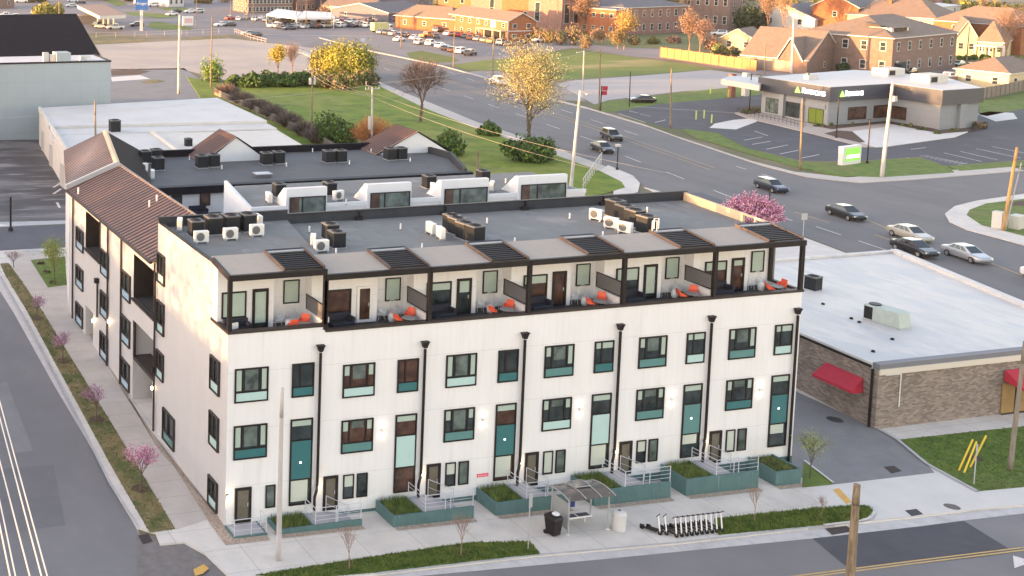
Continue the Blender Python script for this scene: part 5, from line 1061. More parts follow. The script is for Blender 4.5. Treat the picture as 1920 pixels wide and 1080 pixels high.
# ================================================================== CARS
PAINT = {}
def paint(name, c, metal=.3):
    return mat("paint_"+name, c, .28, metal=metal, coat=.8)
P_ = {"black": paint("black", (.012, .013, .016)), "white": paint("white", (.70, .70, .69), 0), "silver": paint("silver", (.40, .41, .42), .5), "grey": paint("grey", (.12, .125, .135), .4),
      "beige": paint("beige", (.45, .41, .33), .4), "blue": paint("blue", (.03, .06, .14)), "red": paint("red", (.30, .02, .02)), "green": paint("green", (.03, .09, .08)), "orange": paint("orange", (.7, .25, .05), 0), "yellow": paint("yellow", (.6, .45, .15), 0), "brown": paint("brown", (.10, .055, .04)), "navy": paint("navy", (.015, .02, .04))}
M_CG = mat("car_glass", (.012, .018, .02), .05, spec=.8)
M_TYRE = mat("tyre_rubber", (.012, .012, .012), .9); M_RIM = mat("alloy_rim", (.42, .42, .43), .3, metal=.7)
M_HL = mat("headlight_lens", (.75, .75, .72), .1, coat=1); M_TL = mat("taillight_lens", (.35, .015, .015), .2, coat=1)
# profiles: list of stations along the length (x from rear to front): (x, lower z, belt z, half width) and a cabin outline
KINDS = {
 "sedan": dict(L=4.8, st=[(-2.4, .45, .72, .70), (-2.32, .28, .95, .82), (-1.6, .2, 1.0, .90), (-.9, .2, .97, .91), (.9, .2, .95, .91), (1.5, .2, .88, .90), (2.15, .22, .76, .84), (2.4, .38, .60, .66)], cab=[(-1.95, .98), (-1.05, 1.41), (.25, 1.45), (1.3, .93)], wb=(-1.42, 1.45), wr=.33),
 "suv":   dict(L=4.7, st=[(-2.35, .5, .9, .78), (-2.28, .35, 1.08, .86), (-1.5, .28, 1.1, .92), (1.0, .28, 1.05, .92), (1.6, .28, 1.0, .91), (2.2, .3, .9, .86), (2.35, .45, .7, .74)], cab=[(-2.25, 1.08), (-1.95, 1.68), (.3, 1.72), (1.15, 1.05)], wb=(-1.4, 1.42), wr=.37),
 "wagon": dict(L=4.7, st=[(-2.35, .4, .75, .75), (-2.3, .28, .95, .84), (-1.5, .22, .98, .88), (1.0, .22, .95, .88), (1.6, .22, .88, .87), (2.2, .25, .76, .82), (2.35, .4, .6, .68)], cab=[(-2.25, .96), (-2.0, 1.44), (.2, 1.46), (1.15, .94)], wb=(-1.4, 1.42), wr=.32),
 "pickup": dict(L=5.6, st=[(-2.8, .5, 1.0, .88), (-2.7, .4, 1.12, .94), (-.6, .36, 1.12, .95), (1.3, .36, 1.12, .95), (2.0, .36, 1.08, .94), (2.65, .4, 1.0, .9), (2.8, .5, .8, .8)], cab=[(-.95, 1.12), (-.8, 1.78), (.7, 1.82), (1.45, 1.12)], wb=(-1.75, 1.75), wr=.40),
 "van":   dict(L=5.0, st=[(-2.5, .4, 1.0, .85), (-2.45, .3, 1.1, .93), (-1.0, .25, 1.1, .95), (1.3, .25, 1.05, .95), (1.9, .25, .98, .92), (2.4, .3, .85, .85), (2.5, .4, .65, .72)], cab=[(-2.42, 1.1), (-2.2, 1.8), (.7, 1.82), (1.75, 1.02)], wb=(-1.5, 1.55), wr=.35)}
def make_car(kind, col, label, grp, loc, rz, detail=True):
    K = KINDS[kind]; t = thing(kind if kind in ("pickup", "van", "suv") else "car", label, {"pickup": "pickup truck", "van": "van"}.get(kind, "car"), loc, rz, grp)
    pm = P_[col]; b = MB(); st = K["st"]; vs = []; N = 10
    for x, z0, z1, w in st:
        zm = z0+(z1-z0)*.55
        ring = [(w*.88, z0), (w*1.0, z0+.1), (w*1.02, zm), (w*.98, z1-.08), (w*.84, z1), (-w*.84, z1), (-w*.98, z1-.08), (-w*1.02, zm), (-w*1.0, z0+.1), (-w*.88, z0)]
        vs += [(x, y, z) for y, z in ring]
    fs = []
    for i in range(len(st)-1):
        for j in range(N): fs.append((i*N+j, (i+1)*N+j, (i+1)*N+(j+1) % N, i*N+(j+1) % N))
    fs.append(tuple(range(N))); fs.append(tuple(reversed(range((len(st)-1)*N, len(st)*N))))
    b.raw(vs, fs, pm)
    (xa, za), (xb, zb), (xc, zc), (xd, zd) = K["cab"]; wb_ = st[3][3]*.86; wt = wb_*.80
    b.raw([(xa, -wb_, za-.03), (xb, -wt, zb), (xc, -wt, zc), (xd, -wb_, zd-.03), (xa, wb_, za-.03), (xb, wt, zb), (xc, wt, zc), (xd, wb_, zd-.03)], [(0, 1, 5, 4), (1, 2, 6, 5), (2, 3, 7, 6), (0, 3, 2, 1), (4, 5, 6, 7)], pm)
    if kind == "pickup": b.box(-2.6, -1.05, -.78, .78, 1.121, 1.125, M_BLACK)
    body = b.build("body", t, smooth=False, bevel=.035 if detail else 0)
    # windows: strips laid 6 mm proud of the cabin faces
    g = MB()
    def quad(P, Q, R_, S, a0, a1, b0, b1, off):
        P, Q, R_, S = map(Vector, (P, Q, R_, S))
        f = lambda u, v: (P.lerp(Q, u)).lerp(S.lerp(R_, u), v)
        n = (Q-P).cross(S-P).normalized()
        g.face([f(a0, b0)+n*off, f(a1, b0)+n*off, f(a1, b1)+n*off, f(a0, b1)+n*off], M_CG)
    za_, zd_ = za-.03, zd-.03
    for sg in (-1, 1):
        P = (xa, sg*wb_, za_); Q = (xd, sg*wb_, zd_); R_ = (xc, sg*wt, zc); S = (xb, sg*wt, zb); o = -sg*.008*-1
        o = .008 if sg < 0 else -.008
        for a0, a1 in ((.12, .35), (.37, .61), (.63, .88)) if kind != "pickup" else ((.12, .46), (.5, .86)): quad(P, Q, R_, S, a0, a1, .12, .9, o)
    quad((xd, -wb_, zd_), (xd, wb_, zd_), (xc, wt, zc), (xc, -wt, zc), .07, .93, .1, .9, .008)
    quad((xa, wb_, za_), (xa, -wb_, za_), (xb, -wt, zb), (xb, wt, zb), .08, .92, .15, .85, .008)
    g.build("window", t)
    for x in K["wb"]:
        for sg in (-1, 1):
            y = sg*(st[3][3]-.07); w = MB(); w.tube((x, y-.11, K["wr"]), (x, y+.11, K["wr"]), K["wr"], m=M_TYRE, n=14); wh = w.build("wheel", t)
            if detail: w = MB(); w.tube((x, y+sg*.105, K["wr"]), (x, y+sg*.122, K["wr"]), K["wr"]*.64, m=M_RIM, n=10); w.build("rim", wh)
    xf = st[-1][0]; xr = st[0][0]; zf = st[-2][2]-.14; zr = st[1][2]-.2
    for sg in (-1, 1):
        w = MB(); w.box(xf-.28, xf-.1, sg*.62-.16, sg*.62+.16, zf-.06, zf+.08, M_HL); w.build("headlight", t)
        w = MB(); w.box(xr+.02, xr+.14, sg*.62-.15, sg*.62+.15, zr-.08, zr+.08, M_TL); w.build("taillight", t)
    if detail:
        w = MB(); w.box(xf-.12, xf-.02, -.42, .42, .42, .56, M_BLACK); w.build("grille", t)
        for sg in (-1, 1): w = MB(); w.box(xd-.32, xd-.18, sg*(wb_+.02)-.0, sg*(wb_+.2), zd-.0, zd+.13, pm); w.build("wing_mirror", t) if False else None
    return t
CARP = {}
def car(kind, col, px, py, ang, label, grp, detail=False):
    p = at(px, py, .02)
    key = (kind, col, detail)
    if key not in CARP: CARP[key] = make_car(kind, col, label, grp, p, RD(ang), detail); return CARP[key]
    return dup(CARP[key], None, p, RD(ang), label, grp)
g = "cars on the main road"
def head(a, b): A = at(*a); B = at(*b); return math.degrees(math.atan2(B.y-A.y, B.x-A.x))
hr = head((1100, 200), (1300, 270)); hr2 = head((1560, 400), (1850, 500))
car("suv", "black", 1146, 262, hr, "black estate car higher up the main road, beside another black saloon", g, True)
car("sedan", "black", 1129, 284, hr, "black saloon in the kerb lane beyond the flowering corner, nearest the middle row", g, True)
car("wagon", "navy", 1446, 357, hr2, "dark estate car with pale side windows alone by the bank's corner", g, True)
car("sedan", "black", 1586, 408, hr2+1, "black saloon driving alone in the middle of the main road", g, True)
car("sedan", "beige", 1706, 448, hr2+2, "beige saloon driving beside a black saloon", g, True)
car("sedan", "black", 1714, 475, hr2+2, "black saloon between the beige and the silver saloons", g, True)
car("sedan", "silver", 1812, 486, hr2+2, "silver saloon lowest on the main road, near the brick shop", g, True)
car("sedan", "white", 1966, 530, hr2+2, "white car cut off by the right edge of the picture on the main road", g, True)
car("pickup", "white", 934, 158, hr+180, "white pickup half hidden behind the big yellow tree", g, True)
# the car lot beside the red house
g = "cars in the lot by the red house"
hA = head((870, 103), (840, 96))
rowA = [(716, 63, "sedan", "silver"), (727, 64, "sedan", "grey"), (738, 66, "sedan", "silver"), (750, 69, "sedan", "navy"), (762, 69, "sedan", "grey"), (748, 77, "sedan", "white"), (778, 74, "sedan", "white"), (787, 83, "suv", "silver"), (808, 85, "suv", "white"), (826, 89, "sedan", "white"), (838, 94, "sedan", "black"), (850, 97, "sedan", "brown"), (866, 100, "suv", "white"), (882, 104, "suv", "navy")]
o_ = ["first", "second", "third", "fourth", "fifth", "sixth", "seventh", "eighth", "ninth", "tenth", "eleventh", "twelfth", "thirteenth", "fourteenth", "fifteenth", "sixteenth", "seventeenth", "eighteenth"]
for i, (px, py, k, c) in enumerate(rowA): car(k, c, px, py, 35 if i != 12 else 30, f"{c} {k if k != 'sedan' else 'saloon'}, {o_[i]} from the left in the roadside row by the red house", g)
rowB = [(786, 46, "sedan", "white"), (792, 52, "suv", "white"), (806, 56, "van", "silver"), (820, 60, "suv", "silver"), (840, 66, "sedan", "white"), (851, 67, "sedan", "brown"), (863, 69, "suv", "red"), (874, 71, "sedan", "grey"), (884, 74, "sedan", "brown"), (896, 76, "sedan", "silver"), (909, 78, "sedan", "beige"), (921, 80, "sedan", "yellow"), (940, 84, "van", "silver"), (955, 86, "sedan", "grey"), (978, 83, "sedan", "blue"), (985, 98, "sedan", "grey")]
for i, (px, py, k, c) in enumerate(rowB): car(k, c, px, py, 40, f"{c} {k if k != 'sedan' else 'saloon'}, {o_[i]} from the left in the row along the red house", g)
car("sedan", "silver", 772, 43, 8, "silver saloon standing crosswise in front of the slate-blue house", g)
car("van", "white", 1014, 79, 178, "white van parked beyond the red house's gable end", g)
car("suv", "grey", 818, 72, 60, "dark grey suv nosed against the orange truck in the lot", g)
car("pickup", "orange", 801, 70, 20, "orange truck standing in the middle of the lot by the red house", g)
LORD = ['first', 'second', 'third', 'fourth', 'fifth', 'sixth', 'seventh', 'eighth', 'ninth', 'tenth', 'eleventh', 'twelfth', 'thirteenth', 'fourteenth', 'fifteenth', 'sixteenth', 'seventeenth', 'eighteenth', 'nineteenth', 'twentieth']+['twenty-'+q for q in ('first', 'second', 'third', 'fourth', 'fifth', 'sixth', 'seventh', 'eighth', 'ninth')]+['thirtieth']
# cars under and round the drive-in canopies, top left
g = "cars by the drive-in canopy"
lst = [(432, 35, "red"), (447, 36, "white"), (462, 34, "beige"), (478, 37, "white"), (490, 34, "white"), (500, 38, "silver"), (511, 40, "grey"), (524, 43, "white"), (536, 42, "grey"), (548, 41, "white"), (551, 48, "grey"), (566, 46, "white"), (577, 44, "white"), (588, 48, "white"), (598, 44, "grey"), (606, 49, "white"), (614, 46, "white"), (624, 42, "navy"), (633, 44, "white"), (642, 40, "red"), (652, 41, "red"), (660, 41, "white"), (670, 41, "silver"), (682, 43, "brown"), (692, 39, "beige"), (530, 34, "white"), (545, 33, "navy"), (602, 37, "white"), (617, 36, "silver")]
for i, (px, py, c) in enumerate(lst): car(("suv", "sedan", "pickup")[i % 3] if c != "red" else "sedan", c, px, py+2, 25+(i*37) % 40, f"{c} vehicle, {LORD[i]} from the left in the crowd at the drive-in", g)
for i in range(24):
    c = ("white", "silver", "grey", "white", "navy", "white", "beige", "black")[(i*5) % 8]; car(("sedan", "suv", "pickup", "suv")[i % 4], c, 512+i*7.6, 50.5+(i % 3)*1.3-(i > 12)*2, 30+(i*53) % 30, f"{c} vehicle in the front rank before the drive-in canopies, {LORD[i]} from the left", g)
g = "cars at the far crossroads"
for px, py, k, c, a, l_ in ((414, 49, "sedan", "white", 190, "white saloon waiting left of the far crossroads"), (430, 49, "sedan", "black", 190, "black saloon behind the white one left of the far crossroads"), (466, 66, "sedan", "beige", 170, "beige car at the near side of the far crossroads"), (478, 68, "sedan", "black", 200, "black car beside the beige one at the far crossroads"), (542, 56, "sedan", "navy", 185, "dark blue saloon crossing the far crossroads"),
    (322, 29, "sedan", "white", 200, "white car on the far left road near the blue sign"), (329, 24, "sedan", "black", 200, "black car on the far left road near the blue sign"), (356, 24, "sedan", "white", 180, "white car parked by the far shops, leftmost"), (371, 24, "suv", "silver", 180, "silver suv parked by the far shops"), (216, 55, "pickup", "white", 180, "white pickup beside the fuel station canopy"), (256, 50, "suv", "navy", 175, "dark suv beside the tall blue sign"), (181, 50, "suv", "black", 100, "black suv under the fuel station canopy"), (190, 53, "sedan", "grey", 130, "grey car under the fuel station canopy"),
    (134, 13, "sedan", "silver", 170, "silver-grey car above the fuel station"), (137, 3, "sedan", "white", 160, "white car at the top edge above the fuel station"), (151, 7, "sedan", "navy", 160, "dark car at the top edge above the fuel station"), (12, 32, "pickup", "white", 175, "white pickup at the left edge above the dark roof"), (28, 33, "sedan", "white", 175, "white car above the dark roof, second from the left edge"), (70, 26, "suv", "white", 160, "white suv left of the leafy tree above the dark roof"), (82, 30, "sedan", "black", 160, "black car under the leafy tree above the dark roof"), (40, 5, "pickup", "white", 170, "white pickup by the brown building, top left"),
    (288, 12, "van", "white", 178, "white minibus behind the blue sign")):
    car(k, c, px, py, a, l_, g)
g = "cars among the houses"
for px, py, k, c, a, l_ in ((1348, 66, "suv", "white", 150, "white suv left of the dark evergreen"), (1372, 70, "suv", "blue", 150, "dark blue suv right of the white one by the evergreen"), (1386, 64, "sedan", "white", 150, "white car furthest right of the three by the evergreen"), (1706, 138, "sedan", "black", 200, "black car behind the bank's roof"), (1796, 124, "sedan", "green", 200, "grey-green saloon beside the large brick house"), (1822, 132, "pickup", "black", 20, "black pickup right of the large brick house"), (1778, 150, "pickup", "white", 15, "white pickup behind the bank's right wing"), (1838, 141, "sedan", "black", 20, "black low car in front of the black pickup"), (1880, 123, "sedan", "white", 190, "white saloon at the kerb by the bare tree"), (1204, 192, "sedan", "black", 160, "black low car at the edge of the bank's lot")):
    car(k, c, px, py, a, l_, g)
# food truck
t = thing("food_truck", "yellow-green painted food truck at the corner of the car lot", "food truck", at(714, 60), RD(5)); 
b = MB(); b.box(-3.2, 2.2, -1.1, 1.1, .6, 3.0, mat("lime_truck_paint", (.45, .45, .12), .6, col2=(.65, .6, .35), scale=1.2)); b.box(2.2, 3.6, -1.0, 1.0, .6, 2.4, P_["white"]); b.build("body", t, bevel=.05)
b = MB(); b.box(2.7, 3.62, -1.01, 1.01, 1.5, 2.2, M_CG); b.build("window", t)
for x in (-2, 2.6):
    for y in (-.95, .95): b = MB(); b.tube((x, y-.15, .42), (x, y+.15, .42), .42, m=M_TYRE, n=12); b.build("wheel", t)

# ================================================================== THE BANK
BK = thing("bank", "grey single-storey bank with dark fascia, white roof and two illuminated name signs", "bank", (148.4, 102.7, .7))
def bK(b, n): return buildp(b, n, BK)
zt_ = 7.4; zf = 4.95
A = Vector((148.4, 102.7)); 
def tz(px, py, z=zt_): p = atz(px, py, z); return Vector((p.x, p.y))
A = tz(1557, 164); Lf = tz(1422, 144); Bq = tz(1672, 157); Cq = tz(1768, 170); Dq = tz(1846, 165); Eq = tz(1780, 150); Fq = tz(1640, 133); Gq = tz(1600, 131)
poly = [A, Bq, Cq, Dq, Eq+Vector((3, 3)), Fq, Gq, Lf]
cx_ = sum(p.x for p in poly)/8; cy_ = sum(p.y for p in poly)/8
def ins(P, d):
    out = []; n = len(P)
    for i in range(n):
        e0 = (P[i]-P[i-1]).normalized(); e1 = (P[(i+1) % n]-P[i]).normalized(); n0 = Vector((-e0.y, e0.x)); n1 = Vector((-e1.y, e1.x)); m = (n0+n1).normalized(); k = d/max(.3, m.dot(n0)); out.append(P[i]+m*k)
    return out
M_BKW = line_overlay(mat("pale_grey_block", (.25, .265, .275), .8, var=.05, scale=1), 'z', 1.2, .03, .8, 0)
M_BKF = line_overlay(mat("slate_fascia", (.05, .056, .072), .5, var=.06, scale=1), 'xy', 1.5, .03, .75, 0)
i1 = ins(poly, .55); i2 = ins(poly, .25)
b = MB(); b.prism([tuple(p) for p in i1], .4, zf, M_BKW); bK(b, "wall")
b = MB(); b.prism([tuple(p) for p in poly], zf, zt_, M_BKF); bK(b, "fascia")
b = MB(); b.prism([tuple(p) for p in i2], zt_-.02, zt_+.03, mat("white_bank_roof", (.50, .50, .49), .6, var=.04, scale=.3)); bK(b, "roof")
def face_frame(P, Q, off=0):
    d = (Q-P).normalized(); n = Vector((d.y, -d.x)); return WP((P.x+n.x*off, P.y+n.y*off, 0), (d.x, d.y, 0), (n.x, n.y, 0)), (Q-P).length, math.atan2(d.y, d.x), n
def bkwin(P, Q, s0, s1, t0, t1, gm=M_GLASS, mull=(.33, .66), fw=.1):
    W, L_, a_, n = face_frame(P, Q); w = window(BK, W, s0, s1, t0, t1, gm=gm, mull=mull, fw=fw, proud=.05); w.matrix_parent_inverse = Matrix.Translation(-Vector(BK.location)); return w
# left (street) face: Lf -> A
a1, l1 = i1[0], i1[7]
W, LL, ang1, n1 = face_frame(l1, a1)
gy = mat("lit_lobby_glass", (.11, .14, .02), .15, emis=.12)
bkwin(l1, a1, LL*.07, LL*.27, 1.3, 3.9, M_GLASSG); bkwin(l1, a1, LL*.38, LL*.60, 1.2, 3.8, M_GLASS); bkwin(l1, a1, LL*.72, LL*.94, .8, 3.4, gy, (.5,))
b = MB(); b.box(LL*.30, LL*.37, -.0, .5, .6, zf, M_BKW, W); bK(b, "pier"); b = MB(); b.box(LL*.62, LL*.66, 0, .4, .6, zf, M_BKW, W); bK(b, "pier"); b = MB(); b.box(LL*.661, LL*.96, .0, .15, 3.6, 4.3, M_BKW, W); bK(b, "door_canopy")
a2, l2 = i1[0], i1[1]; W2, L2, ang2, n2 = face_frame(a2, l2)
bkwin(a2, l2, L2*.32, L2*.62, 1.5, 3.7, M_GLASSB); bkwin(a2, l2, L2*.74, L2*.98, 1.5, 3.7, M_GLASSB)
W3, L3, ang3, n3 = face_frame(i1[1], i1[2]); bkwin(i1[1], i1[2], L3*.05, L3*.35, 1.4, 3.6, M_GLASSB)
W4, L4, ang4, n4 = face_frame(i1[2], i1[3]); b = MB(); b.box(L4*.45, L4*.62, 0, .5, .6, zf, M_BKW, W4); bK(b, "pier")
# name signs
M_SIGNW = mat("white_sign_letters", (.95, .94, .9), .4, emis=1.2); M_SIGNG = mat("green_sign_logo", (.25, .62, .08), .4, emis=.8)
def regions(P, Q, s, size):
    W, L_, a_, n = face_frame(P, Q, .06); d = (Q-P).normalized(); o = W(s, 0, (zf+zt_)/2)
    t_ = text("R", size*1.25, M_SIGNW, "sign_letters", BK, o+Vector((d.x, d.y, 0))*-.0, (math.pi/2, 0, a_), .05, 'LEFT'); t_.matrix_parent_inverse = Matrix.Translation(-Vector(BK.location))
    t_ = text("EGIONS", size, M_SIGNW, "sign_letters", BK, o+Vector((d.x, d.y, 0))*size*.85+Vector((0, 0, -size*.08)), (math.pi/2, 0, a_), .05, 'LEFT'); t_.matrix_parent_inverse = Matrix.Translation(-Vector(BK.location))
    b = MB(); z0 = (zf+zt_)/2-size*.45; b.raw([W(s-size*1.3, .02, z0), W(s-size*.25, .02, z0), W(s-size*.78, .02, z0+size*1.0), W(s-size*1.3, .1, z0), W(s-size*.25, .1, z0), W(s-size*.78, .1, z0+size)], [(0, 1, 2), (3, 4, 5), (0, 3, 4, 1), (1, 4, 5, 2), (2, 5, 3, 0)], M_SIGNG); bK(b, "sign_logo")
Wp, Lp, _, _ = face_frame(Lf, A); regions(Lf, A, Lp*.63, 1.05); Wp, Lp, _, _ = face_frame(A, Bq); regions(A, Bq, Lp*.24, 1.0)
# drive-through canopy at the rear left
c0 = tz(1352, 148, 6.3); c1 = tz(1424, 160, 6.3); c2 = tz(1440, 146, 6.3); c3 = tz(1370, 142, 6.3)
b = MB(); b.prism([tuple(c0), tuple(c1), tuple(c2), tuple(c3)], 5.3, 6.3, mat("cream_canopy", (.62, .58, .50), .6), mat("white_bank_roof", (0, 0, 0))); bK(b, "drive_through_canopy")
for px, py, m in ((1371, 182, mat("rust_column", (.25, .10, .06), .7)), (1397, 180, mat("cream_canopy", (0, 0, 0)))):
    p = at(px, py); b = MB(); b.box(p.x-.5, p.x+.5, p.y-.5, p.y+.5, .5, 5.3, m); bK(b, "canopy_column")
for i, (px, py, s, l_) in enumerate(((1665, 141, 1.5, "left"), (1742, 154, 1.6, "right"))):
    p = atz(px, py, zt_); b = MB(); b.box(-1.5*s, 1.5*s, -1.0*s, 1.0*s, 0, .9*s, mat("pale_unit_casing", (.52, .50, .44), .6, var=.1)); b.box(-1.2*s, -.2*s, -1.02*s, -1.0*s, .2, .7*s, M_ACDARK); o = b.build("rooftop_unit", loc=p, rz=ang2, bevel=.03); tag(o, f"pale rooftop unit on the {l_} part of the bank's white roof", "rooftop unit", "units on the bank roof")
p = atz(1520, 148, zt_); b = MB(); b.box(-1.2, 1.2, -.5, .5, 0, .7, mat("pale_unit_casing", (0, 0, 0))); b.tube((-.8, 0, .7), (-.8, 0, 1.1), .3, m=M_ACTOP); o = b.build("rooftop_unit", loc=p, rz=ang2); tag(o, "small low unit with round vent on the front of the bank's roof", "rooftop unit")
# green monument sign
p = at(1592, 309); t = thing("monument_sign", "low green and white monument sign on the grass at the bank's corner", "sign", p, RD(12))
b = MB(); b.box(-2.1, 2.1, -.35, .35, .1, 2.75, mat("white_sign_box", (.66, .66, .63), .5)); b.build("cabinet", t, bevel=.04)
b = MB(); b.box(-1.55, 1.75, -.37, -.355, .65, 2.45, mat("green_sign_face", (.16, .42, .05), .5, emis=.25)); b.build("face", t)
tx = text("REGIONS", .62, M_SIGNW, "sign_letters", t, (.25, -.38, 1.25), (math.pi/2, 0, 0), .02)
b = MB(); b.face([(-1.35, -.385, 1.05), (-.95, -.385, 1.05), (-1.15, -.385, 1.45)], M_SIGNW); b.build("sign_logo", t)
for i, (px, py) in enumerate(((1305, 224), (1320, 222), (1334, 231))):
    p = at(px, py); b = MB(); b.tube((0, 0, 0), (0, 0, 1.5), .12, m=mat("lime_bollard", (.42, .52, .12), .5), n=8); o = b.build("bollard", loc=p); tag(o, f"lime-green bollard in the bank's lot, {o_[i]} of three from the left", "bollard", "lime bollards")
for i, (px, py, l_) in enumerate(((1332, 176, "alone at the lot's rear edge"), (1366, 182, "beside the drive-through column"))):
    p = at(px, py); b = MB(); b.tube((0, 0, 0), (0, 0, 1.5), .12, m=mat("lime_bollard", (0, 0, 0)), n=8); o = b.build("bollard", loc=p); tag(o, f"lime-green bollard {l_}", "bollard", "lime bollards")
b = MB(); q0_ = [(1383, 212), (1400, 218), (1430, 224), (1460, 230), (1490, 238), (1512, 243)]
t = thing("handrail", "dark handrail along the bank's front walk", "railing", at(1450, 230))
pts = [at(*q)+Vector((0, 0, .15)) for q in q0_]
for a, c in zip(pts, pts[1:]):
    for hh in (.5, 1.0): b.tube(a+Vector((0, 0, hh)), c+Vector((0, 0, hh)), .035, m=M_BLACK, n=4)
    for j in range(4): q = a.lerp(c, j/4); b.tube(q, q+Vector((0, 0, 1)), .03, m=M_BLACK, n=4)
buildp(b, "rails", t)

# ================================================================== WHITE WAREHOUSE and GREY BLOCK, rear left
M_WWALL = mat("cream_block_wall", (.60, .56, .50), .8, var=.06, scale=.5)
M_WR2 = blotch(blotch(line_overlay(mat("old_white_roof", (.58, .56, .53), .7, var=.05, scale=.2), 'y', 9, .08, .85, 0), .25, .5, (.5, .47, .42), .5, .65), 1.0, .4, (.42, .41, .38), .6, .75, (.4, 1, 1), 5)
WH = thing("white_warehouse", "long low warehouse with pale roof behind the brown-roofed wing", "warehouse", (14, 90, 1.1))
def bW(b, n): return buildp(b, n, WH)
b = MB(); b.prism([(11.0, 77.3), (41.5, 75.7), (43.6, 90.9), (30.5, 91.5), (30.8, 103), (44.3, 102.3), (45.8, 118.9), (15.8, 114.4)], 0, 6.1, M_WWALL); bW(b, "wall")
R1 = [(11.0, 77.3), (41.5, 75.7), (43.7, 91.5), (12.7, 93)]
b = MB(); b.prism([(13.3, 98), (44.3, 96), (45.8, 118.9), (15.8, 114.4)], 6.1, 6.6, M_WR2)
b.prism([(12.7, 93.2), (43.9, 91.6), (44.3, 95.9), (13.3, 97.9)], 5.0, 6.2, M_WR2); b.prism([(11.0, 77.3), (24.5, 76.5), (26, 92.4), (12.7, 93.1)], 5.2, 6.15, M_WR2); b.prism([(24.9, 76.5), (41.5, 75.7), (43.7, 91.5), (26.4, 92.4)], 5.2, 6.0, M_WR2); bW(b, "roof")
b = MB(); b.prism([(10.8, 77.3), (11.1, 77.3), (16.1, 114.5), (15.7, 114.5)], 6.0, 6.75, M_WWALL); b.prism([(24.5, 76.4), (24.88, 76.4), (26.38, 92.5), (26.0, 92.5)], 6.0, 6.5, M_WWALL); bW(b, "parapet")
b = MB(); b.box(15, 15.2, 108, 108.9, 1.2, 3.8, M_ACTOP); b.build
for y in (83, 96, 107):
    x = 11.0+(y-77.3)*.134; b = MB(); b.box(x-.08, x+.05, y, y+2.2, 1.2, 4.0, mat("pale_loading_door", (.42, .40, .37), .6)); bW(b, "loading_door")
series(cond, [(215, 247)], 6.2, "condensers on the flat roofs", "{} grey condenser on the white warehouse roof's left half", s=1.6); series(cond, [(353, 274)], 6.05, "condensers on the flat roofs", "{} grey condenser on the white warehouse roof's right half", s=1.0)
GB_ = thing("grey_panel_building", "tall pale blue-grey panel building with black rear roof at the left edge", "commercial building", (10, 118.4, 1))
def bG(b, n): return buildp(b, n, GB_)
M_GREYP = line_overlay(line_overlay(line_overlay(mat("blue_grey_panels", (.34, .385, .40), .6, var=.04, scale=.3), 'z', 2.6, .05, .85, .2, .2), 'x', 2.9, .05, .85, .2), 'x', .42, .03, .95, .3)
b = MB(); b.box(-30, 28, 118.4, 128, .5, 12.8, M_GREYP); bG(b, "wall")
b = MB(); b.box(-29.7, 27.8, 118.6, 127.9, 12.8, 12.86, mat("white_flat_roof", (.58, .58, .57), .7, var=.06, scale=.5)); bG(b, "roof")
b = MB(); b.box(-30.05, 28.1, 118.3, 118.6, 12.75, 13.0, M_BLACK); b.box(27.8, 28.1, 118.6, 128, 12.75, 13.0, M_BLACK); bG(b, "coping")
a = aty(106, 105, 118.4); c = aty(133, 105, 118.4); b = MB(); b.box(a.x, c.x, 118.36, 121, 12.8, 14.3, M_GREYP); b.box(a.x-.9, a.x-.05, 118.9, 120.5, 12.8, 13.9, mat("cream_block_wall", (0, 0, 0))); bG(b, "roof_box")
a = aty(86, 108, 119.3); b = MB(); b.box(a.x-.4, a.x+.4, 119, 120, 12.86, 14.3, M_METALG); bG(b, "roof_vent"); b = MB(); b.tube((a.x+6.6, 121, 12.86), (a.x+6.6, 121, 13.5), .9, m=M_METALG, n=12); bG(b, "roof_fan")
zr = lambda y: 12.9+(y-128)*.34
b = MB(); b.raw([(-30, 128, 12.9), (29, 128, 12.9), (29.3, 144, zr(144)), (-30, 144, zr(144)), (-30, 128, 1), (29, 128, 1), (29.3, 150, 1), (-30, 150, 1), (-30, 150, 12), (29.3, 150, 12)], [(0, 1, 2, 3), (1, 5, 6, 9, 2), (3, 2, 9, 8), (6, 7, 8, 9), (0, 3, 8, 7, 4)], M_BLACKROOF); bG(b, "black_roof")
b = MB(); yy = 144.0
for (px, tp) in (((0, 104), 33), ((106, 127), 40), ((127, 150), 47)):
    a = aty(px[0]-(200 if px[0] == 0 else 0), tp, yy); c = aty(px[1], tp, yy); b.box(a.x, c.x, yy-.1, yy+3, zr(yy)-3, aty(px[1], tp, yy).z, M_BLACKROOF)
bG(b, "stepped_parapet")
b = MB(); p = atz(335, 175, 1.2)

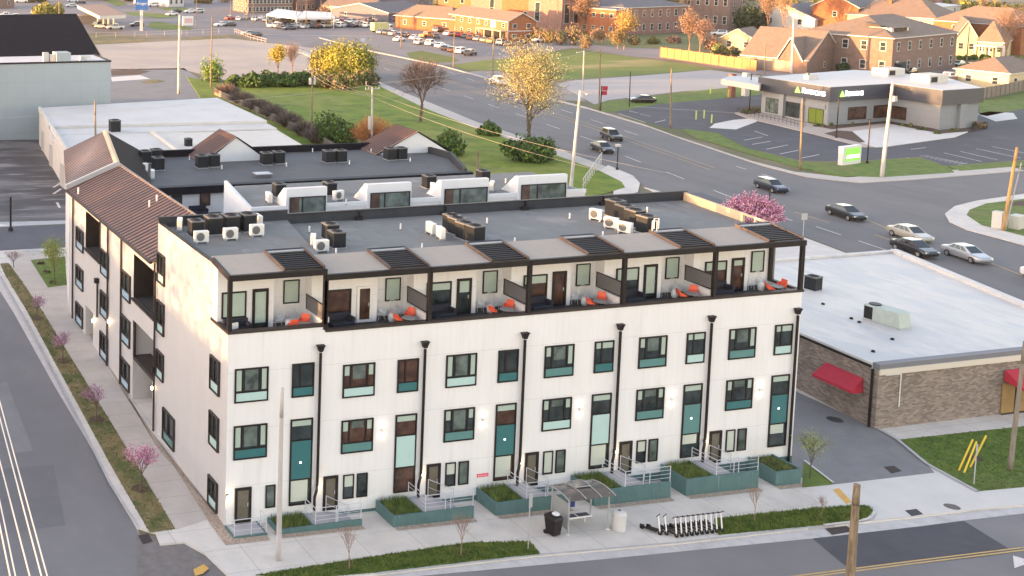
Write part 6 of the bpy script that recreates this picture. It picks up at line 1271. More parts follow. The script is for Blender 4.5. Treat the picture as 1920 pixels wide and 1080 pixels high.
# ================================================================== POLES, LAMPS AND WIRES
def lean(p, px, py, h):          # top of a leaning pole: keeps the length, follows the photographed tilt
    d = _ray(px, py).normalized(); c = CAM_C; best = None
    for i in range(4000):
        q = c+d*(20+i*.1); v = q-p
        e = abs(v.length-h)
        s = e+ (0 if v.z > 0 else 99)
        if best is None or s < best[0]-1e-9: best = (s, q)
        if i > 0 and v.y > 60: break
    return best[1]
def utility(px, py, tx, ty, h, label, arms=0, arm_ang=0, m=None, r=.17, grp="utility poles", name="utility_pole", extras=None, off=0.0):
    p = at(px, py, off); dx = atop = None
    top = p+Vector((0, 0, h))
    # sideways tilt only, measured in the picture
    q = top; s = PJv(top)
    right = Vector((_r.x, _r.y, 0)).normalized()
    for _ in range(8):
        s = PJv(q); q = q+right*((tx-s[0])*(q-CAM_C).dot(_f)/FPX); q.z += (s[1]-ty)*(q-CAM_C).dot(_f)/FPX
    t = thing(name, label, "pole", p, 0, grp); m = m or M_WOODP
    b = MB(); d = q-p
    n = 6
    for i in range(n):
        a = d*(i/n); c = d*((i+1)/n); b.tube(a, c, r*(1-.35*i/n), r*(1-.35*(i+1)/n), m, 8, caps=i in (0, n-1))
    b.build("shaft", t, smooth=True)
    ad = Vector((math.cos(RD(arm_ang)), math.sin(RD(arm_ang)), 0))
    for k in range(arms):
        z = d*(.97-.09*k) if k < 3 else d*.8; w = 1.2
        c = MB(); c.tube(z-ad*w, z+ad*w, .07, m=m, n=4); a_ = c.build("crossarm", t)
        for s_ in (-1, -.55, .55, 1):
            e = MB(); e.tube(z+ad*w*s_*.95, z+ad*w*s_*.95+Vector((0, 0, .28)), .05, m=M_POLEG, n=5); e.build("insulator", a_)
    return t, p, q
def PJv(v):
    d = v-CAM_C; w = d.dot(_f); return (CX+FPX*d.dot(_r)/w, CY-FPX*d.dot(_u)/w)
def wire(a, c, sag, m, r=.015, n=14):
    b = MB(); P = []
    for i in range(n+1):
        t = i/n; q = Vector(a).lerp(Vector(c), t); q.z -= sag*4*t*(1-t); P.append(q)
    for i in range(n): b.tube(P[i], P[i+1], r, m=m, n=4, caps=False)
    return b
T = {}
T["a"] = utility(584, 262, 586, 128, 9.5, "slim utility pole with crossarm and transformers in the field", 1, 10, r=.16)
T["b"] = utility(697, 285, 698, 163, 10, "pale utility pole with crossarm standing behind the rear block", 1, 5, M_POLEG, r=.19)
for k_, s_ in (("a", .78), ("a", .78)):
    pass
t, p, q = T["a"]; d = q-p
for s_ in (-.35, .35): b = MB(); b.lathe([(.2, -.5), (.22, -.45), (.22, .45), (.1, .55)], M_METALG, 10, (d.x*.82+s_, d.y*.82, d.z*.82)); b.build("transformer", t)
t, p, q = T["b"]; d = q-p
b = MB(); b.tube(d*1.0+Vector((-1.0, 0, .3)), d*1.0+Vector((.1, 0, -.15)), .06, m=M_POLEG); b.tube(d*1.0+Vector((-1.0, 0, .3)), d*1.0+Vector((-1.0, 0, .9)), .04, m=M_POLEG); b.build("top_bracket", t)
b = MB(); b.box(d.x*.5-.5, d.x*.5-.15, d.y*.5-.2, d.y*.5+.2, d.z*.35, d.z*.55, M_POLEG); b.build("equipment_box", t)
utility(1069, 364, 1088, 170, 12.5, "tall pale street lamp pole with single arm by the grass corner", 0, m=M_POLEG, r=.22, name="street_lamp", grp="street lamps")
utility(1653, 334, 1674, 154, 13, "leaning pale utility pole with one arm in front of the bank", 0, m=M_POLEG, r=.26)
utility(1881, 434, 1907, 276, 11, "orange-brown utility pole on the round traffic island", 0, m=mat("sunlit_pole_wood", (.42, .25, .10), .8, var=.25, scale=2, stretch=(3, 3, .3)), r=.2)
utility(1884, 434, 1915, 305, 9, "thin pale pole leaning beside the island's wooden pole", 0, m=M_POLEG, r=.09)
utility(1590, 1140, 1607, 908, 8.6, "leaning weathered wooden pole at the bottom edge, in front of the driveway", 0, r=.24, off=-.0)
utility(522, 1054, 529, 728, 10.5, "slender grey pole at the left front corner of the block", 0, m=M_POLEG, r=.16)
utility(1893, 884, 1922, 640, 8.5, "weathered wooden pole on the lawn by the brick shop", 0, m=mat("weathered_pole", (.22, .19, .15), .9, var=.3, scale=3, stretch=(3, 3, .3)), r=.16)
utility(335, 176, 337, 28, 12, "tall pole, orange above and grey below, at the rear lot", 0, m=M_POLEG, r=.32)
utility(395, 165, 398, 30, 12, "slim brown pole behind the green sapling at the field's edge", 0, r=.16)
utility(181, 345, 178, 190, 9, "short brown pole with bracket between warehouse and brown roof", 0, r=.16)
utility(896, 334, 897, 282, 5, "short orange-lit post on the grass behind the stair bulkheads", 0, r=.2)
utility(1500, 319, 1505, 186, 9.5, "slim greenish pole on the verge before the bank", 0, r=.15)
utility(1257, 240, 1259, 128, 9.5, "slim pole beside the blue meter at the bank's left lot", 0, r=.15)
utility(1092, 190, 1095, 95, 8.5, "curved-top street lamp across the main road", 0, m=M_POLEG, r=.14, name="street_lamp", grp="street lamps")
utility(1123, 206, 1126, 86, 9.5, "brown pole behind the small red sign across the road", 0, r=.15)
utility(850, 127, 852, 60, 8, "thin pole on the verge by the car lot's right part", 0, r=.14)
utility(924, 140, 926, 55, 8, "thin pole right of the parked car rows", 0, r=.14)
utility(752, 90, 753, 20, 9, "pinkish pole at the car lot's left corner", 0, r=.15)
utility(1180, 200, 1182, 134, 6, "dark lamp pole with concrete foot at the bank's lot", 0, m=M_BLACK, r=.1)
utility(1045, 75, 1046, -12, 12, "tall pole between the red house and the church", 0, r=.17)
utility(1484, 140, 1489, 22, 10, "tall pale pole in front of the garage house", 0, m=M_POLEG, r=.28)
utility(1433, 140, 1436, 76, 6, "thin orange pole left of the garage house", 0, r=.14)
utility(1812, 118, 1818, 50, 7, "green-grey pole before the porch house", 0, r=.17)
for i, (px, tx, ty) in enumerate(((367, 369, -5), (432, 433, -6), (462, 463, -8), (475, 475, -8), (555, 556, 5), (574, 574, -5), (602, 602, 0), (613, 613, 0), (622, 623, 8))):
    utility(px, 52 if i in (0,) else 44+(i % 3)*5, tx, ty, 9, f"thin pole at the far crossroads, {o_[i]} from the left", 0, r=.13, grp="poles at the far crossroads")
t, p, q = utility(111, 40, 111, -5, 9, "tan pole right of the leafy tree above the dark roof", 0, r=.25)
# lamp heads, arms
def arm(px0, py0, px1, py1, dist_from, label=None, r=.07, m=None):
    pass
for k_, (pxy, t_) in {"lamp": ((1088, 170), (1109, 177))}.items(): pass
def attach_arm(name_part, tname_label, a_px, b_px, m, r, head=True):
    o = next(x for x in bpy.data.objects if x.get("label") == tname_label)
    depth = (Vector(o.location)-CAM_C).dot(_f)
    A_ = CAM_C+_ray(*a_px)*(depth/FPX); B_ = CAM_C+_ray(*b_px)*(depth/FPX)
    b = MB(); b.tube(A_, B_, r, m=m, n=5)
    if head: b.box(B_.x-.35, B_.x+.35, B_.y-.12, B_.y+.12, B_.z-.12, B_.z+.03, m)
    x = b.build(name_part, o); x.matrix_parent_inverse = Matrix.Translation(-Vector(o.location))
attach_arm("lamp_arm", "tall pale street lamp pole with single arm by the grass corner", (1088, 172), (1104, 176), M_POLEG, .08)
attach_arm("lamp_arm", "curved-top street lamp across the main road", (1095, 97), (1084, 98), M_POLEG, .07)
attach_arm("arm", "leaning pale utility pole with one arm in front of the bank", (1674, 158), (1706, 167), M_WOODP, .12, False)
attach_arm("transformer", "leaning pale utility pole with one arm in front of the bank", (1677, 180), (1677, 190), M_POLEG, .35, False)
attach_arm("bracket", "tall pale pole in front of the garage house", (1489, 24), (1497, 26), M_POLEG, .07, False)
# wires
g = "overhead wires"
def hang(a, c, sag, label, m=M_WIREL, r=.02): o = wire(a, c, sag, m, r).build("overhead_wire"); return tag(o, label, "wire", g)
qa, qb = T["a"][2], T["b"][2]
for i, w in enumerate((-1.1, 0, 1.1)):
    hang(qa+Vector((w, .2, -.1)), qb+Vector((w, 0, -1.2)), .9, f"sagging wire between the field's two crossarm poles, {['left','middle','right'][i]} strand", r=.014)
e_ = atz(783, 248, 14)
for i, w in enumerate((-.9, .9)): hang(qb+Vector((w, 0, -1.1)), (60+w*3, 40, 9.5), .8, f"wire running down from the pale crossarm pole toward the right gable, {['left','right'][i]} strand", r=.012)
for i, w in enumerate((0, .5)): hang(qb+Vector((0, w, .4)), (130, 135, 11), .5, f"wire crossing above the bare tree toward the road, {['upper','lower'][i]} strand", M_WIREL, .010)
for i, w in enumerate((0, .5)): hang(qb+Vector((0, w, .2)), (-30, 70+w, 12.5), 1.2, f"wire crossing leftward over the white warehouse, {['upper','lower'][i]} strand", M_WIREL, .010)
# the bundle of sunlit wires above the side street, close to the camera
pA = Vector((-13.9, 60, 13.0)); 
for i, (a, c, l_) in enumerate((((0, 745), (95, 1090), "rightmost"), ((0, 775), (84, 1090), "second from the right"), ((0, 855), (62, 1090), "middle"), ((0, 930), (34, 1090), "second from the left"), ((0, 975), (24, 1090), "leftmost"))):
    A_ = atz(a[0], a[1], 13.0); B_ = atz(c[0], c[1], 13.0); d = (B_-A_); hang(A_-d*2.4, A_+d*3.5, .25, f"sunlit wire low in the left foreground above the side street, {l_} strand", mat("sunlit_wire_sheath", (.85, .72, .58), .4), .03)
# lot lamps, posts, small signs
def post(px, py, h, r, m, label, name="lamp_post", cat="lamp post", head=None, grp=None):
    p = at(px, py, .12); t = thing(name, label, cat, p, 0, grp); b = MB(); b.tube((0, 0, 0), (0, 0, h), r, m=m, n=6); b.lathe([(r*2.6, 0), (r*2.2, .25), (r, .4)], m, 8); b.build("shaft", t)
    if head: b = MB(); b.box(*head); b.build("head", t)
    return t
post(20, 432, 3.6, .11, M_BLACK, "short black post beside the rear lane at the left edge")
post(1568, 258, 6.5, .09, M_BLACK, "black lamp pole in the bank's drive, middle one", head=(-.5, .1, -.1, .1, 6.4, 6.5, M_BLACK))
post(1626, 306, 6.3, .09, M_BLACK, "black lamp pole with white foot beside the green sign", head=(-.5, .1, -.1, .1, 6.2, 6.3, M_BLACK))
post(1405, 206, 6.5, .09, M_BLACK, "black lamp pole left of the bank by the flower bed", head=(-.5, .1, -.1, .1, 6.4, 6.5, M_BLACK))
post(1157, 318, 3.4, .08, M_BLACK, "short black lamp post on the corner pavement by the parked black saloon", head=(-.28, .28, -.28, .28, 3.2, 3.5, M_METALG))
t = post(1440, 418, 3.6, .07, M_BLACK, "slim dark post standing behind the pink tree")
def signpost(px, py, h, w, hh, mface, label, n_face=0, off=.12):
    p = at(px, py, off); t = thing("road_sign", label, "sign", p, RD(n_face)); b = MB(); b.tube((0, 0, 0), (0, 0, h), .035, m=M_METALG, n=6); b.build("post", t)
    b = MB(); b.box(-w/2, w/2, -.05, -.036, h-hh, h, mface); b.build("plate", t); return t
signpost(1505, 452, 3.0, .75, .7, M_METALG, "pale blank-backed road sign at the kerb of the main road")
signpost(990, 1030, 3.2, .3, .8, M_METALG, "bus stop pole with narrow pale sign beside the shelter", 20)
signpost(1826, 908, 2.6, .08, .5, M_METALG, "plain grey steel post between the yellow guards on the lawn", 0)
t = signpost(1656, 330, 3.6, .9, .3, mat("street_name_green", (.02, .25, .16), .5), "small green street name sign at the foot of the leaning pale pole", 20)
p = at(1126, 208, .12); t = thing("road_sign", "small red stacked sign on a black post across the road", "sign", p); b = MB(); b.tube((0, 0, 0), (0, 0, 4.6), .1, m=M_BLACK); b.build("post", t)
b = MB(); b.box(.1, 1.1, -.1, .1, 2.9, 3.6, M_RED); b.box(.25, 1.2, -.1, .1, 3.7, 4.5, M_RED); b.build("panel", t)
p = at(265, 58); t = thing("pole_sign", "tall pale post with blue sign reading Kroger beside the fuel station", "sign", p, RD(-14)); b = MB(); b.box(-.45, .45, -.3, .3, 0, 6.6, mat("pale_sign_post", (.62, .60, .57), .6)); b.build("post", t)
b = MB(); b.box(-2.0, 2.0, -.4, .4, 6.6, 10.5, mat("blue_sign_face", (.03, .14, .42), .4)); b.build("panel", t); text("Kroger", 1.15, M_PVC, "sign_letters", t, (0, -.42, 8.6), (math.pi/2, 0, 0), .02, shear=.2)
for i, (px, py, x0) in enumerate(((680, 88, 0), )):
    signpost(680, 92, 3.0, 1.4, 1.8, mat("pale_lavender_board", (.5, .5, .62), .5), "small pale board sign behind the yellow trees")
# yellow guy-wire guards
p0 = [at(1796, 886), at(1806, 890), at(1817, 880)]; top = [(1824, 824), (1831, 828), (1849, 817)]
for i in range(3):
    a = p0[i]; dep = (a-CAM_C).dot(_f); q = CAM_C+_ray(*top[i])*((dep+.8)/FPX)
    b = MB(); b.tube((0, 0, 0), q-a, .06, m=mat("yellow_plastic", (.68, .48, .03), .5), n=6); o = b.build("guy_guard", loc=a); tag(o, f"yellow guy-wire guard on the lawn, {['left','middle','right'][i]} of three", "guy guard", "yellow guy-wire guards")
p = at(1858, 425, .12)
for i, (px, w, h, l_) in enumerate(((1871, .9, 1.9, "left"), (1906, 1.6, 1.5, "right"))):
    p = at(px, 428, .12); b = MB(); b.box(-w/2, w/2, -.5, .5, 0, h, mat("pale_cabinet_paint", (.55, .53, .48), .6)); o = b.build("utility_cabinet", loc=p, rz=.3, bevel=.04); tag(o, f"pale utility cabinet on the round island, {l_} of two", "cabinet", "island cabinets")

# ================================================================== BUS STOP and pavement things
p = at(1100, 992, .12); t = thing("bus_shelter", "small bus shelter with curved dark roof and solar panel on the front pavement", "bus shelter", (20.0, -4.15, gh(20, -4.2)+.12))
M_ALU = mat("brushed_frame", (.48, .49, .50), .4, metal=.5)
def roofz(y): return 1.95+.33*math.cos(y*1.0)
b = MB(); 
xs_ = (-1.3, 1.3)
for x in xs_:
    for y in (-.75, .75): b = MB(); b.tube((x, y, 0), (x, y, roofz(y)-.02), .05, m=M_ALU, n=6); b.build("frame_post", t)
b = MB(); n = 10; YS = [-1.05+2.1*i/n for i in range(n+1)]
for x in (-1.85, -.0, 1.85) if 0 else (-1.5, -.4, .6, 1.5):
    b = MB()
    for i in range(n): b.tube((x, YS[i], roofz(YS[i])), (x, YS[i+1], roofz(YS[i+1])), .035, m=M_ALU, n=4, caps=False)
    b.build("roof_rib", t)
b = MB()
for i in range(n): b.face([(-1.5, YS[i], roofz(YS[i])-.02), (1.5, YS[i], roofz(YS[i])-.02), (1.5, YS[i+1], roofz(YS[i+1])-.02), (-1.5, YS[i+1], roofz(YS[i+1])-.02)], mat("smoked_roof_sheet", (.10, .088, .08), .25, coat=.3))
b.build("roof_sheet", t)
b = MB(); b.box(-.42, .62, -.05, .75, 2.32, 2.36, M_ALU); b.box(-.36, .56, .0, .7, 2.361, 2.37, mat("solar_cell_blue", (.03, .04, .06), .2, coat=.5)); b.build("solar_panel", t)
b = MB(); b.box(-.85, .85, .1, .5, .44, .48, mat("bench_navy", (.015, .02, .05), .5)); 
for x in (-.85, 0, .85): b.box(x-.025, x+.025, .08, .52, .43, .50, M_PVC)
b.box(-.88, .88, .05, .09, .42, .5, M_PVC); bench = b.build("bench", t)
for x in (-.6, .6): b = MB(); b.tube((x, .3, 0), (x, .3, .43), .03, m=M_PVC); b.build("bench_leg", bench)
b = MB(); b.box(-1.32, -1.29, -.7, .7, .25, 1.8, mat("clear_side_glass", (.30, .32, .32), .1)); b.build("side_pane", t)
b = MB(); b.box(-1.26, -.86, -.66, -.62, 1.55, 1.95, mat("blue_route_sign", (.02, .03, .16), .5)); b.build("route_sign", t)
b = MB(); b.box(-1.38, -1.22, -.83, -.67, 0, .05, M_PVC); b.box(1.22, 1.38, -.83, -.67, 0, .05, M_PVC); b.build("base_plate", t)
p = at(1037, 1003, .12); t = thing("wheelie_bin", "black wheelie bin left of the bus shelter with white bag on its lid", "bin", p, RD(12))
b = MB(); b.raw([(-.27, -.28, .08), (.27, -.28, .08), (.27, .28, .08), (-.27, .28, .08), (-.35, -.36, 1.0), (.35, -.36, 1.0), (.35, .38, 1.0), (-.35, .38, 1.0)], [(0, 3, 2, 1), (4, 5, 6, 7), (0, 1, 5, 4), (1, 2, 6, 5), (2, 3, 7, 6), (3, 0, 4, 7)], M_BLACK); b.build("body", t, bevel=.03)
b = MB(); b.raw([(-.38, -.4, 1.0), (.38, -.4, 1.0), (.38, .42, 1.02), (-.38, .42, 1.02), (-.34, -.3, 1.14), (.34, -.3, 1.14), (.34, .36, 1.2), (-.34, .36, 1.2)], [(0, 3, 2, 1), (4, 5, 6, 7), (0, 1, 5, 4), (1, 2, 6, 5), (2, 3, 7, 6), (3, 0, 4, 7)], M_BLACK); b.build("lid", t, bevel=.03)
for x in (-.25, .25): b = MB(); b.tube((x-.04, .33, .12), (x+.04, .33, .12), .12, m=M_TYRE, n=12); b.build("wheel", t)
b = MB(); b.lathe([(.05, -.02), (.2, .0), (.22, .07), (.12, .14)], mat("white_bag_plastic", (.7, .7, .7), .5), 9); o = b.build("rubbish_bag", loc=p+Vector((.08, -.05, 1.21))); tag(o, "crumpled white bag lying on the black wheelie bin", "bag")
p = at(1160, 992, .12); t = thing("litter_bin", "round white concrete litter bin right of the bus shelter", "bin", p); MW = mat("pale_pebble_concrete", (.55, .54, .52), .8, var=.08, scale=8)
b = MB(); b.lathe([(.36, 0), (.38, .05), (.38, .85), (.36, .88)], MW, 20); b.build("body", t, smooth=False); b = MB(); b.lathe([(.40, .881), (.40, .93), (.30, 1.08), (.13, 1.12)], MW, 20); b.lathe([(.09, 1.121), (.09, 1.13)], M_BLACK, 10); b.build("lid", t)
# scooters
def make_scooter(label, grp, loc, rz):
    t = thing("electric_scooter", label, "scooter", loc, rz, grp)
    b = MB(); b.box(-.45, .32, -.08, .08, .12, .2, M_BLACK); b.build("deck", t, bevel=.02)
    for x in (-.52, .48): b = MB(); b.tube((x, -.035, .12), (x, .035, .12), .12, m=M_TYRE, n=12); b.build("wheel", t)
    b = MB(); b.tube((.48, 0, .14), (.34, 0, 1.1), .04, m=M_PVC, n=6); b.build("stem", t)
    b = MB(); b.tube((.33, -.25, 1.12), (.33, .25, 1.12), .025, m=M_BLACK, n=5); b.build("handlebar", t)
    b = MB(); b.box(-.62, -.4, -.06, .06, .2, .28, M_BLACK); b.build("mudguard", t)
    return t
g = "row of electric scooters"
sa = at(1253, 1000, .12); sb_ = at(1338, 990, .12); wd = ["leftmost", "second", "third", "fourth", "fifth", "sixth", "seventh", "eighth", "ninth", "rightmost"]; s0_ = None
for i in range(10):
    q = sa.lerp(sb_, i/9)+Vector((0, -.05, 0)); l_ = f"{wd[i]} of the ten black and white scooters parked at the front kerb"
    if s0_ is None: s0_ = make_scooter(l_, g, q, RD(-78))
    else: dup(s0_, None, q, RD(-78), l_)
for i in range(2):
    q = sa+Vector((-.5-.35*i, .25+.1*i, 0)); dup(s0_, None, q, RD(-60), f"{['first','second'][i]} extra scooter leaning left of the parked scooter row")
# ================================================================== HOUSES across the main road
M_ORB = brickmat("orange_red_brick", (.30, .085, .03), (.38, .12, .045), (.33, .19, .11), .3, .1)
M_PINKB = brickmat("pink_brown_brick", (.24, .12, .095), (.30, .155, .12), (.30, .22, .19), .3, .1)
M_BRNB = brickmat("brown_house_brick", (.17, .105, .085), (.23, .145, .115), (.24, .19, .16), .3, .1)
M_TANR = blotch(mat("tan_shingle_roof", (.19, .145, .115), .9, var=.15, scale=1.2, bump=.3), .8, .5, (.13, .10, .085), .5, .7)
M_GRYR = blotch(mat("grey_shingle_roof", (.13, .13, .14), .9, var=.15, scale=1.2, bump=.3), .8, .4, (.10, .09, .09), .5, .7)
M_CRM = line_overlay(mat("cream_siding", (.56, .46, .28), .7, var=.05), 'z', .25, .03, .85, .1)
M_WHS = line_overlay(mat("white_house_siding", (.62, .60, .58), .7, var=.05), 'z', .25, .03, .85, .1)
M_SLB = line_overlay(mat("slate_blue_siding", (.11, .11, .14), .7, var=.05), 'z', .25, .03, .8, .1)
M_TRW = mat("white_trim_paint", (.62, .60, .56), .6)
def house(name, label, cat, L, C, R_, eave, ridge, axis='y', hip=0.0, wall=None, roof=None, front=(0, 0), left=(0, 0), fw=(1.0, 1.5), trim=None, wm=None, ov=.45, chim=None, door_=None, zoff=0):
    c = at(*C); r = at(*R_); l = at(*L)
    v = Vector((r.x-c.x, r.y-c.y)); Wd = v.length; v.normalize(); u = Vector((-v.y, v.x)); D = max(5.0, (Vector((l.x-c.x, l.y-c.y))).dot(u))
    t = thing(name, label, cat, (c.x, c.y, c.z+zoff), math.atan2(v.y, v.x), None)
    trim = trim or M_TRW; E, Rg = eave, ridge; b = MB()
    b.prism([(0, 0), (Wd, 0), (Wd, D), (0, D)], -1, E, wall)
    if axis == 'y' and not hip: b.face([(0, 0, E), (Wd, 0, E), (Wd/2, 0, Rg-.05)], wall); b.face([(0, D, E), (Wd/2, D, Rg-.05), (Wd, D, E)], wall)
    if axis == 'x' and not hip: b.face([(0, 0, E), (0, D/2, Rg-.05), (0, D, E)], wall); b.face([(Wd, 0, E), (Wd, D, E), (Wd, D/2, Rg-.05)], wall)
    b.build("wall", t)
    o = ov; b = MB(); zo = E-o*(Rg-E)/((Wd if axis == 'y' else D)/2+1e-6)*.8
    if axis == 'y':
        h_ = hip*Wd/2; P = [(-o, -o, zo), (Wd+o, -o, zo), (Wd+o, D+o, zo), (-o, D+o, zo)]; r0 = (Wd/2, h_-(o if not hip else 0), Rg); r1 = (Wd/2, D-h_+(o if not hip else 0), Rg)
        F = [[P[0], r0, r1, P[3]], [P[1], P[2], r1, r0]]
        if hip: F += [[P[0], P[1], r0], [P[2], P[3], r1]]
    else:
        h_ = hip*D/2; P = [(-o, -o, zo), (Wd+o, -o, zo), (Wd+o, D+o, zo), (-o, D+o, zo)]; r0 = (h_-(o if not hip else 0), D/2, Rg); r1 = (Wd-h_+(o if not hip else 0), D/2, Rg)
        F = [[P[0], P[1], r1, r0], [P[2], P[3], r0, r1]]
        if hip: F += [[P[3], P[0], r0], [P[1], P[2], r1]]
    for f in F: b.face(f, roof)
    for f in F: b.face([(q[0], q[1], q[2]-.18) for q in reversed(f)], trim)
    for i in range(4):
        p, q = P[i], P[(i+1) % 4]
        if hip or (axis == 'y' and i in (1, 3)) or (axis == 'x' and i in (0, 2)): b.face([(p[0], p[1], p[2]-.18), (q[0], q[1], q[2]-.18), q, p], trim)
    if not hip:
        ends = ((P[0], r0, P[1]), (P[3], r1, P[2])) if axis == 'y' else ((P[0], r0, P[3]), (P[1], r1, P[2]))
        for a, m_, c2 in ends:
            for p, q in ((a, m_), (m_, c2)): b.face([(p[0], p[1], p[2]-.25), (q[0], q[1], q[2]-.25), q, p], trim)
    rf = b.build("roof", t)
    if chim: x, y, h = chim; b = MB(); b.box(Wd*x-.45, Wd*x+.45, D*y-.4, D*y+.4, E, h, M_ORB); b.build("chimney", rf)
    for face, (nc, nr), Wf, Ln in ((0, front, WP((0, 0, 0), (1, 0, 0), (0, -1, 0)), Wd), (1, left, WP((0, 0, 0), (0, 1, 0), (-1, 0, 0)), D)):
        for i in range(nc):
            for j in range(nr):
                s = Ln*(i+.5)/nc; z = E*(j+.5)/nr
                w_, h2 = fw; b = MB()
                b.box(s-w_/2-.12, s+w_/2+.12, -.02, .06, z-h2/2-.12, z+h2/2+.12, wm or M_TRW, Wf); f_ = b.build("window", t)
                b = MB(); b.box(s-w_/2, s+w_/2, .055, .07, z-h2/2, z-.03, M_GLASS, Wf); b.box(s-w_/2, s+w_/2, .055, .07, z+.03, z+h2/2, M_GLASS, Wf); b.build("pane", f_)
    return t, Wd, D
def lbox(t, n, *a, m=None, **k): b = MB(); b.box(*a, m); return b.build(n, t)
t, Wd, D = house("house", "long red house with tan roof and white-trimmed gable beside the car lot", "house", (878, 60), (951, 78), (1003, 77), 6.0, 8.4, 'y', 0, M_ORB, M_TANR, (2, 2), (7, 2), (1.2, 1.1))
b = MB(); b.box(-2.2, 0, 0.2, 13, 2.9, 3.2, M_CRM)
for y in (.2, 4.3, 8.5, 12.8): b.box(-2.2, -1.9, y, y+.3, 0, 2.9, M_CRM)
b.box(-2.25, -.02, .2, 13, 3.2, 5.9, M_CRM) if 0 else None; b.build("porch", t)
lbox(t, "white_wall_sign", -.12, -.03, 6.2, 8.6, 3.5, 5.4, m=M_PVC); lbox(t, "dark_porch_opening", -.1, -.02, 1.0, 12, .2, 2.8, m=M_BLACK); lbox(t, "corner_board", -.05, .2, -.06, -.01, 0, 6.0, m=M_TRW); lbox(t, "belt_board", .2, Wd, -.06, -.01, 2.9, 3.15, m=M_TRW)
house("house", "orange-lit cottage with hipped tan and grey roof left of the red house", "house", (813, 47), (852, 62), (886, 59), 4.5, 7.8, 'y', .9, M_ORB, M_TANR, (2, 1), (3, 1), (1.1, 1.3), chim=(.9, .3, 7.2))
t, Wd, D = house("church", "large orange brick church with steep dark roof behind the red house", "church", (890, 30), (1012, 50), (1060, 47), 10, 17, 'y', 0, M_ORB, M_BLACKROOF, (1, 1), (6, 2), (1.4, 3))
house("church_wing", "brick church wing with tall pointed windows right of the church", "church", (1036, 38), (1052, 62), (1106, 60), 12, 14, 'x', 0, M_PINKB, M_GRYR, (3, 1), (2, 1), (2.0, 6))
house("church_tower", "square orange brick tower beside the church roof, cut by the picture's top edge", "church", (1018, 44), (1030, 58), (1050, 56), 18, 20, 'x', .9, M_ORB, M_GRYR, (1, 2), (1, 2), (1, 2.5))
house("school", "sunlit flat end wing of the pink-brown brick school", "school", (1108, 56), (1153, 68), (1172, 67), 8.2, 8.6, 'y', .9, M_ORB, M_GRYR, (0, 0), (6, 2), (1.0, 1.2))  # orange brick puts sunlight into this wing's pink-brown colour
house("school", "two-storey pink-brown brick school with grey hipped roof behind the lawn", "school", (1138, 55), (1168, 66), (1287, 60), 8.6, 11, 'x', .95, M_PINKB, M_GRYR, (8, 2), (0, 0), (1.1, 2.0), chim=(.6, .5, 12.5))
t, Wd, D = house("house", "tall dark brick villa with arched white-trimmed windows beside the evergreen", "house", (1320, 46), (1366, 56), (1398, 52), 12, 15, 'x', .9, M_BRNB, M_GRYR, (2, 2), (5, 2), (1.0, 2.4))
house("house", "small yellow gabled cottage at the end of the orange fence", "house", (1386, 86), (1414, 97), (1440, 92), 3.4, 6.0, 'x', 0, M_CRM, M_TANR, (1, 1), (2, 1))
t, Wd, D = house("house", "brown brick garage house with tan gabled roof behind the bank's left side", "house", (1418, 124), (1512, 139), (1577, 130), 3.4, 9.6, 'y', 0, M_BRNB, M_TANR, (1, 1), (0, 0), (.8, 1.1))
for i in range(3): lbox(t, "garage_door", -.1, -.02, 3+i*D/3.6, 3+i*D/3.6+4.6, .1, 2.7, m=mat("garage_door_paint", (.30, .23, .18), .6))
b = MB(); x = -.5; y0_, y1_ = 1.0, D*.42; ym_ = (y0_+y1_)/2
b.raw([(x, y0_, 2.9), (x, y1_, 2.9), (x, ym_, 8.0), (Wd*.42, ym_, 8.0), (0, y0_, 3.3), (0, y1_, 3.3)], [(0, 2, 1)], M_BRNB); b.build("cross_gable", t)
b = MB(); b.face([(x-.3, y0_-.4, 2.75), (x-.3, ym_, 8.15), (Wd*.45, ym_, 8.15), (.1, y0_-.4, 3.2)], M_TANR); b.face([(x-.3, y1_+.4, 2.75), (.1, y1_+.4, 3.2), (Wd*.45, ym_, 8.15), (x-.3, ym_, 8.15)], M_TANR); b.build("cross_gable_roof", t)
b = MB()
for a, c in (((x-.32, y0_-.4, 2.75), (x-.32, ym_, 8.15)), ((x-.32, ym_, 8.15), (x-.32, y1_+.4, 2.75))): b.tube(a, c, .14, m=M_TRW, n=4)
b.build("gable_trim", t)
t, Wd, D = house("house", "largest brown brick house with hipped tan and grey roof behind the bank", "house", (1573, 118), (1670, 143), (1790, 128), 8.8, 12.8, 'x', .95, M_BRNB, M_TANR, (6, 2), (5, 2), (1.1, 1.9))
b = MB(); b.box(4, 12, 2.2, 7, 9.6, 10.6, M_TRW); b.raw([(3.6, 1.6, 10.6), (12.4, 1.6, 10.6), (12.4, 8, 11.6), (3.6, 8, 11.6)], [(0, 1, 2, 3)], M_TANR); b.box(5, 11, 2.12, 2.19, 9.7, 10.5, M_GLASSB); b.build("dormer", t)
lbox(t, "bay_window", 1.5, 6, -.5, -.01, .5, 3.0, m=M_GLASS)
house("house", "white gabled house with arched upper windows behind the garage house", "house", (1488, 52), (1526, 68), (1572, 62), 5.5, 9.5, 'x', 0, M_WHS, M_GRYR, (3, 1), (2, 2), (1.0, 1.6))
house("house", "tall orange-lit house with dark roof right of the white house", "house", (1572, 58), (1606, 72), (1640, 66), 9.5, 13.0, 'x', 0, M_ORB, M_GRYR, (1, 2), (1, 2))
house("house", "broad orange-roofed house right of the tall orange-lit one", "house", (1628, 44), (1668, 60), (1712, 52), 7.5, 11, 'y', .9, M_ORB, M_TANR, (3, 2), (3, 2), chim=(.5, .5, 12.5))
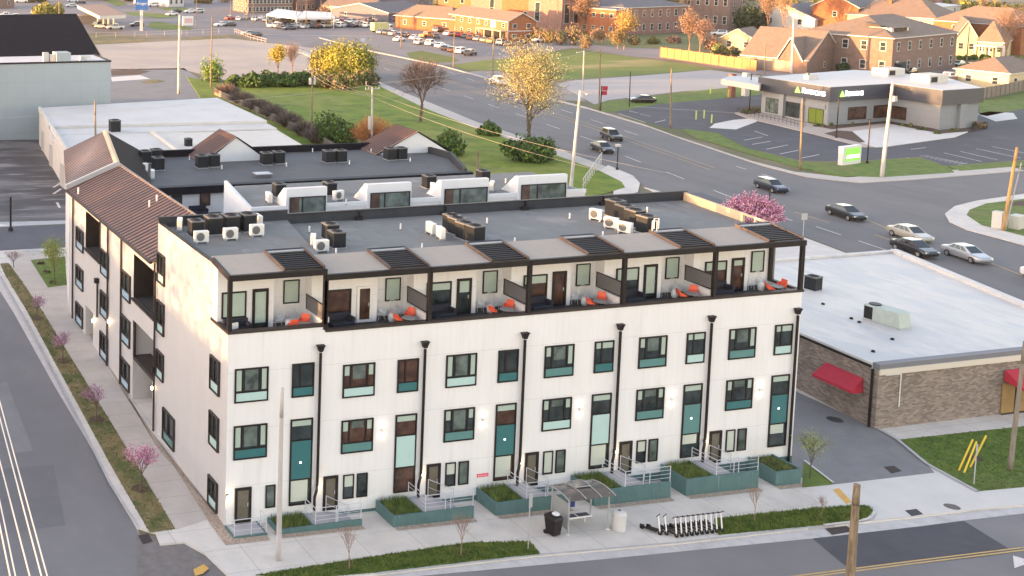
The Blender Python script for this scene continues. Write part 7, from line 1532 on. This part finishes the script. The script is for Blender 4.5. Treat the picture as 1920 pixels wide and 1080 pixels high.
house("house", "tan house with steep grey-brown roof and round dormer behind the largest brick house", "house", (1712, 52), (1752, 82), (1796, 74), 7.5, 13, 'y', .7, M_CRM, M_TANR, (2, 2), (3, 2), chim=(.3, .6, 14))
t, Wd, D = house("house", "cream porch house with hipped roof and white columns at the hedge", "house", (1812, 80), (1832, 107), (1878, 110), 4.8, 9.6, 'y', .8, M_CRM, M_TANR, (3, 1), (1, 1))
b = MB(); b.box(-.5, Wd+1, -3, -.03, 3.0, 3.4, M_TRW)
for i in range(5): b.box(-.3+i*(Wd+.8)/4, i*(Wd+.8)/4, -2.9, -2.6, 0, 3.0, M_TRW)
b.build("porch", t)
t, Wd, D = house("house", "gabled cream house end with white porch, left of the hipped porch house", "house", (1780, 88), (1790, 104), (1830, 106), 5.2, 9.4, 'y', 0, M_CRM, M_TANR, (2, 1), (1, 1))
house("house", "yellow single-storey house with tan hipped roof at the right edge", "house", (1878, 152), (1890, 172), (1960, 164), 4.0, 6.5, 'x', .9, M_CRM, M_TANR, (3, 1), (2, 1), (1.0, 1.3))
house("house", "orange brick house at the right edge behind the bare tree", "house", (1900, 80), (1912, 104), (1970, 100), 8, 12, 'y', .9, M_ORB, M_TANR, (2, 2), (2, 2))
t, Wd, D = house("house", "slate-blue bungalow with white porch posts left of the car lot", "house", (690, 29), (728, 42), (812, 37), 3.4, 6.0, 'x', 0, M_SLB, M_GRYR, (5, 1), (2, 1), (.9, 1.2))
b = MB()
for i in range(4): x = Wd*(.35+.2*i); b.box(x-.15, x+.15, -2.2, -1.9, 0, 2.9, M_TRW)
b.box(Wd*.3, Wd+.4, -2.4, -.03, 2.9, 3.2, M_GRYR); b.build("porch", t)
house("house", "small cream bungalow directly left of the slate-blue bungalow", "house", (655, 22), (692, 32), (722, 29), 3.4, 6.0, 'y', 0, M_CRM, M_TANR, (1, 1), (2, 1))
house("house", "slate-grey house at the top edge behind the drive-in canopies", "house", (610, 12), (620, 22), (668, 20), 5.5, 8.0, 'x', 0, M_SLB, M_GRYR, (2, 1), (1, 1))
house("house", "dark grey roofed house behind the slate-blue bungalow's right end", "house", (770, 4), (785, 22), (812, 18), 5, 9, 'x', 0, M_SLB, M_GRYR, (2, 1), (1, 1))
house("apartment_building", "dark brown brick apartment building along the top edge behind the drive-in", "apartment building", (395, 20), (465, 25), (548, 24), 9, 10.5, 'x', .9, M_BRNB, M_GRYR, (12, 3), (4, 3), (1.1, 1.6))
house("apartment_building", "brick apartment building at the top edge, right of the brown one", "apartment building", (545, 14), (556, 22), (640, 16), 10, 12, 'x', .9, M_PINKB, M_GRYR, (10, 3), (2, 3), (1.1, 1.6))
house("shop", "white-fronted shop under dark eaves at the top edge left of centre", "shop", (312, 4), (316, 13), (345, 12), 4, 5, 'x', .9, M_WHS, M_GRYR, (3, 1), (0, 0))
house("shop", "low brown brick shop at the top left corner", "shop", (-20, 10), (-15, 17), (27, 15), 4.2, 5, 'x', .9, M_BRNB, M_TANR, (2, 1), (0, 0))
house("shop", "low red-brown building with white edge among trees at the top right", "shop", (1745, 10), (1756, 18), (1800, 14), 4.2, 5.5, 'x', .9, M_PINKB, M_TANR, (3, 1), (1, 1))
house("shop", "low white-roofed building behind the tan house at the top right", "shop", (1700, 26), (1712, 34), (1800, 26), 3.5, 4.2, 'x', .9, M_WHS, mat("white_flat_roof", (0, 0, 0)), (4, 1), (1, 1))
house("house", "dark-roofed house at the top edge right of the church", "house", (1180, 6), (1195, 12), (1270, 6), 7, 10, 'x', .9, M_BRNB, M_GRYR, (6, 1), (1, 1))
# fuel station, drive-in canopies
t = thing("fuel_station", "fuel station canopy with brown top, cream fascia and small kiosk at the top left", "fuel station", at(185, 45))
cp = [atz(*q, 6.0) for q in ((187, 30), (236, 28), (194, 7), (145, 10))]
def bt(b, n, t): return buildp(b, n, t)
b = MB(); b.prism([(p.x, p.y) for p in cp], 5.0, 5.95, mat("cream_canopy", (0, 0, 0)), mat("brown_canopy_top", (.27, .18, .14), .8, var=.15)); bt(b, "canopy", t)
for q in ((184, 50), (195, 52), (204, 49), (214, 46)): p = at(*q); b = MB(); b.box(p.x-.3, p.x+.3, p.y-.3, p.y+.3, .6, 5.0, mat("cream_canopy", (0, 0, 0))); bt(b, "column", t)
a = at(138, 45); c = at(185, 41); b = MB(); b.box(a.x, c.x+2, a.y, a.y+8, .5, 3.4, mat("tan_kiosk_wall", (.36, .27, .21), .8)); bt(b, "kiosk", t)
t = thing("drive_in_canopy", "white drive-in canopy over the parked cars, left one", "canopy", at(530, 40))
for nm, cs, lab in (("l", ((500, 26), (556, 33), (566, 22), (520, 16)), None), ("r", ((557, 33), (628, 33), (622, 23), (570, 20)), "white drive-in canopy over the parked cars, right one")):
    if lab: t = thing("drive_in_canopy", lab, "canopy", at(590, 40))
    cp = [atz(*q, 4.2) for q in cs]; b = MB(); b.prism([(p.x, p.y) for p in cp], 3.6, 4.2, mat("white_canopy_sheet", (.62, .63, .62), .6)); bt(b, "roof", t)
    for p in cp: b = MB(); b.tube((p.x*.97+cp[0].x*.03, p.y, .5), (p.x*.97+cp[0].x*.03, p.y, 3.6), .15, m=M_TRW); bt(b, "column", t)
p = at(352, 51); t = thing("price_sign", "white roadside price board left of the far crossroads", "sign", p); lbox(t, "board", -1.8, 1.8, -.3, .3, .6, 3.6, m=M_PVC); lbox(t, "lettering", -1.2, 1.4, -.34, -.31, 1.4, 2.9, m=mat("pale_pink", (0, 0, 0)))
# fences
def fence(label, pts, h, m, rails=False, th=.05, post=2.4, pm=None, off=0.02):
    P = [at(*q, off) for q in pts]; t = thing("fence", label, "fence", P[0]); b = MB(); pb = MB()
    for a, c in zip(P, P[1:]):
        d = (c-a); L = math.hypot(d.x, d.y); dx, dy = d.x/L, d.y/L; n = Vector((-dy, dx, 0))*th
        if rails:
            for k in (.45, .95): b.tube(a+Vector((0, 0, h*k)), c+Vector((0, 0, h*k)), .05, m=m, n=4)
        else:
            k = max(1, int(L/.9))
            for i in range(k):
                q0, q1 = a.lerp(c, i/k), a.lerp(c, (i+.97)/k); hh = h*rnd.uniform(.97, 1.02)
                b.raw([q0-n, q1-n, q1+n, q0+n, q0-n+Vector((0, 0, hh)), q1-n+Vector((0, 0, hh)), q1+n+Vector((0, 0, hh)), q0+n+Vector((0, 0, hh))], [(0, 1, 5, 4), (1, 2, 6, 5), (2, 3, 7, 6), (3, 0, 4, 7), (4, 5, 6, 7)], m)
        for i in range(int(L/post)+1): q = a+Vector((dx, dy, 0))*min(i*post, L); pb = MB(); pb.tube(q-n*1.8, q-n*1.8+Vector((0, 0, h*1.02)), .06, m=pm or m, n=4); buildp(pb, "post", t)
    buildp(b, "panel", t); return t
M_OFEN = line_overlay(mat("cedar_fence", (.42, .19, .08), .8, var=.15, scale=1), 'x', .9, .04, .7, 0)
M_GFEN = mat("weathered_fence_boards", (.20, .17, .14), .9, var=.25, scale=2, stretch=(4, 4, .4))
fence("long orange wooden fence running toward the garage house", [(1238, 107), (1418, 133)], 2.6, M_OFEN)
fence("grey board fence right of the bank, nearest one", [(1840, 186), (1930, 168)], 2.2, M_GFEN)
fence("grey board fence behind the bank's right wing", [(1745, 172), (1800, 160), (1878, 140)], 2.2, M_GFEN)
fence("weathered dark board fence between the rear lots and the field", [(402, 178), (470, 208), (605, 272), (640, 292)], 1.3, M_GFEN)
fence("low pinkish rail fence before the pale lot, left part", [(180, 71), (275, 69), (350, 66), (430, 62)], 1.6, mat("pinkish_rail", (.52, .42, .38), .7), True, pm=mat("pinkish_rail", (0, 0, 0)), post=6)
fence("low pinkish rail fence at the corner of the far crossroads", [(440, 62), (470, 74), (500, 82)], 1.4, mat("pinkish_rail", (0, 0, 0)), True, post=3)
fence("short chain-link fence on the corner grass", [(1092, 357), (1128, 304)], 1.5, M_METALG, True, post=2)

# ================================================================== TREES AND BUSHES
def branch(b, p, d, L, r, lev, maxlev, rr, bark, tips, spread, up):
    n = 2; q = p
    for i in range(n):
        d = (d+Vector((rr.uniform(-.16, .16), rr.uniform(-.16, .16), rr.uniform(-.02, .12)*up))).normalized(); q2 = q+d*(L/n)
        b.tube(q, q2, r*(1-.3*i/n), r*(1-.3*(i+1)/n), bark, 5 if lev < 2 else 3, caps=False); q = q2
        if lev >= 1 and i == 0 and lev < maxlev:
            s = Vector((rr.uniform(-1, 1), rr.uniform(-1, 1), rr.uniform(-.3, .6))).normalized(); branch(b, q, (d+s*spread).normalized(), L*.62, r*.5, lev+1, maxlev, rr, bark, tips, spread, up)
    if lev >= maxlev-1: tips.append((q, d))
    if lev >= maxlev: return
    k = rr.choice((2, 3, 3)) if lev else rr.choice((3, 4))
    a0 = rr.uniform(0, 6.28); o1 = d.orthogonal().normalized(); o2 = d.cross(o1)
    for i in range(k):
        a = a0+i*2*math.pi/k+rr.uniform(-.4, .4); s = o1*math.cos(a)+o2*math.sin(a)
        branch(b, q, (d*1.0+s*spread*rr.uniform(.7, 1.25)+Vector((0, 0, .1*up))).normalized(), L*rr.uniform(.66, .86), r*.62, lev+1, maxlev, rr, bark, tips, spread, up)
def leafquads(b, c, n, rad, size, m, rr, flat=1.0):
    for _ in range(n):
        p = c+Vector((rr.gauss(0, rad), rr.gauss(0, rad), rr.gauss(0, rad*flat))); s = size*rr.uniform(.6, 1.4)
        a = Vector((rr.uniform(-1, 1), rr.uniform(-1, 1), rr.uniform(-1, 1))).normalized(); o = a.orthogonal().normalized(); o2 = a.cross(o)
        b.face([p-o*s, p-o2*s*.6, p+o*s, p+o2*s*.6], m)
def tree(name, label, px, py, top, wpx, lv=4, bark=None, leaves=(), nl=6, ls=.18, lr=.35, trunk=.28, seed=1, up=1.0, spread=.6, grp=None, cat="tree", off=.1, w=1.0):
    """base at photo pixel (px,py); height follows from the pixel row of its top, crown about wpx pixels wide."""
    p = at(px, py, off); dep = (p-CAM_C).dot(_f); H = (py-top)*dep/FPX; Wc = wpx*dep/FPX
    rr = random.Random(seed); t = thing(name, label, cat, p, rr.uniform(0, 6), grp); b = MB(); tips = []
    th = H*trunk; d0 = Vector((rr.uniform(-.06, .06), rr.uniform(-.06, .06), 1)).normalized(); r = H*.022*w
    b.tube((0, 0, -.1), d0*th*.5, r*1.25, r*1.05, bark or M_BARK, 7, caps=False); b.tube(d0*th*.5, d0*th, r*1.05, r*.9, bark or M_BARK, 7, caps=False)
    tot = sum(.76**i for i in range(lv)); L = (H-th)/tot*.92
    k = 4; a0 = rr.uniform(0, 6)
    for i in range(k):
        a = a0+i*2*math.pi/k; s = Vector((math.cos(a), math.sin(a), 0))
        branch(b, d0*th, (d0+s*spread*(.35+.5*(i % 2))).normalized(), L, r*.6, 1, lv, rr, bark or M_BARK, tips, spread, up)
    # fit the crown's width and height to the photograph's
    mx = max(1e-3, sorted(math.hypot(q.x, q.y) for q, _ in tips)[int(len(tips)*.92)]); mz = sorted(q.z for q, _ in tips)[int(len(tips)*.97)]
    sx = Wc/2/mx; sz = (H-th)/(mz-th)
    f = lambda v: Vector((v[0]*(sx if v[2] > th else 1+(sx-1)*max(0, v[2]/th)), v[1]*(sx if v[2] > th else 1+(sx-1)*max(0, v[2]/th)), v[2] if v[2] <= th else th+(v[2]-th)*sz))
    b.v = [tuple(f(v)) for v in b.v]
    b.build("trunk", t)
    if leaves:
        c = MB()
        for i, (q, _) in enumerate(tips): leafquads(c, f(q), nl, lr, ls, leaves[rr.randrange(len(leaves))], rr)
        c.build("crown", t)
    else: pass
    return t
def bush(name, label, px, py, top, wpx, mats, n=1500, ls=.2, lumps=9, seed=1, grp=None, cat="bush", off=.05, depth=.8, stems=None, flat=.8, hollow=.75):
    p = at(px, py, off); dep = (p-CAM_C).dot(_f); H = (py-top)*dep/FPX; Wc = wpx*dep/FPX; rr = random.Random(seed)
    t = thing(name, label, cat, p, 0, grp); c = MB(); rt = Vector((_r.x, _r.y, 0)).normalized(); fw_ = Vector((-rt.y, rt.x, 0))
    cs = []
    for i in range(lumps):
        x = rr.uniform(-1, 1); R = H*rr.uniform(.26, .42); x *= max(.05, (Wc/2-R*.8)); y = rr.uniform(-.5, .5)*Wc*depth*.5; z = rr.uniform(R*.7, max(R*.75, H*rr.uniform(.6, 1)-R)); cs.append((rt*x+fw_*y+Vector((0, 0, z)), R))
    for k in range(n):
        cc, R = cs[rr.randrange(lumps)]; u = Vector((rr.gauss(0, 1), rr.gauss(0, 1), rr.gauss(0, 1)*.9)).normalized(); rad = R*rr.uniform(hollow, 1.08)*(1+.18*math.sin(u.x*7+u.z*9+cc.x))
        q = cc+u*rad; q.z = max(.03, q.z); s = ls*rr.uniform(.6, 1.5); a = (u+Vector((rr.uniform(-.9, .9), rr.uniform(-.9, .9), rr.uniform(-.9, .9)))).normalized(); o = a.orthogonal().normalized(); o2 = a.cross(o)
        c.face([q-o*s, q-o2*s*.6, q+o*s, q+o2*s*.6], mats[rr.randrange(len(mats))])
    c.build("foliage", t)
    s_ = MB()
    for i in range(stems or 8):
        cc, R = cs[rr.randrange(lumps)]; s_.tube((cc.x*.4, cc.y*.4, -.05), cc+Vector((0, 0, R*.5)), H*.012+.015, H*.005+.005, M_BARK, 4, caps=False)
    s_.build("stem", t); return t
def twigbush(name, label, px, py, top, wpx, mats, n=700, seed=1, grp=None, r=.012, cat="bush", blossoms=None, nb=0, bs=.05):
    p = at(px, py, .05); dep = (p-CAM_C).dot(_f); H = (py-top)*dep/FPX; Wc = wpx*dep/FPX; rr = random.Random(seed)
    t = thing(name, label, cat, p, 0, grp); b = MB(); c = MB()
    for i in range(n):
        a = rr.uniform(0, 6.28); k = math.sqrt(rr.uniform(0, 1)); e = Vector((math.cos(a)*k*Wc/2, math.sin(a)*k*Wc/2, H*(1-.45*k*k)*rr.uniform(.55, 1.05))); s = Vector((e.x*.25, e.y*.25, 0)); m_ = s.lerp(e, .5)+Vector((-e.x*.12, -e.y*.12, H*.05))
        m = mats[i % len(mats)]; b.tube(s, m_, r*1.6, r*1.2, m, 3, caps=False); b.tube(m_, e, r*1.2, r*.5, m, 3, caps=False)
        for j in range(2): f_ = m_.lerp(e, rr.uniform(.2, .9)); b.tube(f_, f_+Vector((rr.uniform(-.5, .5), rr.uniform(-.5, .5), rr.uniform(.1, .6)))*H*.18, r*.8, r*.4, m, 3, caps=False)
        if nb:
            for j in range(nb): q = m_.lerp(e, rr.uniform(.1, 1.05)); leafquads(c, q, 1, .08, bs, blossoms[rr.randrange(len(blossoms))], rr)
    b.build("branches", t)
    if nb: c.build("blossom", t)
    return t
LY1 = leaf("golden_leaves", (.50, .34, .05), (.66, .46, .10)); LYG = leaf("lime_gold_leaves", (.20, .20, .02), (.38, .35, .045)); LYP = leaf("pale_budding_leaves", (.44, .42, .15), (.58, .54, .24)); LPG = leaf("pale_green_haze_leaves", (.30, .32, .12), (.46, .45, .22)); LY2 = leaf("yellow_green_leaves", (.22, .24, .04), (.42, .38, .08)); LG1 = leaf("fresh_green_leaves", (.06, .13, .02), (.13, .20, .03)); LG2 = leaf("deep_green_leaves", (.025, .06, .015), (.06, .11, .025))
LG3 = leaf("bright_sapling_leaves", (.16, .26, .04), (.27, .36, .08)); LOL = leaf("olive_leaves", (.12, .13, .035), (.22, .20, .06)); LP1 = leaf("pink_blossom", (.80, .34, .44), (.88, .50, .58)); LP2 = leaf("purple_blossom", (.34, .10, .28), (.50, .20, .40)); LP3 = leaf("pale_mauve_blossom", (.42, .22, .36), (.55, .32, .45))
LOR = leaf("orange_bud_leaves", (.32, .19, .10), (.42, .28, .15)); LCR = leaf("cream_blossom", (.55, .48, .40), (.68, .60, .52)); LRD = leaf("reddish_buds", (.21, .13, .10), (.31, .20, .15)); LEV = leaf("evergreen_needles", (.012, .028, .012), (.03, .055, .02))
M_ORT = mat("orange_twigs", (.50, .20, .06), .9, var=.25, scale=2)
# street saplings
g = "young redbuds along the side street"
for i, (px, py, tp, w, m, l_) in enumerate(((264, 920, 838, 58, (LP2, LP1), "nearest the camera"), (181, 790, 720, 46, (LP3, LP2), "second from the camera"), (119, 680, 622, 44, (LP3,), "third from the camera"), (68, 602, 556, 36, (LP3,), "fourth from the camera"), (26, 502, 472, 30, (LP3, LRD), "furthest, almost bare"))):
    tree("young_redbud_tree", "small redbud with mauve blossom on the side-street verge, "+l_, px, py, tp, w, 4, M_BARKD, m, (5, 3, 3, 2, 1)[i], .045, .10, .38, 20+i, grp=g, off=.14, w=.7)
g = "bare saplings along the front kerb"
for i, (px, py, tp, w, l_) in enumerate(((655, 1066, 985, 34, "leftmost, in the kerb grass"), (864, 1040, 962, 36, "in front of the third stoop"), (1415, 978, 912, 34, "in the grass right of the scooters"), (1540, 973, 930, 22, "rightmost and smallest, by the driveway"))):
    tree("bare_sapling", "thin bare sapling, "+l_, px, py, tp, w, 4, M_BARKT, (LRD,), 1, .02, .05, .35, 40+i, grp=g, off=.14, spread=.45, w=.55)
tree("young_tree", "pale green sapling at the corner of the alley", 1518, 896, 815, 52, 4, M_BARK, (LPG, LG3), 4, .04, .2, .35, 51, off=.14, w=.6)
tree("young_tree", "bright yellow-green sapling on the lawn by the rear lane", 103, 528, 452, 44, 4, M_BARK, (LG3, LY2), 10, .06, .25, .2, 52, off=.14, w=.6)
twigbush("redbud_tree", "round pink redbud in full blossom behind the right parapet", 1409, 432, 360, 112, (M_BARKD,), 420, 3, None, .03, "tree", (LP1, LP1, LP1, LP2), 34, .095)
# field trees
tree("tree", "large golden budding tree standing alone in the field by the road", 990, 280, 92, 132, 6, M_BARK, (LYP, LYP, LPG, LPG), 4, .085, .55, .16, 7, spread=.72)
tree("bare_tree", "leaning bare purple-brown tree in the middle of the field", 788, 228, 116, 84, 6, M_BARKD, (LRD,), 1, .07, .3, .3, 23, spread=.75, w=1.1)
g = "golden trees at the field's corner"
for i, (px, py, tp, w, m) in enumerate(((604, 142, 84, 44, (LY2, LOL, LOL)), (634, 146, 62, 58, (LYG, LY2, LYG)), (672, 150, 66, 56, (LYG, LG1, LOL)))):
    bush("tree", f"dense golden-green tree at the road end of the field, {['left','middle','right'][i]} of three", px, py, tp, w, m, 9000, .20, 20, 60+i, g, "tree", stems=14, hollow=.55)
tree("tree", "slim golden sapling behind the green hedge", 521, 140, 88, 26, 5, M_BARK, (LY1, LY2), 3, .16, .4, .2, 71)
tree("bare_tree", "orange-lit bare tree right of the slim golden sapling", 548, 138, 84, 34, 5, M_BARKT, (LOR,), 1, .1, .3, .2, 72)
for i, (px, py, tp, w) in enumerate(((606, 164, 130, 50), (648, 168, 128, 54), (690, 160, 122, 40))): bush("hedge_bush", f"dark undergrowth bush below the golden trees, {o_[i]} from the left", px, py, tp, w, (LG2, LRD, LG2, LOL), 1600, .25, 9, 300+i, "undergrowth below the golden trees")
bush("tree", "columnar bright green young tree at the field's far left corner", 398, 152, 94, 30, (LG3, LG1), 1500, .22, 7, 73, None, "tree")
g = "hedge bushes along the field's far edge"
for i, (px, py, tp, w) in enumerate(((440, 162, 138, 44), (474, 164, 134, 48), (508, 162, 128, 46), (542, 162, 126, 46), (576, 160, 124, 44))): bush("hedge_bush", f"dark green hedge bush at the field's far edge, {o_[i]} from the left", px, py, tp, w, (LG1, LG2, LG2), 1400, .3, 7, 80+i, g)
g = "bushes on the field"
bush("bush", "dark green bush behind the pale crossarm pole, left of the orange thicket", 628, 272, 205, 78, (LG1, LG2), 3200, .24, 12, 90, g)
twigbush("thicket", "bright orange leafless thicket round the pale crossarm pole", 700, 280, 214, 94, (M_ORT, M_ORT, M_BARKT), 700, 91, None, .028)
bush("bush", "dark green bush right of the right small gable", 838, 292, 238, 60, (LG2, LG1), 2200, .24, 10, 92, g)
bush("bush", "small dark green bush left of the big golden tree", 916, 254, 222, 42, (LG2, LG1), 1500, .22, 8, 93, g)
bush("bush", "large dark green bush at the foot of the big golden tree", 990, 302, 244, 100, (LG2, LG2, LG1), 4200, .24, 15, 94, g)
g = "brambles along the dark fence"
for i, (px, py, tp, w) in enumerate(((425, 180, 158, 40), (452, 196, 172, 40), (480, 208, 184, 42), (510, 222, 196, 42), (540, 238, 210, 44), (568, 254, 226, 42), (592, 268, 238, 40))): twigbush("bramble", f"grey leafless bramble on the fence line, {o_[i]} from the far end", px, py, tp-4, w*1.5, (M_BARKD, mat("grey_twigs", (.17, .14, .13), .95)), 420, 100+i, g, .035)
# far trees
bush("tree", "olive-green leafy tree above the black roof at the top left", 90, 34, -2, 64, (LOL, LY2), 2600, .4, 11, 120, None, "tree", stems=10)
FT = [(1170, 92, 24, 36, "orange budding tree before the school", (LOR, LY1), 4), (1122, 82, 60, 20, "small orange tree left of the school tree", (LOR,), 3), (1158, 92, 62, 24, "orange shrub-like tree at the school drive", (LOR, LOL), 6), (1092, 62, -8, 40, "reddish tree between church and school", (LRD, LOR), 4), (1292, 96, 22, 34, "pinkish-orange bare tree left of the small yellow cottage", (LRD, LOR), 2), (1312, 98, 40, 30, "second pinkish bare tree beside the yellow cottage", (LRD,), 2), (1300, 50, -20, 46, "orange tree at the top edge right of the school", (LOR,), 4),
      (1440, 66, -25, 40, "tall orange-lit bare tree right of the evergreen", (LOR,), 2), (1468, 70, -22, 44, "second tall orange-lit bare tree", (LOR,), 2), (1885, 116, 14, 70, "spreading sunlit bare tree at the right edge", (LRD,), 1), (1700, 40, -6, 40, "orange tree above the orange-roofed house", (LOR, LY1), 5), (840, 22, -25, 60, "golden tree left of the church", (LOR, LY1), 6), (1840, 30, -30, 50, "pale tree at the top right corner", (LOL, LCR), 3)]
for i, (px, py, tp, w, l_, m, nl) in enumerate(FT): tree("tree" if nl > 2 else "bare_tree", l_, px, py, tp, w, 5, M_BARKT, m, nl, .17, .5, .2, 130+i, spread=.6)
bush("evergreen_tree", "large dark evergreen beside the arched-window villa", 1405, 62, -6, 46, (LEV,), 2600, .45, 11, 150, None, "tree")
bush("blossom_bush", "cream blossoming bush before the largest brick house", 1622, 118, 90, 56, (LCR, LRD), 1300, .28, 8, 151)
g = "dark hedges behind the bank"
for i, px in enumerate((1582, 1606, 1630, 1654)): bush("hedge_bush", f"dark hedge bush behind the bank's roof, {o_[i]} from the left", px, 134, 117, 30, (LEV, LG2), 900, .3, 6, 152+i, g)
g = "clipped hedge bushes at the porch house"
for i, px in enumerate((1796, 1812, 1828, 1844)): bush("hedge_bush", f"green hedge bush before the porch house, {o_[i]} from the left", px, 112, 101, 20, (LG1, LG2), 700, .25, 5, 157+i, g)
bush("bush", "golden shrub at the porch house's walk", 1848, 118, 104, 16, (LY1,), 500, .22, 5, 162)
bush("bush", "olive bush before the fence by the yellow cottage", 1352, 106, 82, 40, (LG1, LOR), 1200, .3, 7, 163)
for i, (px, py) in enumerate(((76, 496), (88, 512), (100, 533))): bush("shrub", f"small dark shrub on the lawn by the rear lane, {o_[i]} from the rear", px, py, py-7, 16, (LG2, LRD), 260, .10, 4, 310+i, "shrubs on the rear lane lawn")
bush("bush", "small dark bush at the right end of the bank", 1838, 240, 224, 20, (LG2, LRD), 500, .2, 5, 164)
g = "shrubs along the bank"
for i, (px, py) in enumerate(((1400, 210), (1418, 208), (1536, 236), (1560, 234), (1590, 230), (1622, 226), (1650, 226), (1700, 236), (1728, 243), (1756, 250), (1790, 244))): bush("shrub", f"low dark shrub along the bank's wall, {o_[i]} from the left", px, py+2, py-6, 20, (LG2, LOL), 260, .16, 4, 170+i, g)
g = "trees along the top edge"
TB = [(1000, 6, 34, LRD), (1215, 2, 40, LOL), (1250, 0, 44, LRD), (1345, 0, 40, LOL), (1495, 12, 46, LG2), (1525, 14, 46, LOL), (1552, 10, 40, LG2), (1640, 2, 50, LOL), (1720, 4, 44, LY2), (1770, 2, 50, LOL), (1812, 10, 54, LY2), (1858, 14, 54, LOL), (1900, 18, 50, LY2), (1600, -6, 60, LOL), (880, -6, 50, LOR), (950, -10, 60, LRD), (60, -10, 60, LOL), (180, -14, 50, LOL), (250, -12, 50, LRD), (380, -8, 40, LRD), (1040, -16, 60, LOL), (1130, -12, 60, LRD), (1400, -14, 60, LOL), (1470, -12, 50, LRD), (700, 0, 40, LRD), (745, -4, 40, LOL), (1880, 60, 40, LG1), (1500, 88, 30, LOL), (1760, 40, 40, LG2)]
UN = ['first', 'second', 'third', 'fourth', 'fifth', 'sixth', 'seventh', 'eighth', 'ninth']
LORD2 = ['first', 'second', 'third', 'fourth', 'fifth', 'sixth', 'seventh', 'eighth', 'ninth', 'tenth', 'eleventh', 'twelfth', 'thirteenth', 'fourteenth', 'fifteenth', 'sixteenth', 'seventeenth', 'eighteenth', 'nineteenth', 'twentieth']+['twentieth']*0+['twenty-'+q for q in UN]+['thirtieth']+['thirty-'+q for q in UN]+['fortieth']+['forty-'+q for q in UN]
rank_ = [sorted(range(len(TB)), key=lambda j: TB[j][0]).index(i) for i in range(len(TB))]
for i, (px, py, w, m) in enumerate(TB): bush("tree", f"{'olive' if m in (LOL, LY2) else 'dark green' if m is LG2 else 'reddish'} background tree, {LORD2[rank_[i]]} from the left along the top edge", px, py+14, py-14, w, (m, LOL), 1100, .7, 8, 200+i, g, "tree")

g = "shade trees among the far houses"
TC = [(1012, 78, 46, 30, LRD), (1030, 80, 44, 34, LOL), (1052, 84, 50, 30, LG2), (1078, 84, 40, 36, LRD), (1100, 90, 56, 26, LOL), (1190, 84, 62, 22, LG2), (1225, 82, 64, 24, LOL), (1262, 80, 60, 26, LRD), (1332, 92, 52, 30, LRD), (1345, 102, 78, 26, LG1), (1376, 104, 84, 22, LG2), (1400, 112, 94, 22, LOR), (1455, 92, 56, 36, LRD), (1478, 84, 40, 34, LOR), (1555, 86, 50, 30, LOL), (1562, 104, 76, 24, LRD), (1640, 50, 8, 36, LOR), (1690, 70, 34, 30, LRD), (1718, 40, 8, 40, LOR), (1812, 60, 24, 40, LOL), (1890, 64, 30, 44, LOL), (1862, 104, 78, 24, LG1), (1905, 130, 100, 26, LRD), (610, 30, 4, 26, LRD), (660, 16, -10, 30, LOR), (834, 30, 0, 34, LOR), (820, 24, -6, 34, LY2), (790, 14, -14, 34, LOL), (905, 16, -18, 40, LRD), (420, 4, -20, 40, LOL), (300, 2, -18, 40, LRD), (120, -2, -22, 50, LOL), (1290, 20, -14, 36, LOR), (1150, 20, -14, 36, LRD), (1580, 30, 4, 30, LG2), (1760, 44, 18, 34, LG2), (1830, 36, 8, 44, LY2), (1915, 40, 6, 40, LOR)]
rk = [sorted(range(len(TC)), key=lambda j: TC[j][0]).index(i) for i in range(len(TC))]
for i, (px, py, tp, w, m) in enumerate(TC): bush("tree", f"{'olive' if m in (LOL, LY2) else 'green' if m in (LG1, LG2) else 'orange-brown' if m is LOR else 'reddish'} tree among the far houses, {LORD2[rk[i]]} from the left", px, py, tp, w, (m, LRD if i % 3 else LOL), 1300, .22, 11, 400+i, g, "tree", stems=16, hollow=.3)
# ------------------------------------------------------------------ evening haze
hb = MB(); hm = bpy.data.materials.new("haze"); hm.use_nodes = True; nt = hm.node_tree; nt.nodes.remove(nt.nodes["Principled BSDF"])
pv = nt.nodes.new("ShaderNodeVolumePrincipled"); pv.inputs["Density"].default_value = .00005; pv.inputs["Color"].default_value = (1, .92, .86, 1); pv.inputs["Anisotropy"].default_value = .3
nt.links.new(pv.outputs[0], nt.nodes["Material Output"].inputs["Volume"])
hb.box(-520, 1320, -270, 1520, -3, 60, hm); hz = hb.build("haze"); hz["kind"] = "stuff"; hz["label"] = "thin warm evening haze over the whole neighbourhood"
